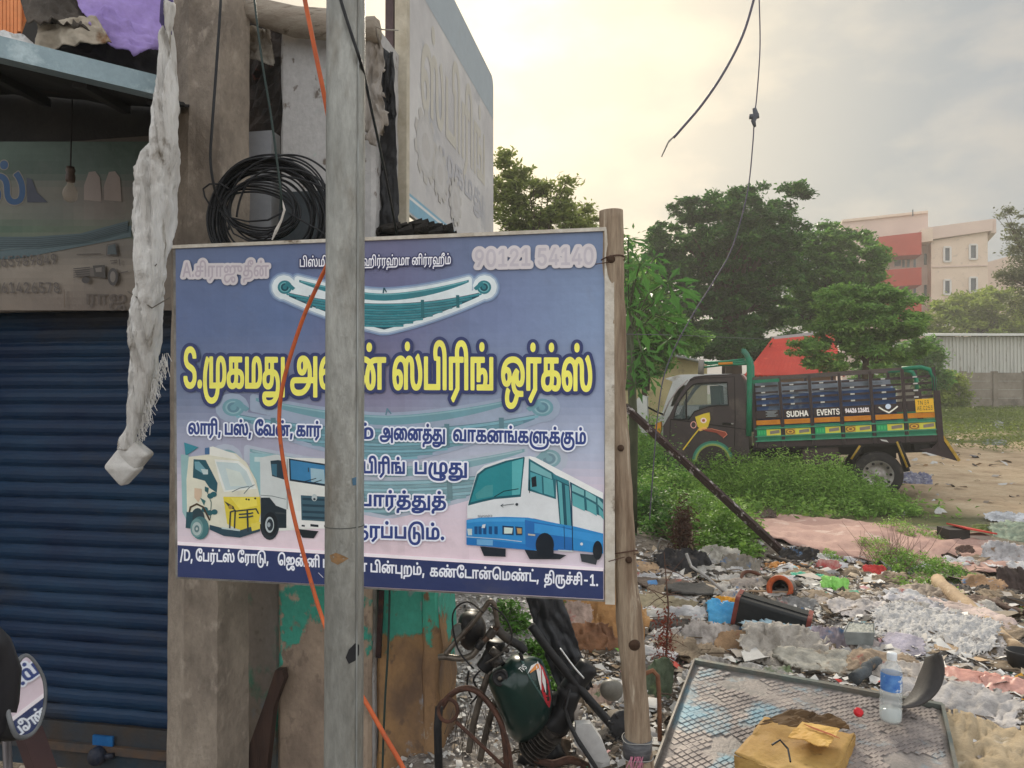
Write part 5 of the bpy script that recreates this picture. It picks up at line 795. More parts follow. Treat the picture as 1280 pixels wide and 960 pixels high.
rag('white_rag','small white torn rag hanging beside the concrete pole under the sacking','rag',[fac(.6,303,70),fac(.6,344,84),fac(.6,338,38),fac(.6,303,30)],DW,amp=.025,freq=14)
rag('white_tarp','torn dirty white tarpaulin hanging right of the galvanised pole','tarpaulin',[fac(.5,446,176),fac(.5,486,188),fac(.5,474,34),fac(.5,450,20)],mat('grubby_tarp',(160,154,148),(128,118,106),(90,82,72),scale=7,rough=.8,bump=.3,st=(3,3,.6)),amp=.03,freq=9,nu=16,nv=30,rag_=.12)
rag('black_tarp','black plastic sheet bunched beside the tall pale board','tarpaulin',[fac(.66,466,300),fac(.66,500,300),fac(.66,492,66),fac(.66,476,60)],mat('black_plastic',(44,44,46),(30,30,32),scale=6,rough=.45,bump=.2),amp=.03,freq=9,nu=16,nv=34)
m=MB(); m.tube([fac(.48,462,30),fac(.48,478,37),fac(.48,498,38)],.003,5); m.build('tie_string',DW,label='thin pale string tied from the tarpaulin to the tall board',cat='string')
# tarps above the awning
PUR=mat('purple_cloth',(186,164,222),(164,142,204),scale=4,rough=.7,bump=.15,bscale=60,spec=.15,tl=.3)
rag('purple_cloth','light purple cloth draped over the awning near the concrete pole','cloth',[at(112,26,2.36),at(204,62,2.5),at(222,-30,2.6),at(78,-16,2.5)],PUR,amp=.022,freq=4,fold=.1,nu=34,nv=24)
m=MB(); m.sheet([at(112,26,2.34),at(165,74,2.4),at(204,56,2.46),at(130,10,2.42)],20,16,.03,6); m.build('purple_cloth_fold',PUR,label='lower hanging fold of the light purple cloth above the beam',cat='cloth',smooth=True,solid=.004)
rag('brown_tarp','grimy grey brown tarpaulin heaped over the left of the awning','tarpaulin',[at(36,34,2.3),at(112,34,2.34),at(86,-30,2.6),at(20,-20,2.6)],mat('grimy_tarp',(84,76,68),(60,54,48),(112,100,88),scale=5,rough=.85,bump=.5,bscale=50),amp=.03,freq=7,fold=.3)
rag('stained_sheet','off white stained sheet hanging in a fold under the purple cloth','cloth',[at(44,60,2.33),at(140,54,2.36),at(120,20,2.36),at(48,30,2.34)],mat('stained_cloth',(176,166,150),(150,138,122),(122,90,60),scale=6,scale3=5,thr3=(.6,.7),rough=.85,bump=.3),amp=.02,freq=6,nu=30)
rag('dark_tarp','dark grey sheet tucked between the beam and the purple cloth','tarpaulin',[at(40,58,2.42),at(214,110,2.6),at(206,34,2.62),at(60,26,2.48)],mat('dark_tarp_mat',(46,44,44),(30,30,32),scale=5,rough=.8,bump=.4),amp=.025,freq=6,nu=34)
m=MB(); 
for i in range(9):
    a=at(-12+i*4.6,-36,2.9); b=at(-12+i*4.6,48 if i<8 else 40,2.9); m.bar(a,b,.009,.012)
m.prism([at(-40,-40,2.92),at(30,-40,2.92),at(36,10,2.92),at(22,50,2.92),at(0,36,2.92),at(-40,20,2.92)],(0,1,0),.01)
m.build('orange_awning_sheet',mat('orange_sheet',(232,150,96),(222,136,84),scale=4,rough=.6),label='ribbed orange plastic panel at the upper left corner of the awning',cat='panel')
m=MB(); m.sheet([at(-30,56,2.15),at(52,66,2.28),at(30,44,2.4),at(-30,30,2.3)],14,8,.01,9); m.build('white_polythene',mat('polythene',(206,206,204),(180,178,174),scale=8,rough=.4),label='strip of white polythene lying on the left of the awning beam',cat='sheet',solid=.003)
# hanging white bundle
BW=mat('bundle_cloth',(226,224,220),(204,200,194),(150,142,130),scale=9,scale3=14,thr3=(.57,.66),rough=.8,bump=.8,bscale=48,spec=.2,st=(1.8,1.8,.32))  # grime colour stretched into vertical streaks that paint in crease shading
yb=2.28
bp_=[(212,2,7),(210,35,10),(208,63,12),(209,100,18),(207,133,23),(206,160,25),(203,187,32),(199,217,37),(196,245,37),(194,270,36),(188,313,31),(187,350,29),(186,375,28),(183,420,27),(181,450,25),(178,487,21),(168,525,13),(162,545,12),(160,556,14)]
_q=[]
for i in range(len(bp_)-1):
    for k in range(7): _q.append(tuple(bp_[i][j]*(1-k/7)+bp_[i+1][j]*k/7 for j in range(3)))
bp_=_q+[bp_[-1]]
hb=thing('hanging_bundle','long twisted white plastic sheet bundle hanging in front of the blue shutter','bundle',at(160,600,yb))
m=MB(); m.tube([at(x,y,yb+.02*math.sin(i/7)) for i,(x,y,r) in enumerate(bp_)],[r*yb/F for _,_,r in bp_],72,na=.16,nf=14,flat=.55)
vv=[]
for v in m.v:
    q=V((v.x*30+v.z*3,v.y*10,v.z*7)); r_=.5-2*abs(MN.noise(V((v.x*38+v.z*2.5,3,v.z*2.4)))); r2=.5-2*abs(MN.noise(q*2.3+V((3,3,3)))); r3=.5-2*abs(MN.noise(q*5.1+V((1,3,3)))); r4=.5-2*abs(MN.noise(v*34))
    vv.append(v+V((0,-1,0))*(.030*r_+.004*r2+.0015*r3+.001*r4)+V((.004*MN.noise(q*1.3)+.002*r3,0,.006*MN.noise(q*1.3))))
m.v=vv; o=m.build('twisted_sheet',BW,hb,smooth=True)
m=MB(); kp=at(156,574,yb); 
for a,b,c,dd in (((144,566),(160,548),(185,568),(166,590)),((128,584),(147,560),(172,586),(150,609))):
    q=[at(*p,yb-.03) for p in (a,b,c,dd)]; cc=sum(q,V())/4; q2=[p+(V((0,.05,0))) for p in q]
    m.add(q+q2+[cc+V((0,-.018,0)),cc+V((0,.07,0))],[(8,0,1),(8,1,2),(8,2,3),(8,3,0),(9,5,4),(9,6,5),(9,7,6),(9,4,7)]+[(i,4+i,4+(i+1)%4,(i+1)%4) for i in range(4)])
o=m.build('folded_end',mat('bundle_end',(200,198,194),(178,174,168),(150,144,136),scale=9,rough=.7,bump=.3),hb,smooth=False); bv=o.modifiers.new('b','BEVEL'); bv.width=.008; bv.segments=3
m=MB()
for i in range(150):
    t=RN.uniform(0,1); x=208-t*34+RN.uniform(-5,3); y=440+t*100; p=at(x,y,yb-.03+RN.uniform(0,.05)); L_=RN.uniform(.02,.06); m.tube([p,p+V((RN.uniform(-.008,.012),0,-L_*.5)),p+V((RN.uniform(-.012,.018),0,-L_))],.0011,3,caps=False)
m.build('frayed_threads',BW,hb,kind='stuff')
for (x,y) in ((206,470),(222,60)):
    pass
m=MB(); m.tube([at(196,330,yb-.06),at(176,352,yb-.04),at(168,372,yb)],.002,4); m.tube([at(160,364,yb-.05),at(190,385,yb-.07),at(212,372,yb-.03)],.002,4); m.build('binding_string',mat('binding_twine',(96,90,82)),hb)
m=MB(); kp=at(210,8,2.3); m.tube([kp+V((0,0,.1)),kp,kp+V((-.01,0,-.05)),kp+V((.004,0,-.09))],[.012,.02,.016,.008],10,na=.4,nf=30); m.build('purple_knot',mat('dark_purple',(84,72,120),(60,54,88),scale=20),hb,smooth=True)
# ---------------------------------------------------------------- tall pale board on a post
pn=fac(.95,505,250); 
far=None; t=.5
while True:
    q=pn+DV*t; px=640+F*q.x/q.y
    if px>=616.5 or t>6: break
    t+=.01
LB=t
def TBp(t,z,o=0): return V((pn.x,pn.y,0))+DV*t+V((0,0,z))-(-FV)*o
zt2=CAMZ+(492-96)/F*(pn+DV*LB).y; zb2=CAMZ+(492-262)/F*pn.y
zbf=CAMZ+(492-300)/F*(pn+DV*LB).y-.3
tb=thing('tall_board','tall faded white and blue printed board seen edge-on above the sign','sign board',TBp(0,zb2))
TB=mat('faded_vinyl',(204,202,200),(182,180,180),(176,176,178),scale=2.2,rough=.6,bump=.08,bscale=20,fine=.04)
# board plane faces towards +FV side (its lit side is seen from the left-front): build as box
m=MB(); th=.02; R_=.07
out_=[(0,zb2),(LB,zb2),(LB,zt2-R_)]+[(LB-R_+R_*math.cos(a),zt2-R_+R_*math.sin(a)) for a in np.linspace(.2,1.57,6)]+[(0,zt2)]
m.prism([TBp(a,b,-.0) for a,b in out_],-FV,th); m.build('board',TB,tb)

def TBL(t,z,l=0): return TBp(t,z)+FV*(.0006+.0003*l)
pb=PB(TBL); zb3=CAMZ+257/F*pn.y
pb.poly((164,174,180),[(0.02,zt2-.32),(LB-.01,zt2-.32),(LB-.01,zt2-R_),(LB-R_,zt2-.01),(.02,zt2-.01)])
pb.poly((132,172,192),[(0.02,zb2+.01),(LB-.01,zb2+.01),(LB-.01,zb3),(.02,zb3)]); pb.poly((214,216,216),[(0.02,zb3-.03),(LB-.01,zb3-.03),(LB-.01,zb3-.015),(.02,zb3-.015)])
for key,a,b,z,h,c,lv in (('t4',.25,1.8,zt2-.9,.62,(192,188,178),.01),('t1',.3,1.75,zt2-1.12,.22,(176,176,180),.004),('l2b',.25,1.75,zt2-1.42,.20,(180,178,178),.0),('l5',.5,1.8,zt2-1.62,.18,(178,176,176),0)):
    if z>zb3: pb.iso(field(textshapes(key,a,z,b,z,h),.012,.03),-lv,c)
z=zb3+.32
for cx_,r in ((.35,.16),(.62,.13),(.95,.12)):
    for q in range(10):
        a=q*.63; pb.poly((184,181,176),[(cx_+r*math.cos(a),z+r*math.sin(a)),(cx_+r*1.25*math.cos(a+.12),z+r*1.25*math.sin(a+.12)),(cx_+r*1.25*math.cos(a+.4),z+r*1.25*math.sin(a+.4)),(cx_+r*math.cos(a+.5),z+r*math.sin(a+.5))],up=False)
    pb.disc((184,182,180),(cx_,z),r); pb.disc((190,188,186),(cx_,z),r*.8); pb.disc((184,181,178),(cx_,z),r*.45); z-=.07
pb.build('faded_print',tb,printmat('faded_print',.7,amt=.05))
m=MB(); m.bar(TBp(-.03,-.05),TBp(-.03,4.7),.06,.045,up=DV); m.build('post',mat('cream_post',(196,188,170),(170,160,140),scale=8,rough=.6),tb)
m=MB(); m.bar(TBp(-.03,-.05)-FV*.062,TBp(-.03,4.7)-FV*.055,.04,.05,up=DV); m.build('side_rail',mat('maroon_rail',(92,76,76),(70,58,60),scale=8,rough=.7),tb)
m=MB(); m.bar(TBp(.03,-.05)-FV*.05,TBp(.03,zb2+.3)-FV*.05,.04,.04,up=DV); m.bar(TBp(LB-.03,-.05)-FV*.05,TBp(LB-.03,zt2-.1)-FV*.05,.04,.04,up=DV); m.build('rear_post',mat('maroon_rail',()),tb) if False else m.build('rear_post',MC['maroon_rail'],tb)
# ---------------------------------------------------------------- galvanised pole, post, cables in front
GAL=mat('galvanised',(158,158,152),(132,132,126),(112,104,92),scale=9,scale3=7,thr3=(.52,.7),rough=.45,metal=.4,bump=.3,bscale=60,st=(1,1,.3),fine=.24)
gy=1.78; r_=24*gy/F; gx=(431-640)/F*gy
gpm=thing('galvanised_pole','grey galvanised steel pole standing right in front of the shop sign','pole',V((gx,gy,0)))
m=MB(); m.tube([V((gx+ (0.0),gy,z)) for z in np.linspace(-.5,3.4,22)],r_,36,na=.012,nf=5); o=m.build('shaft',GAL,gpm,smooth=True)
m=MB(); m.bar(V((gx+r_*.80,gy-r_*.66,-.05)),V((gx+r_*.80,gy-r_*.66,3.4)),.0035,.003,up=(0,1,0)); m.build('weld_seam',mat('seam',(170,174,172),(120,118,112),scale=20,rough=.5,metal=.3,st=(1,1,.3)),gpm)
p=at(440,823,gy-r_); 
def onpole(px,py,o=.0012):
    r=ray(px,py); # intersect cylinder
    d=V((r.x,r.y)); c=V((gx,gy)); b=d.dot(c); a=d.dot(d); q=b*b-a*(c.dot(c)-(r_+o)**2); t=(b-math.sqrt(max(q,0)))/a; return CAM+r*t
def decal(poly,ms,nm):
    m=MB(); P=[onpole(*p) for p in poly]; c=sum(P,V())/len(P); c=onpole(*[sum(p[i] for p in poly)/len(poly) for i in (0,1)]); m.add(P+[c],[(i,(i+1)%len(P),len(P)) for i in range(len(P))]); m.build(nm,ms,gpm)
decal([(432,822),(436,812),(444,804),(449,806),(449,818),(444,826),(436,830)],mat('tar',(38,38,40),rough=.8),'tar_patch')
decal([(412,694),(420,691),(428,694),(436,698),(428,703),(422,706),(414,702)],mat('ochre_stain',(150,112,72),(120,100,76),scale=60,rough=.8),'ochre_stain')
decal([(440,598),(446,596),(447,606),(441,607)],mat('blue_paint_dab',(66,108,140),(80,110,130),scale=60,rough=.7),'paint_dab')
m=MB(); m.tube([V((gx,gy,CAMZ+(492-656)/F*gy-.001)),V((gx,gy,CAMZ+(492-656)/F*gy+.001))],r_+.0012,36); m.build('joint_ring',mat('joint',(90,92,88),rough=.6,metal=.4),gpm,smooth=False)
# wooden post
WOOD=mat('weathered_wood',(172,154,132),(122,102,84),(192,178,158),scale=7,scale3=5,rough=.85,bump=.6,bscale=26,st=(5,5,.45),fine=.2)
wp=thing('wooden_post','weathered round wooden post at the right edge of the shop sign','post',at(798,960,2.45))
wy=2.44; pts=[(763,264,14.5),(765,330,14.5),(769,420,13.5),(771,500,12.5),(775,580,13),(780,660,13.5),(784,740,14.5),(789,800,16),(793,860,15.5),(798,930,16.5),(803,1010,17),(808,1100,18)]
PP=[];RR=[]
for i in range(len(pts)-1):
    for k in range(6):
        t=k/6; a,b=pts[i],pts[i+1]; PP.append(at(a[0]*(1-t)+b[0]*t,a[1]*(1-t)+b[1]*t,wy)); RR.append((a[2]*(1-t)+b[2]*t)*wy/F)
m=MB(); m.tube(PP,RR,28,na=.16,nf=7); m.build('shaft',WOOD,wp,smooth=True)
KN=mat('knot_wood',(78,58,44),(58,42,32),scale=20,rough=.9,bump=.4)
for x,y,r in ((764,324,5),(793,806,7),(776,560,4),(786,700,4)):
    p=at(x,y,wy-.036); m=MB(); m.lathe([(0,.012),(r*.6*wy/F,.012),(r*wy/F,.004),(r*1.2*wy/F,-.012)],p,(0,-1,0),12); m.build('knot',KN,wp,smooth=True)
for y,x in ((326,765),(690,781)):
    c=at(x,y,wy); m=MB(); m.tube([c+V((math.cos(a)*.043,math.sin(a)*.043,.012*math.cos(a+1))) for a in np.linspace(0,6.0,24)],.0022,5); m.tube([c+V((.04,-.02,0)),c+V((-.06,-.05,-.02))],.0016,5); m.build('wire_tie',mat('rusty_wire',(84,60,50),rough=.8),wp)
c=at(797,934,wy); m=MB(); m.tube([c+V((-.001,0,-.03)),c,c+V((0,0,.03))],.0475,24,na=.05,nf=30); m.build('tape_band',mat('dark_polythene_tape',(70,70,74),(96,96,98),scale=20,rough=.3,bump=.2,st=(1,1,4)),wp,smooth=True)
for dz in (-.026,.03):
    m=MB(); m.tube([c+V((math.cos(a)*.0505,math.sin(a)*.0505,dz+.003*math.sin(3*a))) for a in np.linspace(0,6.28,28)],.0016,5); m.build('cord_loop',mat('grey_cord',(150,148,144)),wp)
for k in range(14):
    a=at(788+k*1.2,946,wy-.05); m=MB(); q=[a+V((RN.uniform(-.004,.004),0,0))]
    for j in range(5): q.append(q[-1]+V((RN.uniform(-.014,.012),RN.uniform(-.006,.004),-.022)))
    if k==0: mm=MB()
    mm.tube(q,.0013,4,caps=False)
mm.build('pink_string_ends',mat('pink_string',(206,136,160),(180,120,140),scale=30),wp)
# cables
def cable(name,label,pts,w,ms,Y=None,group=None,n=7):
    P=[at(*p) for p in pts]; Q=[]
    for i in range(len(P)-1):
        a,b,c,d=P[max(i-1,0)],P[i],P[i+1],P[min(i+2,len(P)-1)]
        for k in range(6):
            t=k/6; Q.append(.5*((2*b)+(c-a)*t+(2*a-5*b+4*c-d)*t*t+(3*b-a-3*c+d)*t**3))
    Q.append(P[-1]); m=MB(); m.tube(Q,w/2,n); return m.build(name,ms,label=label,cat='cable',group=group,smooth=True)
BK=mat('black_cable',(34,35,38),(26,27,30),scale=20,rough=.5)
ORC=mat('orange_cable',(206,104,56),(188,90,52),(150,88,70),scale=8,scale3=20,rough=.6)
cable('orange_cable','orange cable running down behind the galvanised pole and across the sign',[(374,-40,2.0),(381,0,2.0),(395,70,2.0),(409,140,2.02),(425,240,2.1),(412,320,2.2),(400,350,2.25),(378,400,2.3),(356,470,2.32),(349,520,2.34),(353,570,2.34),(366,640,2.34),(384,710,2.33),(402,770,2.3),(425,828,2.2),(455,874,2.1),(480,918,2.05),(505,962,2.0),(540,1040,1.95)],.013,ORC)
cable('black_cable','black cable coming down beside the concrete pole into the coil',[(277,-40,2.62),(276,0,2.62),(270,90,2.62),(265,160,2.62),(263,200,2.63),(268,235,2.65),(276,258,2.7)],.010,BK)
cable('black_cable','thin dark green cable hanging from the sacking down through the coil',[(316,-30,2.55),(318,0,2.55),(328,80,2.55),(338,140,2.56),(346,200,2.56),(351,240,2.56),(352,262,2.6)],.008,mat('dark_green_cable',(38,54,50),rough=.5))
cable('black_cable','black cable crossing in front of the galvanised pole and ending behind the sign',[(418,-30,1.72),(427,4,1.72),(440,45,1.73),(453,85,1.76),(465,140,1.95),(478,200,2.3),(488,250,2.5),(496,292,2.7)],.008,BK)
cable('ground_wire','thin black wire running down the low wall below the sign',[(487,700,2.62),(487,740,2.66),(485,810,2.68),(481,880,2.68),(478,965,2.68),(476,1100,2.66)],.008,MC['dark_green_cable'])
# coil of cable
ck=thing('cable_coil','large coil of black cable hung on the concrete pole above the sign','cable coil',at(336,262,2.52))
cc=at(334,270,2.5); px_=2.5/F; k=0
def ring(cx,cy,rx,ry,rot,y,dr=0,w=.008,a0=0,a1=360,nm='cable_turn'):
    m=MB(); Q=[]
    for a in np.linspace(a0,a1,64):
        a=math.radians(a); x=rx*math.cos(a); z=ry*math.sin(a); wob=1+.02*math.sin(3*a+dr)+.014*math.sin(5*a+dr*2); x*=wob;z*=wob
        X=cx+x*math.cos(rot)-z*math.sin(rot); Y=cy-(x*math.sin(rot)+z*math.cos(rot)); Q.append(fac(y-2.36+.006*math.sin(2*a+dr),X,Y))
    cl=(a1-a0)==360; m.tube(Q[:-1] if cl else Q,w/2,6,closed=cl); m.build(nm,BK,ck,smooth=True)
for i in range(26):
    u=RN.uniform(0,1); R1=52+28*u
    ring(334+RN.uniform(-3,4)+4*u,272+RN.uniform(-3,3),R1*.98,R1*.97+RN.uniform(-4,3),RN.uniform(-.1,.1),2.50+RN.uniform(-.03,.03),RN.uniform(0,6))
for i in range(7): ring(322+i*1.5+RN.uniform(-2,2),262,44+RN.uniform(-3,4),22+i*3,-.15+RN.uniform(-.05,.05),2.47+RN.uniform(-.02,.02),RN.uniform(0,6))
ring(362,288,78,96,.1,2.46,1,a0=15,a1=175); ring(366,300,72,92,.25,2.45,2,a0=10,a1=150); ring(352,296,90,76,0,2.45,2,a0=40,a1=150)
for pts in ([(272,262),(288,272),(310,277),(335,275),(352,266)],[(278,268),(292,284),(312,292),(336,291),(344,284)],[(282,272),(292,292),(310,301),(330,300),(342,291)],[(266,262),(256,246),(254,236),(262,230),(276,230),(286,236)],[(360,266),(376,275),(396,286),(410,296)]):
    m=MB(); m.tube([fac(.07,x,y) for x,y in pts],.0035,6); m.build('loose_turn',BK,ck,smooth=True)
m=MB(); m.tube([fac(.06,352,250),fac(.06,356,262),fac(.06,352,275),fac(.06,346,288),fac(.06,340,300)],[.004,.005,.004,.006,.003],6,na=.5,nf=60); m.build('white_tie',mat('white_plastic_tie',(206,200,192)),ck)
# ================================================================ ground: one sheet out to the horizon
def axis(segs):
    a=[segs[0][0]]
    for lo,hi,st in segs:
        n=max(1,int(round((hi-lo)/st))); a+=list(lo+(hi-lo)*np.arange(1,n+1)/n)
    return np.array(a)
ax=axis([(-900,-200,100),(-200,-40,20),(-40,-6,2),(-6,-1.2,.3),(-1.2,5,.05),(5,14,.15),(14,60,1.5),(60,200,20),(200,900,100)])
ay=axis([(-300,-20,40),(-20,1,1.5),(1,7,.05),(7,14,.1),(14,40,.4),(40,100,4),(100,300,25),(300,1500,150)])
GX,GY=np.meshgrid(ax,ay); GZ=G(GX,GY)
v=np.stack([GX,GY,GZ],-1).reshape(-1,3); nx=len(ax); i,j=np.meshgrid(np.arange(nx-1),np.arange(len(ay)-1)); i=i.ravel();j=j.ravel()
f=np.stack([j*nx+i,j*nx+i+1,(j+1)*nx+i+1,(j+1)*nx+i],1)
gm=bpy.data.materials.new('earth_and_refuse'); gm.use_nodes=True; t=gm.node_tree; bs=t.nodes['Principled BSDF']; L=t.links.new
a=nn(t,'ShaderNodeAttribute'); a.attribute_name='zone'; g=nn(t,'ShaderNodeNewGeometry'); sp=nn(t,'ShaderNodeSeparateColor'); L(a.outputs['Color'],sp.inputs[0])
def noi(s,d=8,r=.65,loc=(0,0,0)):
    q=nn(t,'ShaderNodeMapping'); q.inputs['Location'].default_value=loc; L(g.outputs['Position'],q.inputs[0])
    n=nn(t,'ShaderNodeTexNoise'); n.inputs['Scale'].default_value=s; n.inputs['Detail'].default_value=d; n.inputs['Roughness'].default_value=r; L(q.outputs[0],n.inputs[0]); return n.outputs[0]
def ramp(x,st):
    r=nn(t,'ShaderNodeValToRGB'); e=r.color_ramp.elements; e[0].position=st[0][0]; e[0].color=(*lin(st[0][1]),1); e[1].position=st[-1][0]; e[1].color=(*lin(st[-1][1]),1)
    for p,c in st[1:-1]: y=e.new(p); y.color=(*lin(c),1)
    L(x,r.inputs[0]); return r.outputs[0]
def mixc(f,a,b):
    x=nn(t,'ShaderNodeMix',data_type='RGBA'); L(f,x.inputs[0]); L(a,x.inputs[6]); L(b,x.inputs[7]); return x.outputs[2]
ref=ramp(noi(9),[(.3,(84,76,68)),(.45,(132,122,110)),(.55,(98,88,78)),(.62,(170,162,152)),(.72,(112,102,92))])
ref=mixc(ramp(noi(30,loc=(3,3,3)),[(.5,(0,0,0)),(.62,(255,255,255))]),ref,ramp(noi(17,loc=(1,5,0)),[(.35,(52,46,42)),(.6,(140,130,120)),(.7,(170,164,156))]))
dirt=ramp(noi(1.6),[(.3,(166,142,116)),(.5,(194,170,140)),(.7,(208,188,158))]); dirt=mixc(ramp(noi(12,loc=(9,1,1)),[(.52,(0,0,0)),(.66,(170,170,170))]),dirt,ramp(noi(3),[(.3,(118,100,80)),(.7,(134,116,96))]))
ash=ramp(noi(20),[(.3,(136,132,130)),(.45,(190,186,184)),(.6,(214,210,208)),(.75,(160,156,154))])
soil=ramp(noi(5),[(.3,(56,66,36)),(.5,(78,88,48)),(.7,(104,98,66))])
c=mixc(sp.outputs[0],ref,dirt); c=mixc(sp.outputs[1],c,ash); c=mixc(sp.outputs[2],c,soil); L(c,bs.inputs['Base Color']); bs.inputs['Roughness'].default_value=.95; bs.inputs['Specular IOR Level'].default_value=.15
b=nn(t,'ShaderNodeBump'); b.inputs['Strength'].default_value=.8; b.inputs['Distance'].default_value=.03; L(noi(26),b.inputs['Height']); L(b.outputs[0],bs.inputs['Normal'])
go=npmesh('ground',v,f,gm,kind='structure')
zc_=np.zeros((len(v),4),np.float32); zc_[:,3]=1
X,Y=v[:,0],v[:,1]; n1=np.sin(X*3.1+Y*1.7)+np.sin(X*1.3-Y*2.9+1); 
ac=gp(1165,800); ac2=gp(600,800)
zc_[:,0]=sm((Y-8.2-n1*.35)/1.4)*sm((X-3.2-n1*.2)/1.2+sm((Y-30)/10))
zc_[:,1]=np.maximum(np.exp(-((X-ac.x)/.62)**2-((Y-ac.y)/.62)**2)*1.1, .8*np.exp(-((X+.12)/.45)**2-((Y-3.9)/.7)**2)); zc_[:,1]=np.clip(zc_[:,1],0,1)
gr=sm((Y-7.6-n1*.3)/1.0)*(1-sm((X-5.2-(Y-8)*.18)/1.0)); gr2=sm((Y-21-n1*1.5+ .0*X)/3)
zc_[:,2]=np.maximum(gr*.9,gr2)
zc_[:,2]=np.maximum(zc_[:,2],sm((-X-1)/2)*sm((Y-5)/2)*.5)
at_=go.data.color_attributes.new('zone','FLOAT_COLOR','POINT'); at_.data.foreach_set('color',zc_.ravel())
go.data.polygons.foreach_set('use_smooth',[True]*len(go.data.polygons))
# ================================================================ rubbish: loose small pieces (uncountable)
PAL=np.array([lin(c) for c in [(208,206,202),(190,186,182),(168,160,152),(150,138,122),(120,104,88),(96,84,72),(70,62,56),(46,44,44),(38,36,38),(176,150,120),(198,178,152),(214,210,204),(120,120,124),(222,220,216),(84,72,62),(140,128,116)]+[(58,118,170),(190,60,52),(70,150,120),(216,160,60),(200,150,150),(120,170,180),(110,160,70)]])
PW=np.array([16,16,14,12,8,5,3,1.5,1,8,10,14,6,14,4,10]+[1.0]*7); PW=PW/PW.sum()
def litter(name,N,xr,yr,size,keep,seed,pal=PAL,pw=PW,lift=.01,**kw):
    R=np.random.default_rng(seed); x=R.uniform(*xr,N); y=R.uniform(*yr,N); k=R.uniform(size=N)<keep(x,y); x,y=x[k],y[k]; N=len(x)
    z=G(x,y)+lift*R.uniform(.2,1.8,N); a=R.uniform(0,6.28,N); s=size*np.exp(R.normal(0,.5,N)); asp=R.uniform(.25,1,N)
    u=np.stack([np.cos(a),np.sin(a),R.normal(0,.22,N)],1); w_=np.stack([-np.sin(a),np.cos(a),R.normal(0,.28,N)],1)
    C=np.stack([x,y,z],1); vs=[]
    for (p,q,h) in ((-1,-.7,0),(0,-1,.3),(1,-.6,0),(-.8,.6,.1),(.1,1,.4),(.9,.8,.0)):
        vs.append(C+u*(s*(p+R.uniform(-.35,.35,N)))[:,None]+w_*(s*asp*(q+R.uniform(-.3,.3,N)))[:,None]+np.stack([0*s,0*s,s*(h+R.uniform(-.1,.25,N))],1))
    v=np.stack(vs,1).reshape(-1,3); i=np.arange(N)*6; f=np.concatenate([np.stack([i,i+1,i+4,i+3],1),np.stack([i+1,i+2,i+5,i+4],1)])
    o=npmesh(name,v,f,LITM,**kw); ci=R.choice(len(pal),N,p=pw); c=pal[ci]*R.uniform(.75,1.15,(N,1)); cv=np.ones((N,6,4),np.float32); cv[:,:,:3]=c[:,None,:]
    at_=o.data.color_attributes.new('col','FLOAT_COLOR','POINT'); at_.data.foreach_set('color',cv.ravel()); return o
LITM=printmat('litter_scraps',.7,amt=.16,sc=30,damt=.35,dirt=(110,98,84),dth=(.5,.7),spec=.25)
heapw=lambda x,y: sm((x+.1)/.4)*sm((7.0-y)/.8)*sm((y-2.2)/.5)
litter('loose_litter',17000,(-.3,6.5),(2.3,8.8),.021,lambda x,y:heapw(x,y)*np.maximum(sm((x-.35)/.2),sm((y-4.6)/.5)),1,kind='stuff',label='thick layer of small paper, plastic and rag scraps over the waste ground',cat='litter')
litter('fine_litter',24000,(-.3,4.5),(2.4,6.5),.010,heapw,2,kind='stuff',label='fine crumbs of broken paper and plastic between the larger rubbish',cat='litter')
litter('yard_litter',260,(4,14),(9,24),.06,lambda x,y:np.ones_like(x),3,kind='stuff',label='sparse bits of paper blown over the dirt yard',cat='litter')
awp=np.array([12,12,6,2,1,1,1,1,1,1,1,12,4,12,1,1]+[0]*7); awp=awp/awp.sum()
litter('ash_flakes',3600,(ac.x-1.1,ac.x+1.2),(ac.y-1,ac.y+1.1),.02,lambda x,y:np.exp(-((x-ac.x)/.6)**2-((y-ac.y)/.55)**2),4,pw=awp,lift=.012,kind='stuff',label='pale grey ash and shredded white foam piled in front of the pink sheet',cat='ash')
litter('ash_rubble',16000,(-.75,.6),(3.0,4.8),.0075,lambda x,y:np.exp(-((x+.1)/.5)**2-((y-3.9)/.6)**2),5,pw=awp,kind='stuff',label='whitish ash and rubble banked against the wall behind the scrapped motorcycle',cat='rubble')
# twigs and strips
m=MB()
for i in range(520):
    x=RN.uniform(-.1,4.2); y=RN.uniform(2.9,6.6); z=gz(x,y)+.02; a=RN.uniform(0,6.28); l=RN.uniform(.05,.22); d=V((math.cos(a),math.sin(a),RN.uniform(-.1,.25)))*l; m.tube([V((x,y,z)),V((x,y,z))+d*.5+V((0,0,RN.uniform(0,.02))),V((x,y,z))+d],RN.uniform(.0015,.005),4,caps=False)
m.build('loose_twigs',mat('twigs',(104,88,72),(70,58,48),(150,140,128),scale=9,scale3=7),label='tangle of thin twigs and strips mixed through the rubbish',cat='twigs',kind='stuff')
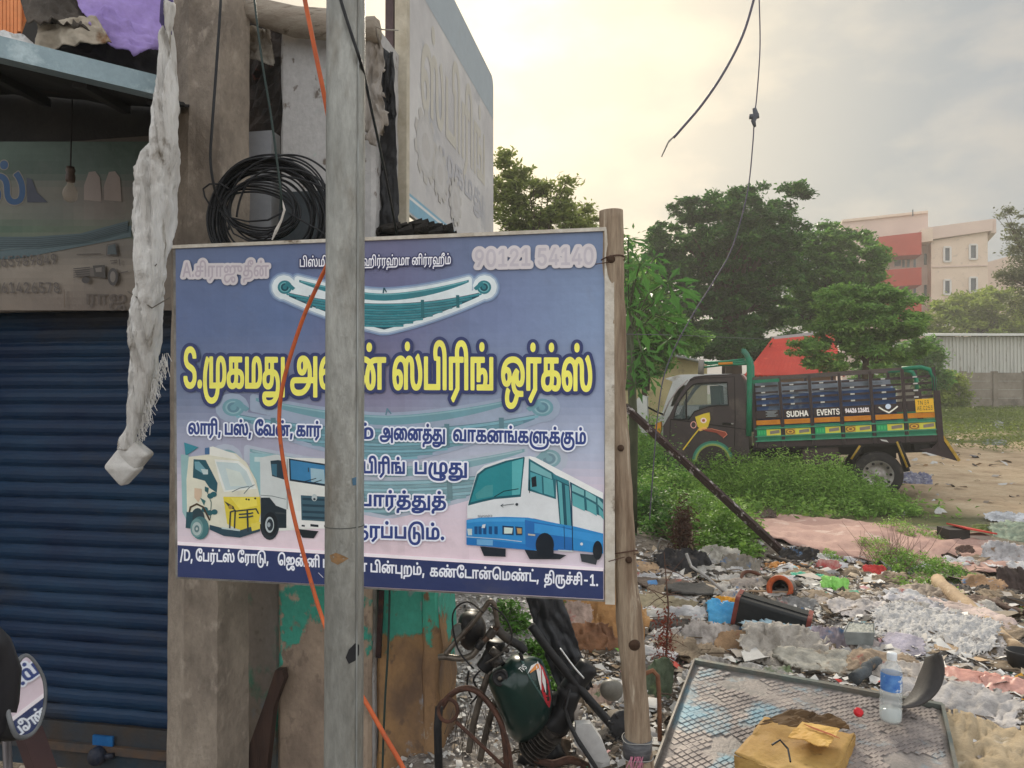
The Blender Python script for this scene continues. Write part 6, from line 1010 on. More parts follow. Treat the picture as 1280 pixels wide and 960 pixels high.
# ---- larger pieces, one by one
def gmat(c,name=None,dk=.72,b=.4,ro=.75,**k): 
    nm=name or 'cloth_%d_%d_%d'%c; c3=[(104,90,76),(84,76,70),(150,84,74),(84,112,144),(104,118,84),(128,104,80)][sum(map(ord,nm))%6]; return mat(nm,c,k_(c,dk),c3,scale=8,scale3=6+sum(map(ord,nm))%5*3,thr3=(.58,.66),rough=ro,bump=b,bscale=50,spec=.2,**k)
def lay(name,label,cat,px,py,wpx,hpx,ms,tilt=25,amp=.03,freq=9,rot=0,lift=.02,nu=30,nv=22,seed=None,group=None,rag_=.15,fold=0,solid=.003,raise_=0):
    p=gp(px,py); D=p.y; w_=wpx/F*D; el=math.atan2(CAMZ-p.z,math.hypot(p.x,D)); h_=hpx/F*D/max(.15,math.sin(el+math.radians(tilt)))
    w_*=1.12; h_*=1.15; a=math.radians(rot); f_=V((p.x,p.y,0)).normalized(); r_=V((f_.y,-f_.x,0)); r2=(r_*math.cos(a)+f_*math.sin(a)); u2=(-r_*math.sin(a)+f_*math.cos(a)); u2=u2*math.cos(math.radians(tilt))+V((0,0,math.sin(math.radians(tilt))))
    c=p+V((0,0,lift+raise_)); base=c+V((0,0,abs(u2.z)*h_/2*.6)); sd=seed if seed is not None else int(px*7+py)%97
    def cj(s): return V((RN.uniform(-.12,.12)*w_,RN.uniform(-.12,.12)*h_,0))
    amp*=.62
    q=[base-r2*w_/2-u2*h_/2+cj(0),base+r2*w_/2-u2*h_/2+cj(0),base+r2*w_/2+u2*h_/2+cj(0),base-r2*w_/2+u2*h_/2+cj(0)]
    m=MB(); m.sheet(q,nu,nv,amp,freq,sd,rag_,fold); 
    return m.build(name,ms,label=label,cat=cat,group=group,smooth=True,solid=solid)
lay('blue_polythene','crumpled bright blue printed plastic sheet beside the black box','plastic sheet',912,784,66,36,mat('blue_plastic',(62,158,214),(92,180,224),(190,206,214),scale=7,scale3=9,rough=.35,bump=.3),tilt=38,amp=.035)
lay('pale_blue_polythene','pale blue plastic trailing below the black box','plastic sheet',985,800,95,22,mat('pale_blue_plastic',(150,190,208),(190,204,208),(206,206,204),scale=9,rough=.4,bump=.3),tilt=25,amp=.03)
lay('white_cloth_bag','dirty white cloth bag with faded print lying above the metal panel corner','bag',890,815,62,40,gmat((196,186,178)),tilt=45,amp=.03)
lay('cardboard_piece','torn brown cardboard piece behind the metal panel','cardboard',925,818,50,30,gmat((176,142,108),'card_a'),tilt=40,amp=.012,freq=5,solid=.008)
lay('crumpled_sheet','large crumpled grey white plastic sheet behind the metal panel','plastic sheet',985,822,110,50,mat('grey_white_plastic',(186,178,168),(150,142,132),(206,200,192),scale=11,scale3=10,rough=.5,bump=.7,bscale=40),tilt=28,amp=.055,freq=8,nu=36,nv=24)
lay('paper_stack','damp stack of folded white paper at the far edge of the metal panel','paper',1040,838,120,24,gmat((196,190,176)),tilt=18,amp=.025,nu=34,solid=.02)
lay('white_foam_cloth','white frothy cloth heap on the ash to the right','cloth',1165,800,130,60,mat('frothy',(208,205,202),(180,178,176),(130,126,124),scale=12,scale3=12,rough=.8,bump=.9,bscale=50),tilt=10,amp=.022,freq=15,nu=110,nv=70)
lay('lilac_cloth','pale lilac cloth piece on the ash heap','cloth',1186,797,50,26,gmat((170,176,196)),tilt=25)
lay('pink_cloth','long pinkish cloth along the pale log','cloth',1195,775,150,22,gmat((206,186,178)),tilt=20,rot=-38,amp=.03,nu=34,fold=.3)
lay('pink_plastic_sheet','smooth pink plastic sheet right of the dark rubber curve','plastic sheet',1215,862,84,26,mat('pink_plastic',(196,142,128),(206,160,148),(190,180,172),scale=5,rough=.45,bump=.2),tilt=18,amp=.02,freq=5)
lay('pink_plastic_strip','pinkish plastic strip at the right edge near the black pot','plastic sheet',1258,868,60,20,MC['pink_plastic'],tilt=22,amp=.02,freq=5)
lay('white_wrap','crumpled translucent white wrapping below the pink sheet','plastic sheet',1200,893,130,46,gmat((196,190,186)),tilt=16,amp=.03,nu=36,nv=20)
lay('sackcloth','large folded beige sacking at the bottom right corner','sack',1225,940,130,60,mat('beige_sack',(178,160,132),(158,140,112),(196,182,160),scale=4,scale3=7,rough=.9,bump=.35,bscale=90,st=(.7,2.2,1)),tilt=12,amp=.045,freq=5,nu=44,nv=26,fold=.35,rag_=.05)
lay('lilac_paper','pale lilac card lying in the ash beside the bottle','paper',1128,815,44,24,gmat((192,184,196)),tilt=20,amp=.008,freq=4)
lay('mauve_sheet','mauve grey plastic left of the white tray','plastic sheet',1035,815,44,36,gmat((160,148,156)),tilt=35)
lay('tan_paper','tan paper pieces in front of the white tray','paper',1100,838,70,26,gmat((176,154,130),'tan_p'),tilt=20)
lay('green_plastic_bag','crumpled lime green plastic bag near the weeds','bag',1044,740,34,20,mat('lime_plastic',(130,200,90),(156,216,112),scale=9,rough=.35,bump=.3),tilt=50,amp=.03)
lay('turquoise_cloth','turquoise plastic strip beyond the round tin','plastic sheet',1012,729,38,12,mat('turq_plastic',(90,184,150),(120,200,170),scale=9,rough=.4,bump=.3),tilt=35)
lay('red_cloth','red cloth lump beyond the green bag','cloth',1094,721,24,14,mat('red_cloth_m',(206,70,66),(180,56,52),scale=8,rough=.7,bump=.3),tilt=45,amp=.02)
lay('red_carton','flattened red and white carton under the pink sheet','carton',1035,714,30,14,mat('red_carton_m',(160,52,50),(186,150,140),scale=16,rough=.5),tilt=40,amp=.012)
lay('orange_flap','orange brown plastic flap in front of the weeds','plastic sheet',985,712,54,8,mat('amber_pl',(196,132,60),(150,100,50),scale=9,rough=.5),tilt=12)
lay('amber_rag','amber plastic scrap beside the white tub','plastic sheet',908,765,20,20,mat('amber2',(232,166,50),(214,146,40),scale=9,rough=.5,bump=.3),tilt=50,amp=.02)
lay('white_sack_heap','dirty white woven sack heap under the weeds','sack',905,706,50,26,gmat((186,180,168)),tilt=35,amp=.045,freq=9,nu=28,nv=20)
lay('grey_sack_heap','grey crumpled woven sack next to the white one','sack',925,716,44,24,gmat((140,132,120)),tilt=35,amp=.04)
lay('white_plastic_heap','white plastic sheets heaped beyond the brown flap at the right','plastic sheet',1250,704,44,30,gmat((200,196,196)),tilt=35,amp=.04)
lay('cardboard_flap','large bent brown cardboard flap at the right above the ash','cardboard',1228,742,46,24,gmat((174,138,104),'card_b'),tilt=32,amp=.02,freq=4,solid=.008,rot=-20)
lay('dark_bag','dark brown bag bulging beside the cardboard flap','bag',1266,742,32,34,gmat((80,66,62),'dkbag'),tilt=50,amp=.04)
lay('pale_green_sack','pale green sheet at the right edge beyond the pink sheet','sheet',1268,672,50,22,gmat((142,156,136)),tilt=20,amp=.03)
lay('white_sheets','white plastic sheets at the far right edge of the yard','sheet',1262,652,44,12,gmat((206,208,212)),tilt=20,amp=.04)
lay('moss_green_sheet','moss green sheet next to the red lid','sheet',1235,665,30,9,gmat((112,124,62),'mossg'),tilt=20)
lay('cloth_by_wheel','blue and grey rag heap beside the truck rear wheel','cloth',1146,604,36,14,mat('grey_blue_rag',(150,148,158),(84,88,120),(190,188,190),scale=14,scale3=12,rough=.8,bump=.4),tilt=25,amp=.06,freq=5)
lay('grey_sheet_on_grass','grey plastic sheet lying at the yard edge','sheet',1245,556,24,7,gmat((140,146,144)),tilt=20,amp=.06,freq=3)
lay('white_bag_on_grass','white plastic bag caught in the far grass','bag',1249,535,9,9,gmat((206,206,210)),tilt=60,amp=.06,freq=3)
lay('teal_polythene','white and teal polythene caught in the weeds by the post','plastic sheet',828,628,46,20,mat('teal_white',(180,198,194),(110,170,160),(210,210,206),scale=8,rough=.5,bump=.4),tilt=35,amp=.05,freq=6)
lay('dark_rag','black scorched rag left of the cardboard','rag',1001,700,44,16,gmat((50,46,44),'blkrag'),tilt=30,amp=.03)
lay('brown_rag','dark brown clod lying on the pink sheet','rag',958,650,22,8,gmat((96,80,72),'brrag'),tilt=20,raise_=.04)
lay('brown_clod','small brown clod near the right of the pink sheet','clod',1206,698,18,9,gmat((96,72,64),'clod2'),tilt=30,amp=.02,raise_=.05)
lay('tan_flat_sheet','broad flat tan panel in the foreground litter beside the post','panel',815,765,74,26,gmat((160,148,120),'tanpan'),tilt=14,amp=.015,freq=4)
lay('olive_flat_sheet','curved olive sheet lying right of the broad tan panel','panel',855,768,50,18,gmat((146,134,108),'olpan'),tilt=14,amp=.02,freq=4)
lay('grey_plank_sheet','long dark grey board lying across the litter','board',900,742,110,12,gmat((88,86,84),'grbd'),tilt=10,amp=.01,freq=3,rot=8,solid=.015)
lay('brown_plank','brown weathered board behind the post','board',828,735,60,12,gmat((112,98,88),'brbd'),tilt=12,amp=.015,freq=3,solid=.015)
lay('crumpled_carton','crumpled tan carton left of the wooden post','carton',806,716,34,14,gmat((186,156,124),'tancar'),tilt=20)
lay('black_heap','black plastic tangle below the weeds','plastic',850,715,60,34,gmat((48,46,48),'blkheap',ro=.4),tilt=30,amp=.05,freq=11,nu=30,nv=20)
lay('white_shred','shredded white plastic strips on the black tangle','plastic',860,706,44,18,gmat((206,206,208),'shred'),tilt=35,amp=.05,freq=15,rag_=.6,nu=24)
lay('grey_polythene','grey translucent sheet right of the black box','plastic sheet',995,765,44,18,gmat((150,148,146),'greypol'),tilt=35)
lay('purple_cloth_heap','dark purple shiny cloth at the bottom below the metal panel','cloth',882,962,64,26,mat('purple_foil',(74,34,56),(48,24,40),scale=9,rough=.4,bump=.4),tilt=30,amp=.05)
# tan fabric and brown paper behind the sign corner
lay('tan_sack','big crumpled ochre sack behind the lower right corner of the sign','sack',745,792,110,80,mat('ochre_sack',(176,132,84),(150,110,70),(196,158,112),scale=6,scale3=7,rough=.85,bump=.5),tilt=40,amp=.05,freq=7,nu=36,nv=28,rag_=.1)
lay('torn_leather','brown torn leather flap lying on the ochre sack','leather',738,822,66,32,mat('tan_leather',(146,104,74),(110,76,54),(176,136,104),scale=8,rough=.7,bump=.4),tilt=40,amp=.05,freq=9,raise_=.06,nu=28,nv=18)
lay('ribbed_pad','pinkish ribbed plastic pad lying on the torn leather','pad',722,800,30,26,gmat((190,164,150),'ribpad'),tilt=50,amp=.01,raise_=.1)
lay('pinkish_rag','pinkish white rag between the strut and the post','rag',748,880,36,24,gmat((196,168,152),'pinkrag'),tilt=35,amp=.03)
lay('green_net','green patterned plastic behind the wooden post','plastic sheet',824,870,34,50,gmat((104,116,92),'greennet'),tilt=50,amp=.03)
lay('brown_rag_low','brown fibrous rag at the bottom under the motorcycle','rag',692,952,50,36,gmat((110,92,76),'fibre'),tilt=35,amp=.03,fold=.3)
lay('white_paper_ball','crumpled white paper left of the panel corner','paper',864,853,18,14,gmat((206,202,198),'wpball'),tilt=40,amp=.03)
kinds=[((190,186,180),'crumpled off white plastic scrap on the rubbish heap','plastic scrap','off white plastic scraps on the rubbish heap','sc1'),((150,132,110),'torn brown paper scrap on the rubbish heap','paper scrap','brown paper scraps on the rubbish heap','sc2'),((76,70,66),'dark crumpled rag scrap on the rubbish heap','rag scrap','dark rag scraps on the rubbish heap','sc3'),((206,204,204),'white torn paper scrap on the rubbish heap','paper scrap','white paper scraps on the rubbish heap','sc4'),((172,160,150),'grey beige cloth scrap on the rubbish heap','cloth scrap','grey beige cloth scraps on the rubbish heap','sc5')]
for i in range(150):
    c,lb,ct,gp_,nm=kinds[(0,1,3,4,1,3,2,1)[i%8]]; px=RN.uniform(800,1280); py=RN.uniform(700,830) if i%3 else RN.uniform(700,760)
    if px<840: py=RN.uniform(720,850)
    s_=(py-560)/270
    lay(ct.replace(' ','_'),lb,ct,px,py,RN.uniform(24,62)*s_,RN.uniform(12,26)*s_,gmat(c,nm),tilt=RN.uniform(0,28),amp=.02,freq=11,nu=18,nv=14,group=gp_,rot=RN.uniform(-40,40),rag_=.2)
for i in range(16):
    c,lb,ct,gp_,nm=kinds[i%5]; lay(ct.replace(' ','_'),lb,ct,RN.uniform(690,770),RN.uniform(850,950),RN.uniform(16,34),RN.uniform(10,20),gmat(c,nm),tilt=RN.uniform(5,50),amp=.02,freq=14,nu=8,nv=6,group=gp_,rot=RN.uniform(-40,40),rag_=.3)

for i,(px,py,w_,h_,c,nm,lb,tl) in enumerate([(1085,770,90,22,(200,192,188),'soft_a','broad whitish plastic sheet beyond the square tray',12),(1135,765,80,24,(206,202,204),'soft_b','pale plastic sheet draped left of the pale log',14),(1130,850,90,26,(192,182,172),'soft_c','beige white crumpled sheet behind the bottle',14),(1060,820,60,24,(204,190,184),'soft_d','pinkish white sheet below the square tray',16),(960,850,60,18,(190,184,176),'soft_e','greyish white wrapper close to the panel rim',14),(1150,748,60,18,(176,160,144),'soft_f','tan sheet under the dry weeds',14),(1215,815,70,30,(206,198,192),'soft_g','white pink wrapper right of the ash heap',12),(1250,795,50,24,(196,176,160),'soft_h','pinkish tan paper near the lower end of the log',12),(1190,728,40,14,(150,136,122),'soft_i','brown cloth below the low weeds',14),(890,842,36,18,(198,190,182),'soft_j','whitish cloth tucked at the panel corner',30),(1215,760,60,16,(132,112,98),'soft_k','brown damp sheet beside the cardboard flap',10),(960,735,56,12,(160,150,140),'soft_l','grey beige cloth left of the rusty ring',12),(875,812,34,22,(168,158,150),'soft_m','grey rag above the left panel corner',25),(1105,752,44,12,(198,186,172),'soft_n','cream paper under the red cloth',12)]):
    lay('soft_sheet',lb,'sheet',px,py,w_,h_,gmat(c,nm),tilt=tl,amp=.035,freq=7,nu=44,nv=28,rag_=.25)
# pink sheet on the ground
m=MB(); q0=[(925,668),(1010,690),(1110,712),(1200,712),(1290,728)]; q1=[(928,644),(1040,652),(1160,668),(1240,680),(1300,696)]
A=[gp(*p) for p in q0]; B=[gp(*p) for p in q1]; n=120; nv=26; vs=[]
def ip(P,t): 
    t=t*(len(P)-1); i=min(int(t),len(P)-2); return P[i].lerp(P[i+1],t-i)
for j in range(nv+1):
    for i in range(n+1):
        p=ip(A,i/n).lerp(ip(B,i/n),j/nv); p.x+=.05*MN.noise(p*4); p.y+=.12*MN.noise(p*2.3+V((4,0,0))); p.z=gz(p.x,p.y)+.03+.05*MN.noise(p*1.7)+.03*(.5-2*abs(MN.noise(p*3.1)))+.02*(.5-2*abs(MN.noise(p*7))); vs.append(p)
m.add(vs,[(j*(n+1)+i,j*(n+1)+i+1,(j+1)*(n+1)+i+1,(j+1)*(n+1)+i) for j in range(nv) for i in range(n)])
m.build('pink_sheet',mat('pink_cloth_sheet',(176,142,130),(158,124,114),(190,164,152),scale=1.6,scale3=3,rough=.8,bump=.1),label='long dusty pink sheet spread on the ground before the yard',cat='sheet',smooth=True,solid=.004)
# ================================================================ solid pieces on the waste ground
def inflater(poly,Y,b):
    P=np.array(poly,float); c=P.mean(0); n=len(P)
    def s_of(x,y):
        d=np.array([x,y])-c; 
        if np.hypot(*d)<1e-6: return 0
        for i in range(n):
            a=P[i]-c; e=P[(i+1)%n]-P[i]; den=d[0]*e[1]-d[1]*e[0]
            if abs(den)<1e-9: continue
            t=(a[0]*e[1]-a[1]*e[0])/den; u=(a[0]*d[1]-a[1]*d[0])/den
            if t>0 and -1e-6<=u<=1+1e-6: return min(1,1/t)
        return 1
    return c,lambda x,y,o=0: at(x,y,Y-b*max(0,1-s_of(x,y)**2.4)**.5-o)
def smooth_poly(P,k=1):
    for _ in range(k):
        Q=[]
        for i in range(len(P)):
            a,b=P[i],P[(i+1)%len(P)]; Q+=[(a[0]*.75+b[0]*.25,a[1]*.75+b[1]*.25),(a[0]*.25+b[0]*.75,a[1]*.25+b[1]*.75)]
        P=Q
    return P
def inflate(m,poly,Y,b,back=None,na=0,nf=10):
    back=b if back is None else back; n=len(poly); c=(sum(p[0] for p in poly)/n,sum(p[1] for p in poly)/n); R=[]
    for s,sg in [(x,-1) for x in (0.02,.3,.55,.75,.88,.96,1)]+[(x,1) for x in (.96,.88,.7,.4,.02)]:
        yy=Y+sg*(b if sg<0 else back)*max(0,1-s**2.4)**.5
        for x,y in poly:
            p=at(c[0]+(x-c[0])*s,c[1]+(y-c[1])*s,yy)
            if na: p+=V((MN.noise(p*nf),MN.noise(p*nf+V((3,3,3))),MN.noise(p*nf+V((7,1,3)))))*na
            R.append(p)
    k=len(R)//n; m.add(R,[(r*n+i,r*n+(i+1)%n,(r+1)*n+(i+1)%n,(r+1)*n+i) for r in range(k-1) for i in range(n)]+[tuple(range(n))[::-1],tuple((k-1)*n+i for i in range(n))]); return m
# chequered metal panel
pz=.10
def onz(px,py,z): r=ray(px,py); return CAM+r*((z-CAMZ)/r.z)
q=[onz(800,1010,.05),onz(1206,1015,.05),onz(1178,886,.13),onz(868,829,.16)]
pn_=thing('chequered_metal_panel','rusty chequered metal panel with a dark rim lying in the foreground rubbish','metal panel',q[0])
nrm=(q[1]-q[0]).cross(q[3]-q[0]).normalized()
def PU(u,v,h=0): return q[0].lerp(q[1],u).lerp(q[3].lerp(q[2],u),v)+nrm*h
PMt=mat('worn_chequer_plate',(158,148,142),(124,120,116),(126,152,164),scale=5,scale3=2.6,thr3=(.54,.64),rough=.55,metal=.2,bump=.35,bscale=60,fine=.2)
m=MB(); m.sheet([PU(0,0),PU(1,0),PU(1,1),PU(0,1)],30,24,.006,3); m.build('plate',PMt,pn_,smooth=True,solid=.004)
m=MB(); Wp=(q[1]-q[0]).length; Hp=(q[3]-q[0]).length; st_=.030
for i in range(-60,80):
    for j in range(-60,80):
        x=(i+j)*st_*.72; y=(i-j)*st_*.72
        if not(.03<x<Wp-.03 and .03<y<Hp-.05): continue
        u=x/Wp; v=y/Hp
        if MN.noise(V((u*4,v*4,2)))<-.30 or RN.uniform()<.07: continue
        c=PU(u,v,.004); r_1=st_*(.60+.1*MN.noise(V((i,j,0))*.9)); e1=(q[1]-q[0]).normalized()*r_1; e2=(q[3]-q[0]).normalized()*r_1; c+=nrm*.004*MN.noise(c*3)
        a=[c-e1,c-e2,c+e1,c+e2]; b=[x_.lerp(c,.12)+nrm*.0022 for x_ in a]; m.add(a+b,[(4,5,6,7)]+[(k,(k+1)%4,4+(k+1)%4,4+k) for k in range(4)])
m.build('raised_studs',mat('stud_wear',(170,158,150),(122,114,112),(124,156,170),scale=9,scale3=2.6,thr3=(.52,.62),rough=.5,metal=.2),pn_,kind='stuff')
RIM=mat('dark_green_steel',(104,114,110),(120,112,102),(110,98,86),scale=8,rough=.5,metal=.3,bump=.2)
for a,b,w_,h_ in ((PU(0,1),PU(1,1),.024,.022),(PU(1,0),PU(1,1),.014,.022)):
    m=MB(); m.bar(a+nrm*.012,b+nrm*.012,w_,h_,up=nrm); m.build('rim',RIM,pn_)
m=MB(); m.bar(PU(0,0)+nrm*.012,PU(0,.995)+nrm*.012,.008,.03,up=nrm); m.build('thin_rim',mat('pale_steel_edge',(140,134,126),(110,104,98),scale=12,rough=.5,metal=.3),pn_)
# yellow carton on the panel
cq=[PU(.28,.02,.03),PU(.62,-.05,.03),PU(.70,.36,.03),PU(.40,.36,.03)]
cq=[onz(918,944,.13),onz(1035,985,.12),onz(1068,918,.14),onz(955,898,.15)]
CT=mat('yellow_brown_card',(158,122,66),(180,146,84),(104,78,46),scale=4,scale3=6,thr3=(.58,.68),rough=.7,bump=.3,bscale=40)
yc=thing('flattened_carton','flattened yellow brown carton lying on the metal panel','carton',cq[0])
m=MB(); m.sheet(cq,22,14,.012,4,seed=3); m.build('top_face',CT,yc,smooth=True,solid=.006)
m=MB(); m.sheet([cq[0]-V((0,0,.05)),cq[1]-V((0,0,.05)),cq[1]+V((0,0,.0)),cq[0]+V((0,0,.0))],20,4,.012,6); m.build('front_face',CT,yc,solid=.006)
m=MB(); m.sheet([cq[1]-V((0,0,.05)),cq[2]-V((0,0,.05)),cq[2],cq[1]],12,4,.012,6); m.build('side_face',CT,yc,solid=.006)
m=MB(); m.sheet([onz(985,920,.185),onz(1035,934,.18),onz(1050,912,.185),onz(1003,903,.185)],12,8,.012,5); m.build('flap',mat('light_card',(206,166,92),(190,146,76),(150,70,44),scale=6,scale3=8,thr3=(.6,.66),rough=.7,bump=.2),yc,solid=.004)
m=MB(); 
for k in range(5): m.bar(onz(1005+k*2.4,905+k*1.2,.197),onz(1040+k*2.4,918+k*1.2,.194),.004,.001)
m.build('printed_stripes',mat('red_ink',(160,84,52)),yc)
m=MB(); m.sheet([onz(944,906,.15),onz(1062,912,.14),onz(1050,896,.16),onz(990,888,.16)],16,8,.02,5); m.build('rear_flap',mat('dark_card',(104,78,48),(84,64,42),scale=7,rough=.8),yc,solid=.006)
m=MB(); m.tube([onz(965,931,.17),onz(975,925,.18),onz(985,936,.17),onz(988,952,.16)],.004,6); m.build('black_hook_wire',MC['black_cable'],label='bent black wire hook resting on the yellow carton',cat='wire')
# water bottle
bb=onz(1113,901,.145); bt=thing('water_bottle','clear plastic water bottle with blue label standing on the metal panel','water bottle',bb)
PET=mat('clear_plastic',(216,222,222),rough=.08,alpha=.34,spec=.6,fine=0)
WHT=mat('bottle_cap_white',(222,226,228),rough=.4)
u=bb.y/F; m=MB(); m.lathe([(0,.002),(11*u,0),(12.8*u,4*u),(12.8*u,18*u),(12*u,20*u),(12.8*u,22*u),(12.8*u,27*u),(12*u,29*u),(12.8*u,31*u),(12.8*u,36*u),(12*u,38*u),(12*u,60*u),(12.5*u,62*u),(11*u,67*u),(6.5*u,73*u),(5.2*u,76*u),(5*u,80*u)],bb,(.03,0,1),28); m.build('body',PET,bt,smooth=True)
m=MB(); m.lathe([(5.8*u,76*u),(5.9*u,83*u),(5.4*u,84.5*u),(0,84.5*u)],bb,(.03,0,1),20); m.build('cap',WHT,bt,smooth=True)
m=MB(); m.lathe([(0,1*u),(11*u,1.4*u),(12.2*u,4*u),(12.2*u,15*u),(0,15.2*u)],bb,(.03,0,1),24); m.build('water',mat('water_in_bottle',(206,214,212),rough=.05,alpha=.55,fine=0),bt,smooth=True)
m=MB(); m.lathe([(12.25*u,39*u),(12.35*u,41*u),(12.35*u,58*u),(12.25*u,60*u)],bb,(.03,0,1),28); m.build('blue_label',mat('blue_label',(60,110,186),(96,146,206),(206,216,226),scale=30,scale3=26,thr3=(.56,.6),rough=.35,fine=.05),bt,smooth=True)
rc_=onz(1072,892,.15); m=MB(); m.lathe([(0,.0),(.017,.0),(.019,.004),(.018,.018),(.015,.021),(0,.021)],rc_,(.1,-.55,.8),22); m.build('red_bottle_cap',mat('red_plastic',(206,34,44),rough=.35),label='small red plastic bottle cap lying on the metal panel',cat='bottle cap',smooth=True)
# black box with red ends
b0=gp(955,792); 
bx=thing('black_box','long black padded box with dull red ends lying on the rubbish','box',b0)
X1=at(1000,797,b0.y-.02)-at(930,775,b0.y+.12); X1.normalize(); Zb=V((0,0,1)); Yb=Zb.cross(X1).normalized(); Zb=X1.cross(Yb)
cb=at(965,772,b0.y+.05); Lb,Wb,Hb=.205,.10,.085
def bxp(x,y,z): return cb+X1*x+Yb*y+Zb*z
def rbox(m,hx,hy,hz,x0=0,r=.02,n=5):
    ring=[(sy*(hy-r)+r*math.cos(a),sz*(hz-r)+r*math.sin(a)) for sy,sz,a0 in ((1,1,0),(-1,1,1.571),(-1,-1,3.142),(1,-1,4.712)) for a in [a0+1.571*k/n for k in range(n+1)]]
    N=len(ring); vs=[bxp(x,y,z) for x in (x0-hx,x0+hx) for y,z in ring]; m.add(vs,[(i,(i+1)%N,N+(i+1)%N,N+i) for i in range(N)]+[tuple(range(N)),tuple(range(N,2*N))[::-1]])
m=MB(); rbox(m,Lb,Wb,Hb); m.build('body',mat('black_leatherette',(38,40,42),(30,32,34),(84,82,78),scale=8,scale3=12,thr3=(.64,.7),rough=.5,bump=.2),bx)
for s_ in (-1,1):
    m=MB(); rbox(m,.013,Wb+.006,Hb+.006,s_*(Lb+.004)); m.build('red_end',mat('dull_red',(134,66,56),(110,54,48),scale=12,rough=.6),bx)
m=MB(); m.bar(bxp(-Lb,-.03,Hb+.004),bxp(Lb,-.03,Hb+.004),.012,.008,up=Zb); m.build('top_seam',mat('black_leatherette',(0,0,0)),bx)
# white tub, paper cup, tray, tin
def vessel(name,label,cat,px,py,wpx,hpx,ms,axis=(0,0,1),taper=1.25,lift=0,inner=None,group=None,Yoff=0,n=22):
    p=gp(px,py+hpx/2); D=p.y; r=wpx/2/F*D; h=hpx/F*D; p=p+V((0,Yoff,lift)); m=MB()
    m.lathe([(0,0),(r/taper*.92,0),(r/taper,.01),(r,h),(r*1.05,h),(r*1.05,h*.97),(r*.96,h*.96),(r/taper*.94,.012),(0,.012)],p,axis,n); o=m.build(name,ms,label=label,cat=cat,smooth=True,group=group); return p,r,h
vessel('white_tub','white plastic tub lying open behind the black box','tub',930,763,20,18,mat('white_tub_m',(206,204,202),rough=.4),axis=(.25,-.75,.5),lift=.02)
vessel('paper_cup','small grey paper cup lying mouth forward left of the white tub','cup',885,758,15,12,mat('grey_cup',(184,180,174),rough=.5),axis=(-.1,-.9,.3),lift=.02)
vessel('small_tub','pale round lid at the foot of the litter left of the white cup','lid',874,797,16,5,gmat((176,172,166),'lidm'),axis=(0,-.5,.8))
p=gp(973,752); tin=thing('orange_rimmed_tin','open round tin with orange rim lying on its side in the rubbish','tin',p)
axn=V((-.55,-.75,.28)).normalized(); r=15/F*p.y; m=MB(); m.lathe([(r*.95,-.2),(r,-.19),(r,-.01),(r*1.05,.0)],p+V((0.03,.06,r*.9)),axn,26); m.build('body',mat('tin_side',(96,90,86),(140,132,124),scale=14,rough=.45,metal=.3),tin,smooth=True)
m=MB(); m.lathe([(r*.72,-.03),(r*.74,.004),(r*1.04,.012),(r*1.1,.0),(r*1.08,-.02)],p+V((0.03,.06,r*.9)),axn,26); m.build('orange_rim',mat('orange_rim',(190,92,48),(160,72,40),scale=14,rough=.5),tin,smooth=True)
m=MB(); m.lathe([(0,-.16),(r*.9,-.16),(r*.72,-.03)],p+V((0.03,.06,r*.9)),axn,26); m.build('dark_inside',mat('tin_inside_dark',(34,30,28)),tin,smooth=True)  # inside of the tin in one dark colour
p=gp(943,735); axn=V((.2,-.5,.8)).normalized(); r=16/F*p.y; m=MB(); m.tube([p+V((0,0,.05))+ (axn.orthogonal().normalized()*math.cos(a)+axn.cross(axn.orthogonal().normalized())*math.sin(a))*r for a in np.linspace(0,5.9,30)],.014,8); m.build('rusty_ring',mat('rust_ring',(104,64,46),(78,52,42),scale=18,rough=.8,bump=.4),label='rusty open iron ring lying left of the orange rimmed tin',cat='ring',smooth=True)
# white tray of grain
p=gp(1073,795); ty=thing('square_tray','square grey tray filled with white grains','tray',p); D=p.y
t0=[at(1060,775,D+.05),at(1092,776,D+.05),at(1095,790,D-.08),at(1056,788,D-.08)]; t0=[V((a.x,a.y,p.z+.09)) for a in [onz(x,y,p.z+.09) for x,y in ((1061,777),(1093,779),(1093,791),(1055,790))]]
cen=sum(t0,V())/4; t1=[cen+(a-cen)*.86-V((0,0,.07)) for a in t0]; m=MB(); m.add(t0+t1,[(0,1,5,4),(1,2,6,5),(2,3,7,6),(3,0,4,7),(4,5,6,7)]); m.build('tray',mat('grey_tray',(150,154,152),(120,124,122),scale=20,scale3=9,rough=.4),ty,solid=.006)
m=MB(); gq=[cen+(a-cen)*.93-V((0,0,.006)) for a in t0]; m.sheet([gq[3],gq[2],gq[1],gq[0]],24,16,.008,40); m.build('grains',mat('white_grains',(216,216,204),(190,188,176),scale=60,rough=.8,bump=.8,bscale=160),ty,kind='stuff')
# dark curved rubber piece (half tyre liner) beside bottle
D=onz(1140,884,.17).y+.04
m=MB(); vs=[];n=26
cx,cy=1132,838
for i in range(n+1):
    a=math.radians(-30+140*i/n); w_=26*math.sin(math.pi*min(1,.12+i/n*1.0))**.6+2
    ox,oy=cx+48*math.cos(a),cy+46*math.sin(a); ix,iy=cx+(48-w_)*math.cos(a)-2,cy+(46-w_*.85)*math.sin(a)
    vs+= [at(ox,oy,D-.08),at((ox+ix)/2+1,(oy+iy)/2,D-.03),at(ix,iy,D+.05)]
m.add(vs,[(i*3+k,(i+1)*3+k,(i+1)*3+k+1,i*3+k+1) for i in range(n) for k in range(2)]); m.build('curved_rubber_piece',mat('grey_rubber',(78,74,72),(60,58,58),scale=6,rough=.6,bump=.15),label='dark grey curved plastic guard standing beside the water bottle',cat='guard',smooth=True,solid=.01)
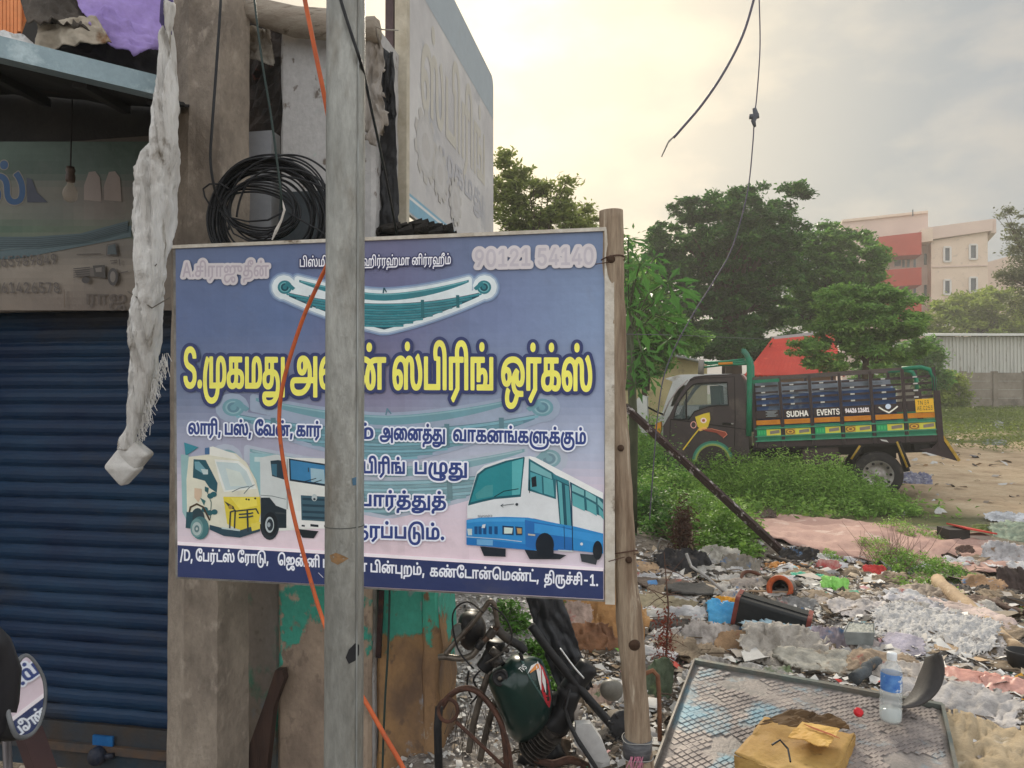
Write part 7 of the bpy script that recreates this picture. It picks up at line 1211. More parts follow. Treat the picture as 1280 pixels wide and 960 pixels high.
for nm,lb,a,b,w_,h_,ms in (('grey_pipe_stub','short grey pipe stub lying against the panel rim',(1068,862),(1098,838),16,12,gmat((88,94,98),'pipegrey')),
    ('metal_strut','dark bent metal strut at the right corner of the panel',(1176,888),(1180,925),7,10,RIM),('metal_clip','short black upright strip right of the panel corner',(1180,884),(1184,912),4,6,gmat((70,70,68),'clipm')),
    ('pale_log','long pale wooden pole lying down to the right across the ash',(1172,738),(1278,832),17,15,mat('pale_log',(176,152,122),(150,126,100),(194,176,150),scale=7,scale3=9,rough=.8,bump=.4)),
    ('grey_pole','grey bamboo pole lying beyond the brown board',(910,722),(1000,738),7,6,gmat((128,118,104),'bamboo')),
    ('brown_stick','brown wet branch at the right edge under the dark bag',(1225,757),(1285,775),8,7,gmat((92,70,60),'brstick')),
    ('thin_batten','thin pale batten in front of the round tin',(925,744),(990,746),3,3,gmat((190,160,130),'batten')),
    ('dark_batten','dark batten lying behind the black box',(960,700),(1010,716),5,5,gmat((88,78,70),'dkbatten'))):
    A_=gp(*a);B_=gp(*b); A_+=V((0,0,w_/2/F*A_.y+.02)); B_+=V((0,0,w_/2/F*B_.y+.02)); n=14
    m=MB(); m.tube([A_.lerp(B_,i/n)+V((MN.noise(V((i*.3,nm.__len__(),0))),0,MN.noise(V((i*.4,1,nm.__len__())))))*.015 for i in range(n+1)],[(w_+(h_-w_)*i/n)/2/F*A_.y for i in range(n+1)],12,na=.15,nf=12); m.build(nm,ms,label=lb,cat=nm.split('_')[-1],smooth=True)
p=gp(1272,840); m=MB(); m.lathe([(0,0),(.055,0),(.068,.09),(.07,.10),(.062,.10),(.05,.01),(0,.01)],p+V((.02,0,.01)),(0,0,1),22); m.build('black_pot',mat('black_pot_m',(48,46,46),(36,36,38),scale=10,rough=.5),label='black plastic pot at the right edge of the rubbish',cat='pot',smooth=True)
# toppled box with red lid in yard edge
p=gp(1205,678); m=MB(); D=p.y
for nm in ('x',): 
    rb=thing('open_black_box','open black box with a red lid beyond the pink sheet','box',p)
    m.box(p+V((-.16,-.02,0)),p+V((.05,.2,.13))); m.build('body',mat('blk_inside',(44,40,38),rough=.7),rb)
    m=MB(); m.prism([p+V((0,-.04,.14)),p+V((.3,-.06,.09)),p+V((.3,.18,.07)),p+V((-.06,.2,.15))],(0,0,1),.015); m.build('lid',mat('red_lid',(206,66,56),(180,60,50),scale=9,rough=.5),rb)
    m=MB(); m.box(p+V((.051,-.01,0)),p+V((.27,.17,.07))); m.build('white_side',mat('whitish_card',(180,164,152),rough=.7),rb)
m=MB(); p0=gp(1180,690);  m.tube([onz(x,y,p0.z+.1) for x,y in ((1178,694),(1185,692),(1196,697),(1200,694),(1196,690))],.012,6); m.build('dark_hose',gmat((66,48,46),'hose'),label='short curled dark hose lying on the pink sheet',cat='hose',smooth=True)
# pieces standing in the weeds near post
for nm,lb,pts,w_,c in (('white_wire','pale bent wire arch standing in front of the dark bush',[(824,700),(822,682),(826,673),(838,678),(848,690)],2.4,(150,146,140)),('pale_stick','thin pale curved stick leaning in the bush',[(865,664),(863,680),(868,693)],3,(176,156,130)),('white_metal_strip','bent white metal strip lying over the black tangle',[(858,692),(864,708),(882,720),(905,740)],4,(196,192,188))):
    P_=[gp(pts[-1][0],pts[-1][1]+8)]; yy=P_[0].y; m=MB(); m.tube([at(x,y,yy) for x,y in pts],w_/2/F*yy,6); m.build(nm,gmat(c,nm),label=lb,cat=nm.split('_')[-1],smooth=True)
yy=3.15; m=MB(); m.tube([at(x,y,yy) for x,y in ((826,990),(825,930),(824,870),(822,845),(816,838),(806,842),(800,850))],.010,8,na=.2,nf=40); m.build('rusty_rod',mat('rust_rod',(126,86,62),(96,66,52),scale=20,rough=.85,bump=.4),label='thin rusty hooked rod standing right of the wooden post',cat='rod',smooth=True)
# white foam strip and belts lower right of motorcycle
m=MB(); m.prism([at(x,y,3.02) for x,y in ((720,906),(738,905),(752,925),(772,975),(760,985),(745,975),(733,945),(718,930))],(0,1,0),.04); o=m.build('white_foam_strip',mat('foam_white',(206,206,204),(190,188,186),scale=9,rough=.8),label='long white foam strip leaning between the motorcycle and the post',cat='foam strip')
m=MB(); m.tube([at(x,y,3.0) for x,y in ((712,862),(706,885),(712,905),(722,925),(742,955),(760,985))],[.022,.03,.034,.032,.03,.03],8,flat=.25); m.build('rubber_belt',mat('black_rubber',(44,44,46),(34,34,36),scale=8,rough=.6,bump=.2),label='twisted black rubber strip hanging beside the white foam',cat='rubber strip',smooth=True)
m=MB(); inflate(m,smooth_poly([(752,852),(762,848),(775,851),(780,862),(776,874),(764,878),(753,872),(749,862)]),3.3,.045); m.build('grey_ball',mat('grey_pl',(130,126,118),(104,102,94),(150,144,134),scale=14,rough=.45),label='grey rounded plastic piece resting behind the wooden post',cat='plastic piece',smooth=True)
pc_=at(778,906,2.9); m=MB(); m.lathe([(0,-.012),(.05,-.012),(.058,0),(.05,.012),(0,.012)],pc_,(.3,-1,.15),18); 
for k in range(9): a=k*.7; m.tube([pc_+V((.04*math.cos(a),-.02,.04*math.sin(a))),pc_+V((.062*math.cos(a),-.02,.062*math.sin(a)))],.006,5)
m.build('ribbed_black_knob',MC['black_rubber'],label='black ribbed wheel shaped part against the wooden post',cat='wheel part',smooth=True)
# timber plank leaning on the pillar
m=MB(); m.prism([fac(.5,x,y) for x,y in ((344,838),(353,838),(355,850),(342,884),(330,990),(308,1000),(312,930),(330,880))],DV,.04); m.build('leaning_timber',mat('dark_timber',(74,56,48),(52,40,36),(96,74,60),scale=10,rough=.85,bump=.5,st=(3,3,.5)),label='dark splintered timber leaning in the gap beside the concrete pole',cat='timber')
# ================================================================ scrapped motorcycle
my=3.05
mc=thing('scrapped_motorcycle','scrapped motorcycle with dark green tank and black headlamp lying below the sign','motorcycle',at(650,960,my))
STL=mat('dull_chrome',(120,112,102),(84,76,70),(90,64,50),scale=18,rough=.4,metal=.6,bump=.1); BLK=mat('black_paint_part',(34,34,36),(26,26,28),(70,64,58),scale=10,rough=.45); 
tank=smooth_poly([(632,826),(640,817),(654,818),(676,822),(686,842),(691,870),(690,892),(680,912),(664,926),(646,930),(634,918),(624,892),(613,864),(608,846),(618,836)],2)
tkm=bpy.data.materials.new('tank_green'); 
m=MB(); inflate(m,tank,my,.15,.12); to=m.build('tank',mat('tank_green_paint',(16,44,40),(20,52,46),(40,60,52),scale=6,scale3=9,thr3=(.68,.78),rough=.3,coat=.5,fine=.08),mc,smooth=True)
c_,TY=inflater(tank,my,.15)
def TK(x,y,l=0): return TY(x,y,.002+.0006*l)
pb=PB(TK)
def sub(P,k=2):
    for _ in range(k):
        Q=[]
        for i in range(len(P)): a,b=P[i],P[(i+1)%len(P)]; Q+=[a,((a[0]+b[0])/2,(a[1]+b[1])/2)]
        P=Q
    return P
def gridpoly(pb,col,poly,st=4):
    """fill a polygon following the curved surface"""
    P=np.array(poly,float); pb.lay+=1; xs=np.arange(P[:,0].min(),P[:,0].max()+st,st); ys=np.arange(P[:,1].min(),P[:,1].max()+st,st)
    F_=sdf([P],*np.meshgrid(xs,ys)); pb.lay-=1; pb.iso((xs,ys,F_),0,col)
gridpoly(pb,(66,92,88),[(650,824),(664,820),(677,824),(686,846),(690,872),(688,886),(676,870),(662,848)],1.5)
gridpoly(pb,(184,52,60),[(673,828),(679,834),(686,852),(689,874),(687,886),(681,876),(677,864),(676,848)],1.2)
for P_,c in (([(672,826),(676,834),(677,866),(673,850),(670,834)],(222,220,216)),([(677,834),(682,850),(683,868),(678,852)],(222,220,216)),([(673,829),(666,832),(662,842),(668,838),(674,835)],(220,140,70)),([(672,828),(664,832),(659,843),(665,836)],(222,220,216))): gridpoly(pb,c,P_,.7)
sh_=[]
for s_ in textshapes('tvs',0,0,9.5,0,-6.6/727*1000):
    a=math.radians(-42); sh_.append([np.stack([652+c[:,0]*math.cos(a)-c[:,1]*math.sin(a)*1,841+c[:,0]*math.sin(a)+c[:,1]*math.cos(a)],1) for c in s_])
pb.lay+=1; pb.iso(field(sh_,.35,.5),-.12,(226,226,222)); pb.build('tank_decals',to,printmat('decal',.35,amt=.02,damt=.05),label='red, white and orange flash with TVS lettering')
m=MB(); cpt=TY(626,847); m.lathe([(.032,-.01),(.034,.006),(.026,.012),(.024,.008),(.01,.008),(.009,.016),(0,.017)],cpt,(-.25,-1,.2),24); m.build('fuel_cap',BLK,to,smooth=True)
m=MB(); m.lathe([(0,.016),(.008,.018),(0,.02)],cpt,(-.25,-1,.2),12); m.build('cap_lock',STL,to)
# headlamp and meter
hc=at(588,788,my-.05); m=MB(); inflate(m,smooth_poly([(572,770),(586,762),(600,766),(608,780),(607,798),(596,812),(582,814),(573,800)],2),my-.02,.09,.08); m.build('headlamp_shell',BLK,mc,smooth=True)
m=MB(); inflate(m,smooth_poly([(578,768),(586,760),(598,762),(604,770),(596,776),(584,778),(577,780)],2),my+.02,.05); m.build('cowl',BLK,mc,smooth=True)
mt=at(574,790,my-.08); m=MB(); m.lathe([(.0,-.03),(.032,-.03),(.034,.0),(.030,.004)],mt,(-.3,-1,.25),24); ms_=m.build('meter',BLK,mc,smooth=True)
m=MB(); m.lathe([(0,.001),(.029,.001),(.031,.004)],mt,(-.3,-1,.25),24); m.build('meter_face',mat('meter_glass',(104,106,100),(80,84,80),scale=40,rough=.15),ms_)
m=MB(); m.lathe([(.029,.003),(.033,.006),(.034,.001)],mt,(-.3,-1,.25),24); m.build('meter_rim',STL,ms_,smooth=True)
def tb_(name,pts,r,ms=None,par=None,dy=0,na=0):
    P=[at(x,y,my+dy) for x,y in pts]; m=MB(); Q=[]
    for i in range(len(P)-1):
        a,b,c,d=P[max(i-1,0)],P[i],P[i+1],P[min(i+2,len(P)-1)]
        for k in range(5): t=k/5; Q.append(.5*((2*b)+(c-a)*t+(2*a-5*b+4*c-d)*t*t+(3*b-a-3*c+d)*t**3))
    Q.append(P[-1]); R=r if not isinstance(r,list) else [r[min(int(i/5),len(r)-1)] for i in range(len(Q))]
    m.tube(Q,R,10,na=na,nf=20); return m.build(name,ms or STL,par or mc,smooth=True)
tb_('handlebar',[(548,822),(556,821),(575,823),(590,819),(602,804),(616,790),(622,782)],.0125,dy=-.12)
tb_('handlebar',[(557,818),(568,804),(588,782),(604,762),(612,752),(617,755),(620,768),(622,784)],.0105,dy=-.13)
tb_('clamp',[(597,810),(604,800)],.017,BLK,dy=-.12); tb_('clamp',[(611,796),(618,786)],.018,BLK,dy=-.12)
tb_('fork_tube',[(620,786),(634,798),(648,806),(656,814)],.018,BLK,dy=-.06); tb_('lever',[(650,816),(653,826),(652,830)],.008,BLK,dy=-.08)
tb_('steering_head',[(604,836),(612,824),(618,812),(620,800)],[.034,.036,.04,.03],BLK,dy=-.02)
m=MB(); cp=at(613,818,my-.08)
for k in range(9): a=k*.7; q_=cp+V((RN.uniform(-.06,.06),RN.uniform(-.03,.05),RN.uniform(-.07,.06))); m.tube([q_,q_+V((RN.uniform(-.03,.03),RN.uniform(-.02,.02),RN.uniform(-.03,.03)))],RN.uniform(.008,.02),8)
m.build('greasy_fittings',BLK,mc,smooth=True)
tb_('wiring',[(600,838),(592,850),(598,866),(588,880)],.004,BLK); tb_('wiring',[(586,838),(584,858),(590,872)],.004,BLK)
# front guard hoop, wheel rim
RST=mat('rusted_steel',(92,62,50),(64,48,42),(120,84,60),scale=16,rough=.85,bump=.4)
tb_('mudguard_stay',[(556,880),(562,868),(580,861),(600,868),(618,890),(634,925),(640,962)],.007,RST,dy=-.2)
tb_('rim_arc',[(552,885),(560,872),(574,862),(592,862),(612,880),(628,910),(634,965)],.012,RST,dy=-.08)
for k in range(16):
    a=random.uniform(566,612); b=random.uniform(875,895); tb_('spoke',[(a,b),(a+random.uniform(-14,14),b+random.uniform(30,70))],.0014,STL,dy=-.02)
tb_('seat_base',[(690,880),(706,872),(722,850),(738,830)],[.04,.05,.045,.03],BLK,dy=.05); tb_('frame_tube',[(664,782),(690,818),(720,855),(750,890),(770,912)],.018,BLK,dy=.02)
tb_('fender',[(660,920),(690,905),(705,885),(712,860)],[.05,.06,.05,.04],BLK,dy=.03,na=.2); tb_('engine_block',[(655,935),(675,945),(700,930)],[.06,.07,.05],BLK,dy=.12,na=.3)
m=MB(); ep=at(676,925,my+.02)
for k in range(8): q_=ep+V((.011,-.004,.014))*(k-4); m.lathe([(0,0),(.062,0),(.062,.005),(0,.005)],q_,(.6,-.25,.76),18)
m.lathe([(0,-.07),(.042,-.07),(.042,.08),(0,.08)],ep,(.6,-.25,.76),16); m.build('cylinder_fins',mat('oily_alloy',(96,90,84),(58,54,52),(120,88,62),scale=22,rough=.5,metal=.5,bump=.3),mc,smooth=False)
tb_('fork_leg',[(612,838),(602,868),(592,905),(586,940)],.014,STL,dy=-.03); tb_('fork_leg',[(630,850),(618,880),(608,915),(600,950)],.014,STL,dy=.05); tb_('exhaust_pipe',[(668,948),(690,955),(716,950),(745,965)],.016,RST,dy=.0)
tb_('brake_cable',[(612,756),(630,770),(640,795),(628,815),(606,830)],.0035,BLK,dy=-.16); tb_('brake_cable',[(604,766),(584,752),(566,768),(572,810),(592,836)],.0035,BLK,dy=-.17)
tb_('chrome_strip',[(700,810),(716,832),(730,848)],.004,mat('bright_strip',(206,206,204),rough=.2,metal=.6),dy=-.02)
# black hanging sheet behind handlebar
rag('black_sheet','black plastic sheet hanging down from behind the sign to the seat','plastic sheet',[at(700,870,3.3),at(742,860,3.35),at(700,742,3.3),at(655,742,3.2)],mat('black_sheet_m',(52,54,58),(38,40,44),scale=5,rough=.4,bump=.2),amp=.04,freq=6)
# iron bar with ring
iy=2.85; ib=thing('iron_ring_bar','rusty iron bar with a ring head standing beside the wall end','iron bar',at(560,960,iy))
m=MB(); cR=at(560,888,iy); m.tube([cR+V((.037*math.cos(a),0,.043*math.sin(a))) for a in np.linspace(0,6.28,33)][:-1],.0075,8,closed=True); m.build('ring',RST,ib,smooth=True)
m=MB(); m.tube([at(570,902,iy),at(600,930,iy),at(640,968,iy)],.0075,8); m.build('rod',RST,ib,smooth=True)
m=MB(); m.tube([at(549,884,iy+.05),at(547,910,iy+.05),at(549,980,iy+.05)],.016,10); m.build('rubber_hose',MC['black_rubber'],label='dark rubber hose standing against the wall end',cat='hose',smooth=True)
# mirror of a parked motorcycle at lower left
mz=at(36,872,1.35); tgt=fac(0,560,690); n_=((CAM-mz).normalized()+(tgt-mz).normalized()).normalized()
mi=thing('motorcycle_mirror','black rimmed motorcycle mirror at the lower left reflecting the shop sign','mirror',mz)
ux=V((0,0,1)).cross(n_).normalized(); uz=n_.cross(ux)
def onm(px,py,o=0):
    r=ray(px,py); t=(mz+n_*o-CAM).dot(n_)/r.dot(n_); return CAM+r*t
ol=smooth_poly([(-12,846),(6,836),(24,818),(34,817),(46,832),(56,850),(57,880),(50,908),(38,921),(20,923),(8,905),(4,880)],2)
ol=smooth_poly([(8,868),(22,826),(33,817),(46,832),(56,852),(56,882),(48,908),(36,921),(20,923),(12,900),(9,885)],2)
MIR=mat('mirror_glass',(225,228,228),rough=.02,metal=1,fine=0,bump=0)
cx_=sum(p[0] for p in ol)/len(ol); cy_=sum(p[1] for p in ol)/len(ol)
m=MB(); m.fan([onm(cx_+(x-cx_)*.94,cy_+(y-cy_)*.97,.002) for x,y in ol]); m.build('glass',MIR,mi)
m=MB(); P=[onm(*p) for p in ol]; m.tube(P,.0042,8,closed=True); m.build('rim',mat('mirror_rim',(120,122,124),(80,82,84),scale=20,rough=.35),mi,smooth=True)
m=MB(); n=len(P); rings=[P]+[[ (p-mz)*s+mz-n_*d for p in P] for s,d in ((1.02,.012),(.95,.03),(.7,.05),(.3,.06))]; m.add([p for R_ in rings for p in R_],[(r*n+i,r*n+(i+1)%n,(r+1)*n+(i+1)%n,(r+1)*n+i) for r in range(4) for i in range(n)]+[tuple(4*n+i for i in range(n))]); m.build('housing',BLK,mi,smooth=True)
m=MB(); m.tube([at(-14,905,1.4),at(8,918,1.38),at(10,960,1.36),at(12,1020,1.3)],.008,8); m.build('stem',mat('grey_stem',(104,98,98),rough=.4,metal=.5),mi,smooth=True)
m=MB(); m.tube([at(-30,790,1.25),at(-4,806,1.28),at(2,840,1.3),at(-6,900,1.3),at(-30,930,1.3)],[.03,.022,.03,.035,.03],12); m.build('black_fairing',mat('black_fairing_m',(38,38,42),rough=.5),label='black plastic vehicle part at the left edge behind the mirror',cat='vehicle part',smooth=True)
m=MB(); m.bar(at(36,915,2.1),at(66,1000,2.05),.055,.04); m.build('rusty_prop',mat('dark_red_iron',(70,48,46),(54,38,38),scale=10,rough=.7),label='dark red iron prop standing behind the mirror',cat='iron prop')
# diagonal steel beam and its wire
a=at(781,506,7.33); b=gp(977,694); b.z+=.05; bmn=thing('steel_angle_beam','rusty steel channel leaning down to the ground through the weeds','steel beam',b)
m=MB(); d=(b-a).normalized(); m.bar(a,b,.075,.012,up=V((0,-.4,1))); m.bar(a-V((0,.03,.03)),b-V((0,.03,.03)),.012,.07,up=V((0,-.4,1))); m.build('channel',mat('rusty_channel',(70,52,48),(54,42,40),(176,168,164),scale=9,scale3=14,thr3=(.58,.64),rough=.7,bump=.3),bmn)
# hanging wires in the sky
cable('hanging_wire','thick frayed cable end hanging from the top of the sky',[(948,-30,5),(942,0,5),(928,45,5),(905,90,5),(878,130,5),(850,163,5),(842,172,5)],.019,mat('violet_grey_cable',(96,92,104),(84,80,92),rough=.6))
m=MB(); 
for k in range(3): m.tube([at(845,168,5),at(834+k,180-k*2,5),at(827+k*3,196-k*6,5)],.004,4)
m.build('cable_strands',mat('steel_strand',(150,146,140),rough=.5),label='bare wire strands sticking out of the frayed cable end',cat='wire',smooth=True)
cable('hanging_wire','thin grey wire with a knot hanging over the big tree down to the weeds',[(948,-30,5.1),(949,0,5.1),(950,60,5.1),(946,120,5.1),(943,145,5.1),(941,180,5.1),(934,242,5.1),(915,310,5.1),(893,350,5.1),(868,390,5.1),(846,430,5.1),(830,470,5.1),(822,520,5.1),(817,580,5.1),(812,650,5.1)],.009,MC['violet_grey_cable'])
kp=at(943,146,5.08); m=MB(); m.bar(kp+V((-.035,0,.0)),kp+V((.03,0,.006)),.02,.03); m.tube([kp+V((0,0,.06)),kp+V((.01,0,.02)),kp+V((-.008,0,-.03)),kp+V((.004,0,-.07))],[.012,.018,.016,.01],8,na=.4,nf=30); m.build('wire_knot',mat('knot_grey',(90,92,98),rough=.6),label='knotted connector on the thin hanging wire',cat='wire knot',smooth=True)
cable('thin_line','very thin wire strung level across the papaya leaves',[(770,418,6),(800,418,6),(870,420,9),(960,424,14)],.006,MC['violet_grey_cable'])
# ================================================================ the brown goods truck
YAW=math.radians(-19.5); TILT=math.radians(-3.6)
tr=thing('goods_truck','dark brown goods truck with blue load and green and yellow striped slatted body','truck',(5.69,11.45,-.15))
TM=Matrix.Translation(tr.location)@Matrix.Rotation(YAW,4,'Z')@Matrix.Rotation(TILT,4,'Y'); tr.matrix_world=TM
tr.rotation_euler=TM.to_euler(); TI=TM.inverted()
# local: +X towards the tail, +Y away from the camera, Z up, y=0 is the near side
def TP(px,py,y=0):
    o=TI@CAM; d=(TI.to_3x3()@ray(px,py)); t=(y-o.y)/d.y; return o+d*t
def lx(px,py=515): return TP(px,py).x
def lz(py,px=1014): return TP(px,py).z
BRN=mat('truck_brown',(70,60,60),(60,51,51),(104,94,84),scale=3,scale3=1.6,thr3=(.54,.78),rough=.42,coat=.15,fine=.08,coord='o'); GRN=mat('truck_green',(24,128,92),(30,112,84),(60,110,90),scale=9,rough=.45,coord='o'); 
DBR=mat('frame_brown',(62,48,48),(52,42,44),scale=9,rough=.55,coord='o'); UND=mat('underbody',(30,28,28),(24,22,22),rough=.8); GLS=mat('window_glass',(120,140,140),rough=.05,alpha=.32,spec=.6,fine=0)
TW=1.5
# cab
sil=[(834,590),(829,560),(829,532),(836,521),(846,500),(861,476),(868,471),(882,469.5),(925,467.5),(929,474),(934,520),(937,578),(915,578),(911,566),(902,557),(893,553),(880,556),(870,566),(864,590)]
win=[(842,524),(846,507),(858,489),(866,481),(873,479),(909,477.5),(910.5,507),(898,506.5),(884,508.5),(868,514.5),(861,524.5)]
def L3(P,y): return [TP(a,b,0)+V((0,y,0)) for a,b in P]
def side(P,hole,y,th,nm,ms,par):
    A=L3(P,y); Hh=L3(hole,y); T=tessellate_polygon([A,Hh]); v=A+Hh; n=len(v); m=MB(); o=V((0,th,0)); na_=len(A); nh=len(Hh)
    m.add(v+[p+o for p in v],[tuple(t) for t in T]+[tuple(n+i for i in t[::-1]) for t in T]+[(i,(i+1)%na_,n+(i+1)%na_,n+i) for i in range(na_)]+[(na_+i,na_+(i+1)%nh,n+na_+(i+1)%nh,n+na_+i) for i in range(nh)])
    return m.build(nm,ms,par,local=True)
side(sil,win,0,.05,'cab_side',BRN,tr); side(sil,win,TW-.05,.05,'cab_side',BRN,tr)
def strip(P,y0,y1,nm,ms,par=tr,solid=.02,**k):
    A=L3(P,y0);B=L3(P,y1); m=MB(); n=len(P); m.add(A+B,[(i,i+1,n+i+1,n+i) for i in range(n-1)]); return m.build(nm,ms,par,local=True,solid=solid,**k)
strip([(862,475),(868,471.3),(882,469.7),(925,467.7)],.0,TW,'roof',BRN,smooth=True); strip([(925,467.7),(929,474),(934,520),(937,578)],.02,TW-.02,'cab_back',BRN)
strip([(836,521),(830,532),(829.5,560),(834,590)],.02,TW-.02,'bonnet_front',BRN); strip([(861,476.5),(846,500),(837,520)],.08,TW-.08,'windscreen',GLS,solid=.006)
m=MB(); m.add(L3(win,.025),[tuple(range(len(win)))]); m.build('side_window',GLS,tr,local=True); m=MB(); m.add(L3(win,TW-.025),[tuple(range(len(win)))]); m.build('side_window',GLS,tr,local=True)
wr=MB(); W3=L3(win,-.004); wr.tube(W3,.011,6,closed=True); wr.build('window_rubber',UND,tr,local=True)
def tube_t(nm,P,r,ms,y=0,par=tr,closed=False,n=8,**k):
    Q=[TP(*p[:2],0)+V((0,(p[2] if len(p)>2 else y),0)) for p in P]; m=MB(); m.tube(Q,r,n,closed=closed); return m.build(nm,ms,par,local=True,smooth=True,**k)
tube_t('quarter_pillar',[(858,489),(858,524)],.012,UND,-.002)
# door lines, handle
GAP=mat('door_gap',(20,18,18),rough=.9)
for P_ in ([(838,524),(837,560),(842,580)],[(862,476),(870,473),(918,471),(919,520),(918,560)],[(838,524),(861,527),(934,537)]): tube_t('door_seam',P_,.006,GAP,-.001,n=5)
tube_t('door_handle',[(903,529.5),(908,529),(915,530)],.018,UND,-.02); tube_t('handle_tip',[(914,529.5),(917,529.8)],.012,mat('grey_tip',(150,146,140)),-.04)
tube_t('a_pillar_strip',[(829,520),(836,503),(848,486),(860,475)],.012,mat('light_strip',(150,140,136),rough=.4),-.006)
m=MB(); m.prism([TP(a,b)+V((0,-.03,0)) for a,b in ((820,530),(826,527),(826.5,537),(823,547),(818,546),(818,538))],(0,1,0),.2); m.build('indicator_lamp',mat('amber_lens',(206,140,40),rough=.2,spec=.6),tr,local=True)
# interior
m=MB(); m.box((lx(872),.25,lz(540)),(lx(900),TW-.25,lz(500))); m.box((lx(888),.25,lz(540)),(lx(900),.65,lz(474))); m.box((lx(888),.85,lz(540)),(lx(900),1.25,lz(474))); m.build('seats',UND,tr,local=True)
m=MB(); c=TP(853,512)+V((0,.35,0)); m.tube([c+V((.06*math.cos(a)*.5,.17*math.sin(a),.17*math.cos(a))) for a in np.linspace(0,6.28,25)][:-1],.012,6,closed=True); m.build('steering_wheel',UND,tr,local=True,smooth=True)
m=MB(); m.box((lx(837),.06,lz(560)),(lx(850),TW-.06,lz(514))); m.build('dashboard',UND,tr,local=True)
# wheel arch paint and painted ornament
def arcp(cx,cy,rx,ry,a0,a1,n=16): return [(cx+rx*math.cos(math.radians(a0+(a1-a0)*i/n)),cy-ry*math.sin(math.radians(a0+(a1-a0)*i/n))) for i in range(n+1)]
def TPL(x,y,l=0): return TP(x,y)+V((0,-.004-.0012*l,0))
pb=PB(TPL)
for r,c in ((26,(44,104,88)),(23.5,(86,136,100)),(22,(130,136,66)),(20,(44,38,36))):
    A_=arcp(891,577,r*1.0,r*1.0,0,180); pb.poly(c,A_)
pb.poly((60,52,52),[(860,577),(925,577),(925,590),(858,590)])
pb.poly((192,166,52),[(869,521),(880,517),(887,515.5),(888,524),(885,534),(876,537),(872,533)]); pb.line((192,166,52),[(875,535),(866,546),(854,562)],1.6)
pb.disc((214,190,184),(879.5,525.5),3.8,3.4); pb.disc((150,80,60),(879.5,525.5),2,1.8); pb.line((206,150,140),arcp(867,531,3.4,4,0,360,12),1.0); pb.poly((206,160,80),[(872,536),(883,533),(884,536),(875,539)])
pb.poly((128,58,44),[(877,537),(890,537),(906,540),(909,543),(904,547),(896,541),(884,539)]); pb.line((196,120,96),[(877,536.5),(890,536),(907,540),(909,543),(904,547.5)],.7)
pb.build('painted_ornament',tr,local=True)
# load body
zt_,zrail=lz(468.5),lz(471)
posts=[942,977,1014.5,1052,1091,1131.5,1171]; levels=[(478,480.6),(486,488.6),(494.2,497),(502.2,505)]
def hb_(nm,x0,x1,z0,z1,y0,y1,ms,par=tr): m=MB(); m.box((x0,y0,z0),(x1,y1,z1)); return m.build(nm,ms,par,local=True)
xs_=[lx(p) for p in posts]; zb_=lz(557)
for i,x in enumerate(xs_):
    for y in (-.012,TW-.03): hb_('body_post',x-.022,x+.022,zb_,zt_-.005,y,y+.045,DBR)
for y in (.0,TW-.04):
    m=MB(); m.bar(V((xs_[0]-.02,y+.02,zt_)),V((xs_[-2],y+.02,zt_)),.05,.045); m.build('top_rail',mat('grey_brown_rail',(92,82,76),(76,66,62),scale=9,rough=.5,coord='o'),tr,local=True)
    m=MB(); Q=[V((xs_[-2],y+.02,zt_)),V((xs_[-1]-.16,y+.02,zt_+.005)),V((xs_[-1]-.05,y+.02,zt_-.04)),V((xs_[-1]+.0,y+.02,zt_-.16)),V((xs_[-1]+.0,y+.02,lz(497)))]; m.tube(Q,.034,10); m.build('green_hoop',GRN,tr,local=True,smooth=True)
    m=MB(); m.bar(V((xs_[0]-.02,y+.0,zt_-.05)),V((xs_[1],y+.0,zt_-.05)),.03,.05); m.build('green_rail',GRN,tr,local=True)
# bed load seen through slats
ld=thing('blue_load','blue tarpaulin covered load packed inside the truck body','load',(0,0,0)); ld.rotation_euler=tr.rotation_euler; ld.location=tr.location
def ldb(nm,m,ms): return m.build(nm,ms,ld,local=True,smooth=True)
BLT=mat('blue_tarp',(58,92,142),(44,74,120),(104,124,146),scale=5,rough=.5,coord='o',bump=.2); GRT=mat('grey_tarp',(140,148,158),(106,116,126),(84,92,98),scale=5,rough=.6,coord='o',bump=.2)
m=MB(); m.sheet([(xs_[0]+.05,.09,lz(550)),(xs_[5]-.1,.09,lz(550)),(xs_[5]-.1,.10,lz(491)),(xs_[0]+.05,.10,lz(491))],30,8,.03,4); m.sheet([(xs_[0]+.05,.10,lz(491)),(xs_[5]-.1,.10,lz(491)),(xs_[5]-.1,1.3,lz(489)),(xs_[0]+.05,1.3,lz(489))],30,8,.03,4); ldb('blue_cover',m,BLT)
m=MB(); m.sheet([(xs_[0]+.05,.12,lz(491)),(xs_[4]+.3,.12,lz(491)),(xs_[4]+.3,.2,lz(479)),(xs_[0]+.05,.2,lz(474))],30,8,.03,5); ldb('grey_cover',m,GRT)
CLIP=mat('pale_clip',(200,198,192),rough=.5)
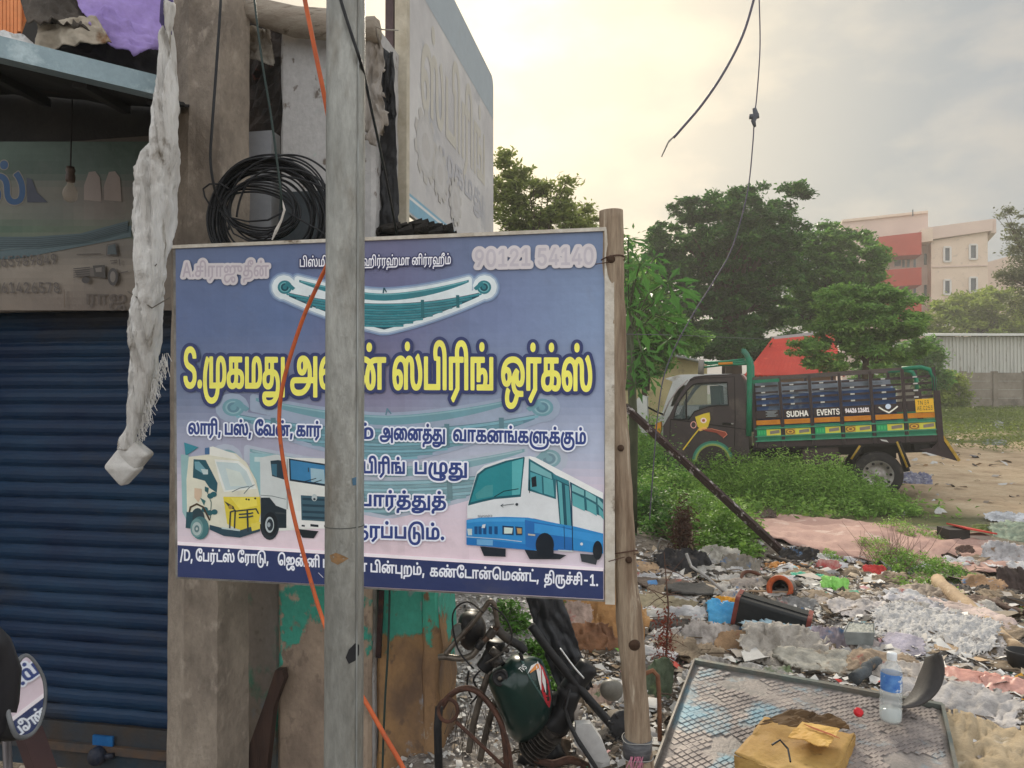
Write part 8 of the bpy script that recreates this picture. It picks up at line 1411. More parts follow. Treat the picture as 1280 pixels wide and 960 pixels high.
for b in range(6):
    a_,c_2=xs_[b]+.03,xs_[b+1]-.03
    for k,(t,u) in enumerate(levels):
        for yy in (.02,TW-.03): 
            hb_('slat',a_,c_2,lz(u),lz(t),yy,yy+.012,DBR)
        m=MB(); cx=a_+(c_2-a_)*.38; m.box((cx-.03,.0,lz(u)+.008),(cx+.03,.019,lz(t)-.004)); m.build('slat_clip',CLIP,tr,local=True)
    hb_('name_board',a_,c_2,lz(520.5),lz(510),.0,.02,DBR); hb_('name_board',a_,c_2,lz(520.5),lz(510),TW-.03,TW-.01,DBR)
    hb_('orange_board',a_,c_2,lz(528.5),lz(522.5),-.004,.016,mat('truck_orange',(214,136,28),(196,120,30),scale=6,rough=.5,coord='o'))
    hb_('green_panel',a_,c_2,lz(549.5),lz(530),-.002,.018,GRN); hb_('green_panel',a_,c_2,lz(549.5),lz(522),TW-.03,TW-.01,GRN)
    hb_('skirt_panel',a_,c_2,lz(557.5),lz(550.3),.004,.02,DBR)
for z in (533,549,543): 
    m=MB(); m.bar(V((xs_[0],-.010,lz(z))),V((xs_[-1],-.010,lz(z))),.018,.02); m.build('green_ledge',mat('pale_green',(70,150,116),(60,130,104),scale=9,rough=.45),tr,local=True)
# print on the boards: local plane coordinates x, z on the near face
def TL2(x,z,l=0): return V((x,-.006-.0015*l,z))
pb=PB(TL2)
for b in range(6):
    a_,c_2=xs_[b]+.035,xs_[b+1]-.035; z0,z1=lz(542.2),lz(534.5); w_=c_2-a_
    pb.poly((188,180,64),[(a_,z0),(c_2,z0),(c_2,z1),(a_,z1)],up=False)
    x0,x1=(a_,a_+w_*.4); pb.lay=1
    pb.poly((30,140,84) if b in(0,2,4) else (180,150,50),[(x0,z0),(x1,z0),(x1,z1),(x0,z1)],up=False); pb.lay=2
    if b%2: 
        for r,c in ((.55,(126,84,40)),(.38,(196,156,56)),(.2,(120,76,36))): pb.lay+=1; pb.disc(c,(a_+w_*.2,(z0+z1)/2),(z1-z0)*r*1.3,(z1-z0)*r*.8,up=False)
    else:
        for k in range(3): pb.poly((60,160,96),[(a_+w_*(.06+.11*k),z0+.02),(a_+w_*(.12+.11*k),z0+.02),(a_+w_*(.12+.11*k),z1-.02),(a_+w_*(.06+.11*k),z1-.02)],up=False)
    pb.lay=2; pb.poly((118,108,100),[(a_+w_*.55,z0+.02),(a_+w_*.95,z0+.035),(a_+w_*.95,z1-.012),(a_+w_*.55,z1-.03)],up=False); pb.lay=0
pb.lay=6
def tt(key,px0,px1,py,hpx,col,lv=0,cell=.006): 
    x0,x1=lx(px0,py),lx(px1,py); z=lz(py); h=hpx/79/727*1000
    pb.iso(field(textshapes(key,x0,z,x1,z,h),cell,.03),lv,col)
tt('sudha',983,1010.5,519.6,7,(222,216,206),-.004); tt('ev',1021,1050,519.6,7.2,(222,216,206),-.003); tt('tel',1056.5,1087,518.2,5.2,(216,206,206),-.004)
pb.disc((190,200,216),(lx(1110.5),lz(513)),.04); pb.line((216,212,200),[(lx(1099),lz(513.5)),(lx(1104),lz(517)),(lx(1111),lz(520.5)),(lx(1117),lz(517)),(lx(1122),lz(513.5))],.022)
pb.poly((206,160,40),[(lx(1144.5),lz(522)),(lx(1167.5),lz(522)),(lx(1167.5),lz(506)),(lx(1144.5),lz(506))])
tt('tn',1147,1162,513,5,(52,40,24),0,.005); tt('ae',1146.5,1166.5,519.5,5,(52,40,24),0,.005)
for k in range(5): pb.poly((120,124,126),[(lx(957+k%2*2),lz(512+k*1.6)),(lx(972-k%3*2),lz(512+k*1.6)),(lx(972-k%3*2),lz(511+k*1.6)),(lx(957+k%2*2),lz(511+k*1.6))],up=False)
pb.build('painted_boards',tr,local=True,label='white SUDHA EVENTS lettering, phone number and yellow number plate')
# headboard: hoop and rack over the cab
tube_t('front_hoop',[(936,545),(937,500),(937,455),(934,444),(929,438)],.045,GRN,-.03); tube_t('front_hoop',[(936,545),(937,500),(937,455),(934,444),(929,438)],.045,GRN,TW)
for yy in (.0,.75,TW): tube_t('rack_bar',[(880,453),(905,452),(931,449)],.018,GRN,yy)
tube_t('rack_bar',[(880,459),(905,456),(935,455)],.018,GRN,0); tube_t('orange_rack_bar',[(898,455),(916,454)],.024,MC['truck_orange'],-.01)
tube_t('rack_post',[(876,468),(877,450)],.05,mat('grey_post',(130,124,118),rough=.6),-.0); tube_t('rack_cross_bar',[(880,453,0),(880,453,TW)],.018,GRN); tube_t('rack_cross_bar',[(905,452,0),(905,452,TW)],.018,GRN); tube_t('hoop_top',[(929,438,-.03),(929,438,TW)],.03,GRN)
# tail: corner post, dropped tail board
hb_('tail_post',xs_[-1]-.02,xs_[-1]+.06,lz(566),lz(497),-.03,.04,DBR); hb_('tail_post',xs_[-1]-.02,xs_[-1]+.06,lz(566),lz(497),TW-.04,TW+.03,DBR)
a_,b_=TP(1178,545),TP(1199,576); m=MB(); m.prism([TP(1176,548),TP(1180,544),TP(1200,574),TP(1199,577),TP(1160,566),TP(1150,562),TP(1165,560)],(0,1,0),TW); m.build('tail_board',DBR,tr,local=True)
m=MB(); m.bar(a_+V((0,-.01,0)),b_+V((0,-.01,0)),.02,.04); m.build('yellow_edge',mat('truck_yellow',(196,158,50),(150,120,50),scale=12,rough=.5),tr,local=True)
# chassis, wheels
hb_('floor',xs_[0]-.05,xs_[-1],lz(560),lz(556.5),.02,TW-.02,UND); hb_('chassis_rail',lx(900),xs_[-1]-.1,lz(572),lz(560.4),.35,.45,UND); hb_('chassis_rail',lx(900),xs_[-1]-.1,lz(572),lz(560.4),1.05,1.15,UND); hb_('fuel_tank',lx(1000),lx(1045),lz(582),lz(560.6),.05,.33,mat('tank_brown',(72,58,56),rough=.6)); hb_('axle_case',lx(1080),lx(1120),lz(578),lz(561),.3,1.2,UND)
hb_('spare_mount',lx(1140),lx(1160),lz(568),lz(560.5),.02,.3,UND)
TYR=mat('tyre_rubber',(44,42,42),(38,36,36),(96,88,78),scale=6,scale3=4,thr3=(.55,.75),rough=.85); RMM=mat('steel_rim',(176,170,164),(140,132,124),(110,84,66),scale=9,rough=.45,metal=.3)
def wheel(cx,cy,R,y):
    c=TP(cx,cy)+V((0,y,0)); w_=thing('wheel',None,None); w_.parent=tr; m=MB(); m.lathe([(R*.62,.0),(R*.9,-.01),(R,.03),(R,.16),(R*.9,.2),(R*.62,.19)],c,(0,1,0),36); m.build('tyre',TYR,w_,local=True,smooth=True)
    m=MB(); m.lathe([(0,.03),(R*.16,.03),(R*.18,.07),(R*.42,.075),(R*.5,.03),(R*.58,.02),(R*.63,.0),(R*.64,.02),(R*.62,.05)],c,(0,1,0),30); m.build('rim',RMM,w_,local=True,smooth=True)
    m=MB()
    for k in range(10): a=k*.628; q_=c+V((R*.5*math.cos(a),.012,R*.5*math.sin(a))); m.lathe([(0,0),(.022,.0),(.022,.02)],q_,(0,1,0),8)
    m.build('rim_holes',UND,w_,local=True)
wheel(1098,594,.36,.02); wheel(893,587,.36,.02); wheel(1098,594,.36,TW-.24); wheel(893,587,.36,TW-.24)
for P_ in ([(1075,557),(1064,574)],[(1121,552),(1134,584)]):
    tube_t('guard_stay',P_,.016,MC['truck_yellow'],-.005); tube_t('guard_stay_dark',[(a+2.5,b) for a,b in P_],.03,UND,.02)
tube_t('mud_flap',[(1128,566),(1135,590)],.05,UND,.12)
# bent white scrap tied to the body
m=MB(); m.add([TP(1100,549,-.03),TP(1108,550,-.03),TP(1111,553,-.03),TP(1102,551,-.03)],[(0,1,2,3)]); m.build('white_scrap',CLIP,tr,local=True)
# ================================================================ white truck parked behind
wt=thing('white_truck','white truck cab parked behind the brown truck with a large white wing mirror','truck',(0,0,0)); 
YO=1.9; wt.location=tr.location+TM.to_3x3()@V((0,YO,0)); wt.rotation_euler=tr.rotation_euler
def WP(px,py,y=0): return TP(px,py,YO)+V((0,y-YO,0))
WHP=mat('white_truck_paint',(206,206,202),(190,190,186),(160,152,140),scale=3,rough=.35,coat=.3,coord='o')
sil2=[(826,600),(820,560),(820,525),(827,518),(834,496),(841,477),(832,473.5),(850,469),(880,468),(928,468),(936,480),(938,560),(936,600)]
win2=[(838,508),(844,490),(851,481.5),(898,480),(900,506)]
def L3w(P,y): return [WP(a,b,y) for a,b in P]
for yy in (0,1.35):
    A=L3w(sil2,yy);Hh=L3w(win2,yy); T=tessellate_polygon([A,Hh]); v=A+Hh; n=len(v); o=V((0,.05,0)); na_=len(A); nh=len(Hh); m=MB()
    m.add(v+[p+o for p in v],[tuple(t) for t in T]+[tuple(n+i for i in t[::-1]) for t in T]+[(i,(i+1)%na_,n+(i+1)%na_,n+i) for i in range(na_)]+[(na_+i,na_+(i+1)%nh,n+na_+(i+1)%nh,n+na_+i) for i in range(nh)]); m.build('cab_side',WHP,wt,local=True)
def stripw(P,nm,ms,solid=.02):
    A=L3w(P,.02);B=L3w(P,1.38); n=len(P); m=MB(); m.add(A+B,[(i,i+1,n+i+1,n+i) for i in range(n-1)]); m.build(nm,ms,wt,local=True,solid=solid)
stripw([(832,473.5),(850,469),(880,468),(928,468)],'roof',WHP); stripw([(928,468),(936,480),(938,560)],'cab_back',WHP); stripw([(826,520),(820,526),(820,560),(826,600)],'nose',WHP); stripw([(840,479),(834,496),(828,516)],'windscreen',mat('dim_glass',(60,72,70),rough=.08,alpha=.8,fine=0),.008)
m=MB(); m.box(V((lx(838),YO-YO+.1,lz(560))),V((lx(930),1.3,lz(508)))); m.build('seats',UND,wt,local=True)
m=MB(); P_=[WP(a,b,-.9) for a,b in ((806,500),(812,495),(818,496),(819,520),(817,540),(812,536),(806,522),(804,508))]; m.prism(P_,(0,1,0),.09); o=m.build('wing_mirror',WHP,wt,local=True); o.modifiers.new('b','BEVEL').width=.02
m=MB(); m.tube([WP(818,508,-.85),WP(824,514,-.4),WP(829,518,0)],.018,6); m.tube([WP(817,530,-.85),WP(826,532,0)],.018,6); m.build('mirror_arm',UND,wt,local=True)
hb_('load_bed',lx(940),lx(1120),lz(556),lz(520),YO-YO+0,1.4,WHP,par=wt)
for cx_ in (888,1080):
    c=WP(cx_,592,.05); m=MB(); m.lathe([(0,.03),(.2,.04),(.22,0),(.33,0),(.36,.03),(.36,.17),(.3,.2)],c,(0,1,0),28); m.build('wheel',TYR,wt,local=True,smooth=True)
# ================================================================ huts, wall, shed, apartment block
def at2(px,py,Y): return at(px,py,Y)
CREAM=mat('cream_wall',(186,172,130),(172,158,118),(150,138,108),scale=1.5,rough=.85)
hY=19
ht=thing('cream_hut','small cream walled hut with a grey sheet roof behind the white truck','hut',at2(840,500,hY))
m=MB(); P_=[at2(x,y,hY) for x,y in ((796,520),(884,520),(884,456),(840,446),(818,441),(796,446))]; m.prism(P_,(0,1,0),3); m.build('walls',CREAM,ht)
m=MB(); m.prism([at2(790,446,hY-.4),at2(818,437.5,hY-.4),at2(884,452,hY-.4),at2(884,454,hY-.4),at2(818,440,hY-.4),at2(790,448,hY-.4)],(0,1,0),3.8); m.build('roof',mat('grey_sheet_roof',(150,152,152),(130,132,130),scale=2,rough=.6),ht)
rY=20; rh=thing('red_roofed_hut','hut with bright red sheet roof behind the truck body','hut',at2(985,500,rY))
m=MB(); m.prism([at2(x,y,rY+.5) for x,y in ((945,520),(1045,520),(1045,466),(945,466))],(0,1,0),3.5); m.build('walls',mat('hut_wall',(150,130,116),rough=.9),rh)
RR_=mat('red_sheet',(206,70,54),(190,60,48),(214,90,70),scale=1.2,rough=.55)
A0,A1,B0,B1=at2(930,470,rY),at2(1055,470,rY),at2(966,423,rY+2),at2(1040,415,rY+2); n=22
for i in range(n):
    p,q,r,s=A0.lerp(A1,i/n),A0.lerp(A1,(i+.96)/n),B0.lerp(B1,(i+.96)/n),B0.lerp(B1,i/n); m=MB(); m.prism([p,q,r,s],(0,-.5,1),.03); m.bar(q,r,.05,.05); m.build('roof_sheet',RR_,rh)
m=MB(); m.bar(B0,B1,.25,.1); m.build('ridge_cap',mat('grey_ridge',(170,172,172),rough=.6),rh)
m=MB(); m.fan([A0,B0,at2(966,470,rY+4)]); m.fan([A1,B1,at2(1040,470,rY+4)]); m.build('gable',RR_,rh)
# precast wall, panel by panel
wY=37; gw=gz(14,wY); cw=thing('precast_wall','grey precast concrete panel wall with columns at the far side of the yard','wall',at2(1240,520,wY))
PCM=mat('precast_concrete',(150,140,128),(128,118,106),(104,96,86),scale=1.2,scale3=.9,thr3=(.52,.66),rough=.9,bump=.3,bscale=8)
zt3=at2(1240,465.5,wY).z; z0w=zt3-2.15; cols=[1126,1165,1204,1243,1282,1321,1360]
for i,c in enumerate(cols):
    x=at2(c,500,wY).x; m=MB(); m.box((x-.12,wY-.12,z0w-.3),(x+.12,wY+.12,zt3+.06)); m.build('column',PCM,cw)
    if i+1<len(cols):
        x2=at2(cols[i+1],500,wY).x
        for k in range(5):
            m=MB(); dy=RN.uniform(-.02,.02); m.box((x+.125,wY-.04+dy,z0w+k*.43),(x2-.125,wY+.03+dy,z0w+k*.43+.415)); m.build('panel',PCM,cw)
sY=41; sd_=thing('corrugated_shed','pale corrugated metal shed with white roof edge rising behind the precast wall','shed',at2(1220,470,sY))
xa,xb=at2(1161,450,sY).x,at2(1420,450,sY).x; za,zb4=z0w-.3,at2(1220,421,sY).z; m=MB(); n=int((xb-xa)/.2)
SHM=mat('corrugated_metal',(196,196,188),(182,182,174),(150,144,134),scale=.8,rough=.5,metal=.2,st=(2,1,.4))
nsh=0; x=xa
while x<xb:
    x2=min(x+1.0,xb); m=MB(); k=5; w_=(x2-x)/k
    for j in range(k): 
        a=x+j*w_; m.add([(a,sY,za),(a+w_*.55,sY,za),(a+w_*.62,sY-.05,za),(a+w_*.93,sY-.05,za),(a+w_,sY,za),(a,sY,zb4),(a+w_*.55,sY,zb4),(a+w_*.62,sY-.05,zb4),(a+w_*.93,sY-.05,zb4),(a+w_,sY,zb4)],[(i,i+1,6+i,5+i) for i in range(4)])
    m.build('cladding_sheet',SHM,sd_,solid=.01); x=x2+.004
m=MB(); m.box((xa,sY+.1,za),(xb,sY+8,zb4-.1)); m.build('inner_walls',SHM,sd_)
m=MB(); m.prism([V((xa-.6,sY-.5,zb4+.02)),V((xb,sY-.5,zb4+.02)),V((xb,sY+9,zb4+.9)),V((xa-.6,sY+9,zb4+.9))],(0,0,1),.12); m.build('roof',mat('white_roof_sheet',(214,214,206),rough=.5),sd_)
# apartment block
aY=58; ab=thing('apartment_block','pale pink apartment block with red balconies and white framed windows beyond the trees','building',at2(1180,490,aY))
PK=mat('pink_render',(222,200,180),(212,190,170),(198,178,160),scale=.5,rough=.9,fine=.04); PK2=mat('pale_pink_render',(212,188,174),(202,178,166),scale=.5,rough=.9,fine=.04)
RED=mat('red_balcony_paint',(176,62,48),(164,56,44),scale=.6,rough=.8); DKW=mat('window_dark',(74,80,86),(60,66,72),rough=.2,spec=.6); WHF=mat('white_frame',(214,208,202),rough=.6)
def ap(px,py,dy=0): return at(px,py,aY+dy)
# facade line recedes: right-hand corner at px 1240 is the nearest
cor=ap(1236,480); fdir=V((-1,.30,0)).normalized(); sdir=V((.42,.91,0)).normalized()
def facp(px,py,off=0):
    n_=V((-fdir.y,fdir.x,0)).normalized(); 
    if n_.y>0: n_=-n_
    r=ray(px,py); base=cor+n_*off; t=(base-CAM).dot(n_)/r.dot(n_); return CAM+r*t
def wallbox(P2,off,th,nm,ms,par=ab):
    n_=V((-fdir.y,fdir.x,0)).normalized(); 
    if n_.y>0: n_=-n_
    m=MB(); m.prism([facp(x,y,off) for x,y in P2],-n_,th); return m.build(nm,ms,par)
zG=0.3
def ext(px): # pixel y of the ground at that facade point
    return 492
wallbox([(1164,520),(1234,520),(1234,290),(1164,301)],0,11,'main_block',PK)
wallbox([(1154,285),(1241,273.5),(1241,288),(1154,300.5)],.35,11.7,'parapet',PK2)
wallbox([(1100,520),(1166,520),(1166,300),(1100,308)],-1.2,9,'recessed_wing',PK2)
wallbox([(1053,520),(1160,520),(1160,264.5),(1053,277)],-3.2,9,'rear_wing',PK2)
wallbox([(1053,274.5),(1160,263),(1160,266),(1053,277.5)],-3.0,9.4,'rear_parapet',PK)
wallbox([(1099,296),(1152,290),(1152,318),(1099,321)],1.1,2.2,'balcony_front',RED)
wallbox([(1099,338),(1152,334),(1152,356),(1099,359)],1.1,2.2,'balcony_front',RED)
wallbox([(1099,380),(1152,377),(1152,396),(1099,399)],1.1,2.2,'balcony_front',RED)
wallbox([(1152,287),(1166,285),(1166,301),(1152,303)],.6,2,'stair_top',PK)
def window(pts,off,nm='window',fr=True):
    o=wallbox(pts,off+.02,.15,nm,DKW)
    if fr:
        n_=V((-fdir.y,fdir.x,0)).normalized(); n_=-n_ if n_.y>0 else n_
        P_=[facp(x,y,off+.05) for x,y in pts]; m=MB()
        for i in range(4): m.bar(P_[i],P_[(i+1)%4],.13,.16,up=n_)
        m.build('window_frame',WHF,o)
    return o
for x0,x1 in ((1180,1188),(1212,1221)):
    for y in (309,350,392): dy=-(x0-1180)*.10; window([(x0,y+18+dy),(x1,y+18+dy),(x1,y+dy),(x0,y+dy)],0)
window([(1118,333),(1126,332.5),(1126,322),(1118,322.5)],-1.2,fr=False)
for y in (317,356): 
    for x0 in (1155,1160): window([(x0,y+14),(x0+3.5,y+14),(x0+3.5,y),(x0,y+.3)],-1.18,fr=False)
for x0 in (1128,1134,1142):
    for y in (322,360): window([(x0,y+12),(x0+3,y+12),(x0+3,y),(x0,y+.3)],-1.18,fr=False)
window([(1064,294),(1071,293.3),(1071,286.5),(1064,287.2)],-3.2,fr=False)
wallbox([(1062,287.5),(1073,286.3),(1073,284.5),(1062,285.7)],-2.8,.8,'window_hood',PK)
for a,b in ((332,333.5),(373,374.5)): wallbox([(1165,a+1),(1234,a-1),(1234,b-1),(1165,b+1)],.08,.1,'floor_band',PK2)
# side face windows (receding right side)
c0=cor.copy()
def sidep(s,py_ref,off): pass
for s in (2.2,7.0):
    for zz in (6.2,8.9):
        p=V((cor.x,cor.y,0))+sdir*s+V((.05,0,zz)); m=MB(); m.bar(p,p+sdir*1.1,.16,1.5); w_=m.build('side_window',DKW,ab)
p=facp(1236,290); m=MB(); top=p.z; m.prism([V((cor.x,cor.y,-.5)),V((cor.x,cor.y,top)),V((cor.x,cor.y,top))+sdir*16,V((cor.x,cor.y,-.5))+sdir*16],V((-.91,.42,0)),.3); m.build('side_wall',PK,ab)
p2=facp(1240,274); m=MB(); m.prism([V((cor.x+.5,cor.y-.3,top-.1)),V((cor.x+.5,cor.y-.3,p2.z)),V((cor.x+.5,cor.y-.3,p2.z))+sdir*16.5,V((cor.x+.5,cor.y-.3,top-.1))+sdir*16.5],V((-.91,.42,0)),.4); m.build('side_parapet',PK2,ab)
m=MB(); m.tube([facp(1141,270,-3),facp(1141,262,-3)],.05,5); m.build('antenna',DKW,ab)
m=MB(); m.prism([at(1262,320,75),at(1300,318,75),at(1300,520,75),at(1262,520,75)],(0,1,0),8); m.build('distant_building',PK2,label='pale distant house at the right edge behind the apartment block',cat='building')
# ================================================================ trees and weeds
BARK=mat('bark',(84,70,58),(64,52,44),(104,92,80),scale=5,rough=.95,bump=.5,bscale=20)
def blobs_to_centres(bl,Y,dep,n,shell=.55,clump=.35,nc=None,lay=1):
    """bl: (px,py,rx,ry[,dy]) ellipses of the crown at distance Y -> leaf centres gathered in clumps"""
    ar=np.array([b[2]*b[3] for b in bl],float); ar/=ar.sum(); out=[]
    for b,a in zip(bl,ar):
        N=int(n*a); c=at(b[0],b[1],Y+(b[4] if len(b)>4 else 0)); rx=b[2]*Y/F; rz=b[3]*Y/F; ry=min(dep,max(rx,rz))
        k=max(5,int(N/(55 if clump>.3 else 110))); d=RN.normal(size=(k,3)); d/=np.linalg.norm(d,axis=1)[:,None]; r=RN.uniform(0,1,k)**(1/3)*(1-shell)+shell
        cc=d*np.minimum(r,1)[:,None]; ci=RN.integers(0,k,N); cl=np.maximum(clump*min(rx,rz),.0072*Y)*RN.uniform(.6,1.4,k)
        p=cc[ci]*np.array([rx,ry,rz])+RN.normal(size=(N,3))*cl[ci][:,None]*np.array([.62,.62,.30]); out.append(p+np.array(c))
    return np.concatenate(out)
def tree(name,label,bl,Y,dep,n,leaf,ms,trunk,shell=.5,clump=.34,up=.5,cat='tree',group=None,asp=.5,limbs=7,tr_r=.16,cutz=None):
    base=at(trunk[0],500,Y); base.z=gz(base.x,base.y)-.05; t=thing(name,label,cat,base,group)
    C=blobs_to_centres(bl,Y,dep,n,shell,clump)
    if cutz is not None: C=C[C[:,2]>cutz]
    C=C[C[:,2]>base.z+.05]
    v,f=leafgeo(C,leaf,up,asp); npmesh('crown',v,f,ms,parent=t)
    top=at(trunk[1],trunk[2],Y); m=MB(); mid=base.lerp(top,.5)+V((MN.noise(base)*.3,0,0)); m.tube([base,base.lerp(mid,.5),mid,top],[tr_r*1.25,tr_r,tr_r*.85,tr_r*.65],10,na=.15,nf=3)
    order=sorted(bl,key=lambda b:-b[2]*b[3])[:limbs]
    for i,b in enumerate(order):
        e=at(b[0]+RN.uniform(-.3,.3)*b[2],b[1],Y+(b[4] if len(b)>4 else 0)+RN.uniform(-.4,.4)*dep*.5); s=base.lerp(top,RN.uniform(.6,1)); q=s.lerp(e,.5)+V((RN.uniform(-.1,.1)*dep*.4,0,.12*dep*.5)); m.tube([s,s.lerp(q,.5)+V((0,0,.05)),q,e],[tr_r*.5,tr_r*.4,tr_r*.28,tr_r*.08],7,na=.1,nf=3)
        for _ in range(3):
            e2=e+V((RN.uniform(-1,1)*b[2]*Y/F*.8,RN.uniform(-.5,.5)*dep*.5,RN.uniform(-.3,.9)*b[3]*Y/F)); m.tube([q,q.lerp(e2,.55)+V((0,0,.05)),e2],[tr_r*.2,tr_r*.12,tr_r*.03],5)
    m.build('trunk',BARK,t,smooth=True); return t
LD=leafmat('leaf_dark',[(30,58,30),(50,88,40),(74,118,52),(116,154,74)],tl=.45); LM=leafmat('leaf_mid',[(54,88,42),(82,124,54),(114,158,70),(150,184,92)],tl=.45); LY=leafmat('leaf_yellowish',[(88,106,40),(124,142,54),(156,170,74),(176,184,96)]); LB_=leafmat('leaf_bright',[(48,84,28),(70,112,40),(96,142,54),(132,170,80)]); LW=leafmat('weed_leaf',[(74,108,44),(108,146,60),(140,176,80),(178,200,112)])
# big spreading tree
big=[(880,300,80,34),(930,330,80,50),(860,350,60,44),(960,300,50,30),(905,400,80,44),(905,262,66,15),(960,244,50,11,1),(988,243,24,7,1),(935,246,36,9),(870,262,34,10),(870,268,26,9),(940,272,40,14),(975,262,22,8,1),(890,305,58,20),(945,300,50,22),(850,322,42,22),(905,345,64,26),(965,340,44,28,1),(875,385,52,24),(935,385,62,30),(830,300,26,12),(815,345,30,26),(905,420,50,18,1),(955,425,48,18,1),(905,250,30,7),(925,320,60,26,1),(1000,240,14,4,1)]
tree('spreading_tree','big dark spreading tree with a flat layered top behind the trucks',big,25,4.2,90000,.15,LD,(915,915,400),shell=.25,clump=.15,tr_r=.34,limbs=12)
tree('bushy_tree','dark bushy tree right of the big spreading tree',[(1050,330,62,40),(1040,380,60,44),(1030,305,36,20),(1065,325,38,24),(1020,345,40,28),(1075,350,28,26),(1000,390,34,30),(1040,380,44,30),(1035,288,16,8),(985,310,20,16)],28,3.6,46000,.15,LM,(1030,1032,420),shell=.25,clump=.17,tr_r=.22)
tree('feathery_tree','lighter green feathery tree growing over the red roof',[(1060,385,44,26),(1110,378,36,20),(1090,410,56,28),(1045,425,40,24),(1130,400,24,24),(1010,440,22,20),(1120,435,38,24),(1075,450,60,18),(1040,365,18,10)],17.5,1.6,30000,.10,leafmat('leaf_feathery',[(64,100,48),(96,138,62),(132,170,84),(160,190,104)],tl=.45),(1085,1083,430),shell=.3,clump=.22,tr_r=.09)
tree('yellow_green_tree','yellow green rounded tree before the apartment block at the right',[(1210,385,40,20),(1250,392,46,24),(1180,402,26,14),(1240,372,30,12),(1280,400,30,24),(1215,410,50,14)],44,4.5,20000,.24,LY,(1225,1225,420),shell=.3,clump=.2,tr_r=.2)
tree('edge_tree','thin grey green tree at the right edge of the photo',[(1258,268,10,6),(1276,282,16,12),(1268,300,10,8),(1285,318,18,22),(1262,348,18,12),(1280,345,18,18),(1288,380,22,22)],30,1.6,7000,.12,leafmat('leaf_grey',[(84,92,64),(110,116,80),(134,136,96)]),(1310,1300,330),shell=.3,clump=.5,tr_r=.12)
tree('tall_back_tree','olive green tree rising behind the tall pale board',[(640,205,20,16),(632,228,18,14),(660,240,24,16),(690,235,26,16),(640,265,26,24),(680,270,40,24),(715,262,24,14),(700,285,44,20),(640,300,30,22),(735,280,18,12),(660,218,8,6),(612,240,14,20)],15,1.6,10500,.10,leafmat('leaf_olive',[(84,100,50),(114,128,64),(146,156,84),(172,178,108)],tl=.45),(665,668,300),shell=.3,clump=.45,tr_r=.1)
tree('low_tree','low leafy tree between the papaya and the big tree',[(800,420,28,26),(830,405,26,20),(800,370,26,26),(850,425,30,16),(815,455,24,18),(785,460,20,26)],15.5,1.4,15000,.10,LM,(810,810,430),shell=.3,tr_r=.07)
tree('roadside_bush','dark bush between the cream hut and the red roof',[(880,432,34,14),(915,436,34,14),(945,440,20,12)],22,1.5,7000,.13,LD,(905,905,440),shell=.3,tr_r=.07)
tree('wall_creeper','leafy creeper spilling over the left end of the precast wall',[(1187,478,16,14),(1192,498,18,16),(1178,500,14,12)],36,.8,5000,.16,LY,(1188,1188,490),shell=.3,cat='creeper',tr_r=.05)
tree('far_bush','green bushes in front of the corrugated shed left corner',[(1150,440,26,20),(1165,470,20,20),(1130,455,24,22),(1100,470,30,20)],33,2,8000,.2,LM,(1145,1145,460),shell=.3,cat='bush',tr_r=.07)
tree('left_far_trees','soft green trees seen between the sign and the post',[(740,300,30,20),(760,330,40,40),(720,330,40,30)],20,2,6000,.14,LM,(745,745,350),shell=.3,tr_r=.1)
for x_,nm_,lb_ in ((560,'left','dense tree far behind the sign near its right half'),(430,'mid','dense tree far behind the galvanised pole'),(300,'far','dense tree far behind the left part of the sign')):
    tree('background_tree',lb_,[(x_,440,70,34),(x_-30,400,50,30),(x_+40,395,44,30),(x_,370,40,22),(x_+30,470,60,22)],34,3,6000,.3,LM,(x_,x_,440),shell=.3,clump=.2,group='trees in the distance behind the sign')
# papaya: every leaf its own part
LEAFG=leafmat('papaya_leaf',[(46,84,40),(64,108,48),(88,134,58)],tl=.4)
pY=7.4; pbs=at(790,600,pY); pbs.z=gz(pbs.x,pbs.y); pp=thing('papaya_plant','papaya plant with large lobed leaves right of the wooden post','plant',pbs)
stem=at(786,395,pY); m=MB(); m.tube([pbs,pbs.lerp(stem,.5)+V((.03,0,0)),stem],[.05,.045,.035],10); m.build('stem',mat('green_stem',(84,88,66),(70,74,56),scale=6,rough=.8),pp,smooth=True)
def papaya_leaf(c,R,nrm,tip):
    n_=V(nrm).normalized(); t_=(V(tip)-n_*V(tip).dot(n_)).normalized(); s_=n_.cross(t_); m=MB(); V0=[c]; fs=[]
    for k in range(7):
        a0=math.radians(-135+k*45); L_=R*(1-.12*abs(k-3)); pts=[]
        for r_,w_ in ((.25,-.10),(.5,-.17),(.6,-.30),(.72,-.12),(1,0),(.72,.12),(.6,.30),(.5,.17),(.25,.10)):
            a=a0+w_*.9; p=c+(t_*math.cos(a)+s_*math.sin(a))*L_*r_-n_*(.25*L_*r_**2)-n_*abs(w_)*.1*L_; pts.append(p)
        b=len(V0); V0+=pts; fs+=[(0,b+i,b+i+1) for i in (0,3,4,7)]; fs+= [(0,b+1,b+3),(b+1,b+2,b+3),(0,b+5,b+7),(b+5,b+6,b+7)]
    m.add(V0,fs); return m
pl=[(800,330,44),(835,352,48),(815,372,40),(792,352,36),(826,395,40),(848,372,34),(800,404,40),(835,425,34),(785,300,30),(802,440,34),(818,322,28),(785,385,36),(790,455,30),(845,405,26),(778,330,30),(776,420,32),(812,470,26),(795,480,24),(858,360,24)]
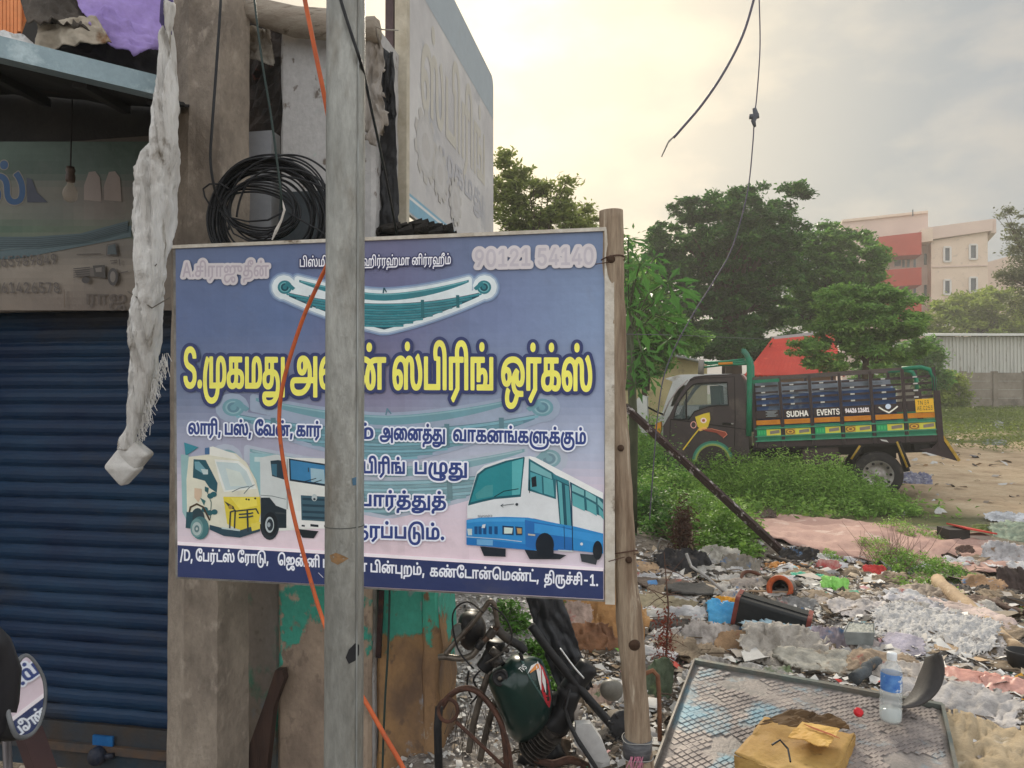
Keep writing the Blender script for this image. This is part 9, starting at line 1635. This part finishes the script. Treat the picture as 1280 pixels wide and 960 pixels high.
for i,(x,y,r) in enumerate(pl):
    c=at(x,y,pY+RN.uniform(-.35,.35)); R=r/F*pY*1.05; m=papaya_leaf(c,R,(RN.uniform(-.4,.4),-.75+RN.uniform(-.3,.3),.75+RN.uniform(-.3,.2)),(RN.uniform(.1,1),-.2,-.9+RN.uniform(-.3,.6))); m.build('leaf',LEAFG,pp)
    mm=MB(); mm.tube([stem+V((0,0,-.3*RN.uniform())),stem.lerp(c,.5)+V((0,0,.05)),c],.007,5,caps=False); mm.build('leaf_stalk',MC['green_stem'],pp,smooth=True)
# weeds: mounds of small leaves (one mass each)
def weeds(name,label,bl,Y0,n,leaf,ms=LW,h=.5,kind='stuff',cat='weeds',sp=.35):
    """bl: list of (px, py_base, rx_px, h_px): clumps standing on the ground"""
    pts=[];wt_=np.array([b[2]*b[3] for b in bl],float); wt_/=wt_.sum(); ST=MB()
    for b,a in zip(bl,wt_):
        g=gp(b[0],b[1]); D=g.y; rx=b[2]/F*D; hh=b[3]/F*D; N=int(n*a); ns=max(3,N//28)
        ang=RN.uniform(0,6.28,ns); rr=np.sqrt(RN.uniform(0,1,ns)); sx=g.x+rx*rr*np.cos(ang); sy=g.y+min(rx,.9)*rr*np.sin(ang)*1.2; sz=G(sx,sy); top=hh*(1-.55*rr**2)*RN.uniform(.6,1.15,ns)
        k=RN.integers(0,ns,N); t=RN.uniform(0.05,1,N)**.7; lean=RN.normal(0,.12,(ns,2)); w_=.10*np.sqrt(hh)*(1.2-t*.6)
        P=np.stack([sx[k]+lean[k,0]*t*hh+RN.normal(0,1,N)*w_,sy[k]+lean[k,1]*t*hh+RN.normal(0,1,N)*w_,sz[k]+top[k]*t],1); pts.append(P)
    C=np.concatenate(pts); v,f=leafgeo(C,leaf,.55,.55); return npmesh(name,v,f,ms,label=label,cat=cat,kind=kind)
weeds('weed_bank','dense bright green weeds growing in front of the brown truck',[(815,600,40,60),(850,610,40,50),(890,618,46,54),(930,622,50,56),(975,626,50,62),(1020,632,50,64),(1060,636,46,50),(1095,640,36,34),(870,590,50,34),(930,596,60,36),(990,600,60,44),(1040,606,40,40),(830,640,50,60),(880,655,50,44),(905,668,36,40),(1000,640,80,20),(1000,596,24,46),(1115,645,30,22),(915,690,34,22),(880,690,30,22)],0,90000,.036)
weeds('low_weeds','low weeds growing between the pink sheet and the rubbish heap',[(1150,716,46,22),(1120,712,34,22),(1185,728,30,24),(1100,690,24,18),(1155,738,36,16),(1210,735,20,12),(1130,667,34,18),(1150,672,24,10),(1035,700,18,12)],0,9000,.022)
weeds('dark_weeds','dark green weeds around the foot of the wooden post',[(800,600,30,90),(800,655,34,56),(835,668,30,34),(800,560,24,50),(822,625,26,84),(845,640,20,60),(815,590,24,90)],0,24000,.042,ms=LM)
weeds('ground_herbs','green herbs growing behind the scrapped motorcycle',[(640,785,18,26),(672,830,22,22),(690,850,22,20),(690,760,20,20),(700,868,16,12)],0,2200,.028,ms=LB_)
weeds('tall_weeds','taller broad leaved weeds standing out of the weed bank',[(872,612,26,72),(900,616,26,70),(925,618,24,66),(860,600,30,60),(905,606,30,62),(950,615,30,66),(1000,620,34,70),(1045,628,30,58),(1090,632,24,44),(985,590,10,60),(840,640,30,60),(900,655,30,44),(1105,640,20,34),(820,610,24,84),(842,606,20,78),(960,604,12,74),(1022,612,10,72)],0,9600,.06)
# grass bank at the foot of the far wall
N=60000; x=RN.uniform(8,34,N); y=RN.uniform(19.5,37,N); keep=RN.uniform(size=N)<sm((y-20-np.sin(x*.8)-np.sin(x*.23+1)*1.2)/2.0); x,y=x[keep],y[keep]; z=G(x,y)+RN.uniform(0,.32,len(x)); v,f=leafgeo(np.stack([x,y,z],1),.10,.3,.3); npmesh('grass_bank',v,f,leafmat('grass_leaf',[(86,104,44),(112,128,58),(140,150,80)]),label='rough grass and weeds in front of the precast wall',cat='grass',kind='stuff')
N=26000; x=RN.uniform(-8,10,N); y=RN.uniform(9,20,N); keep=RN.uniform(size=N)<(1-sm((x-4.8-(y-9)*.2)/1.2)); x,y=x[keep],y[keep]; z=G(x,y)+RN.uniform(0,.25,len(x)); v,f=leafgeo(np.stack([x,y,z],1),.08,.3,.35); npmesh('rough_grass',v,f,LW,label='rough green growth on the ground around the parked trucks',cat='grass',kind='stuff')
# dead reddish plant
def dead(name,label,x,y0,y1,Y,c,n,L_):
    m=MB(); b=at(x,y1,Y); t=at(x-2,y0,Y); m.tube([b,b.lerp(t,.5)+V((.02,0,0)),t],[.006,.005,.002],5)
    for i in range(n): s=b.lerp(t,RN.uniform(.1,.9)); e=s+V((RN.uniform(-1,1)*L_,RN.uniform(-.5,.5)*L_,RN.uniform(-.6,.8)*L_)); m.tube([s,s.lerp(e,.5)+V((0,0,.01)),e],[.0025,.002,.001],4,caps=False)
    p=thing(name,label,'plant',b); m.build('stem',mat('dry_stem',(96,70,58)),p); C=np.array([list(b.lerp(t,RN.uniform(0,.45))+V((RN.normal()*.03,RN.normal()*.03,RN.normal()*.03))) for _ in range(420)]); v,f=leafgeo(C,.018,.1,.5,hang=.8); npmesh('dry_leaves',v,f,leafmat(name+'_lf',c),parent=p)
dead('dead_plant','dead reddish brown plant hanging beside the wooden post',832,690,832,3.9,[(96,42,34),(126,58,42),(84,44,38)],14,.16)
dead('scorched_shrub','scorched brown shrub standing in the weeds near the post',853,640,700,6.4,[(84,52,42),(104,66,48),(70,50,44)],26,.25)
C=np.array([list(at(853+RN.normal()*7,662+RN.normal()*16,6.4+RN.normal()*.08)) for _ in range(1300)]); v,f=leafgeo(C,.035,.1,.4,hang=.6); npmesh('scorched_leaves',v,f,leafmat('scorched',[(84,56,42),(70,50,42),(110,76,50)]),label='brown withered leaves of the scorched shrub',cat='shrub')
m=MB()
for i in range(60):
    p=gp(1108+RN.normal()*22,706); d=V((RN.uniform(-.25,.25),RN.uniform(-.1,.1),RN.uniform(.15,.42))); m.tube([p,p+d*.5+V((.02,0,0)),p+d],[.003,.002,.001],4,caps=False)
m.build('dry_twig_shrub',mat('dry_grey_twig',(140,116,104)),label='dry leafless twiggy shrub on the edge of the pink sheet',cat='shrub')
# ================================================================ air
H_=MB(); H_.box((-60,-8,-3),(60,90,24)); hz=H_.build('haze',None,kind='structure'); hz['kind']='stuff'; hz['label']='thin evening haze over the yard'; 
hm=bpy.data.materials.new('haze_air'); hm.use_nodes=True; t=hm.node_tree; t.nodes.clear(); o=nn(t,'ShaderNodeOutputMaterial'); pv=nn(t,'ShaderNodeVolumePrincipled'); pv.inputs['Color'].default_value=(.9,.88,.82,1); pv.inputs['Density'].default_value=.0028; pv.inputs['Anisotropy'].default_value=.25; t.links.new(pv.outputs[0],o.inputs['Volume']); hz.data.materials.append(hm)
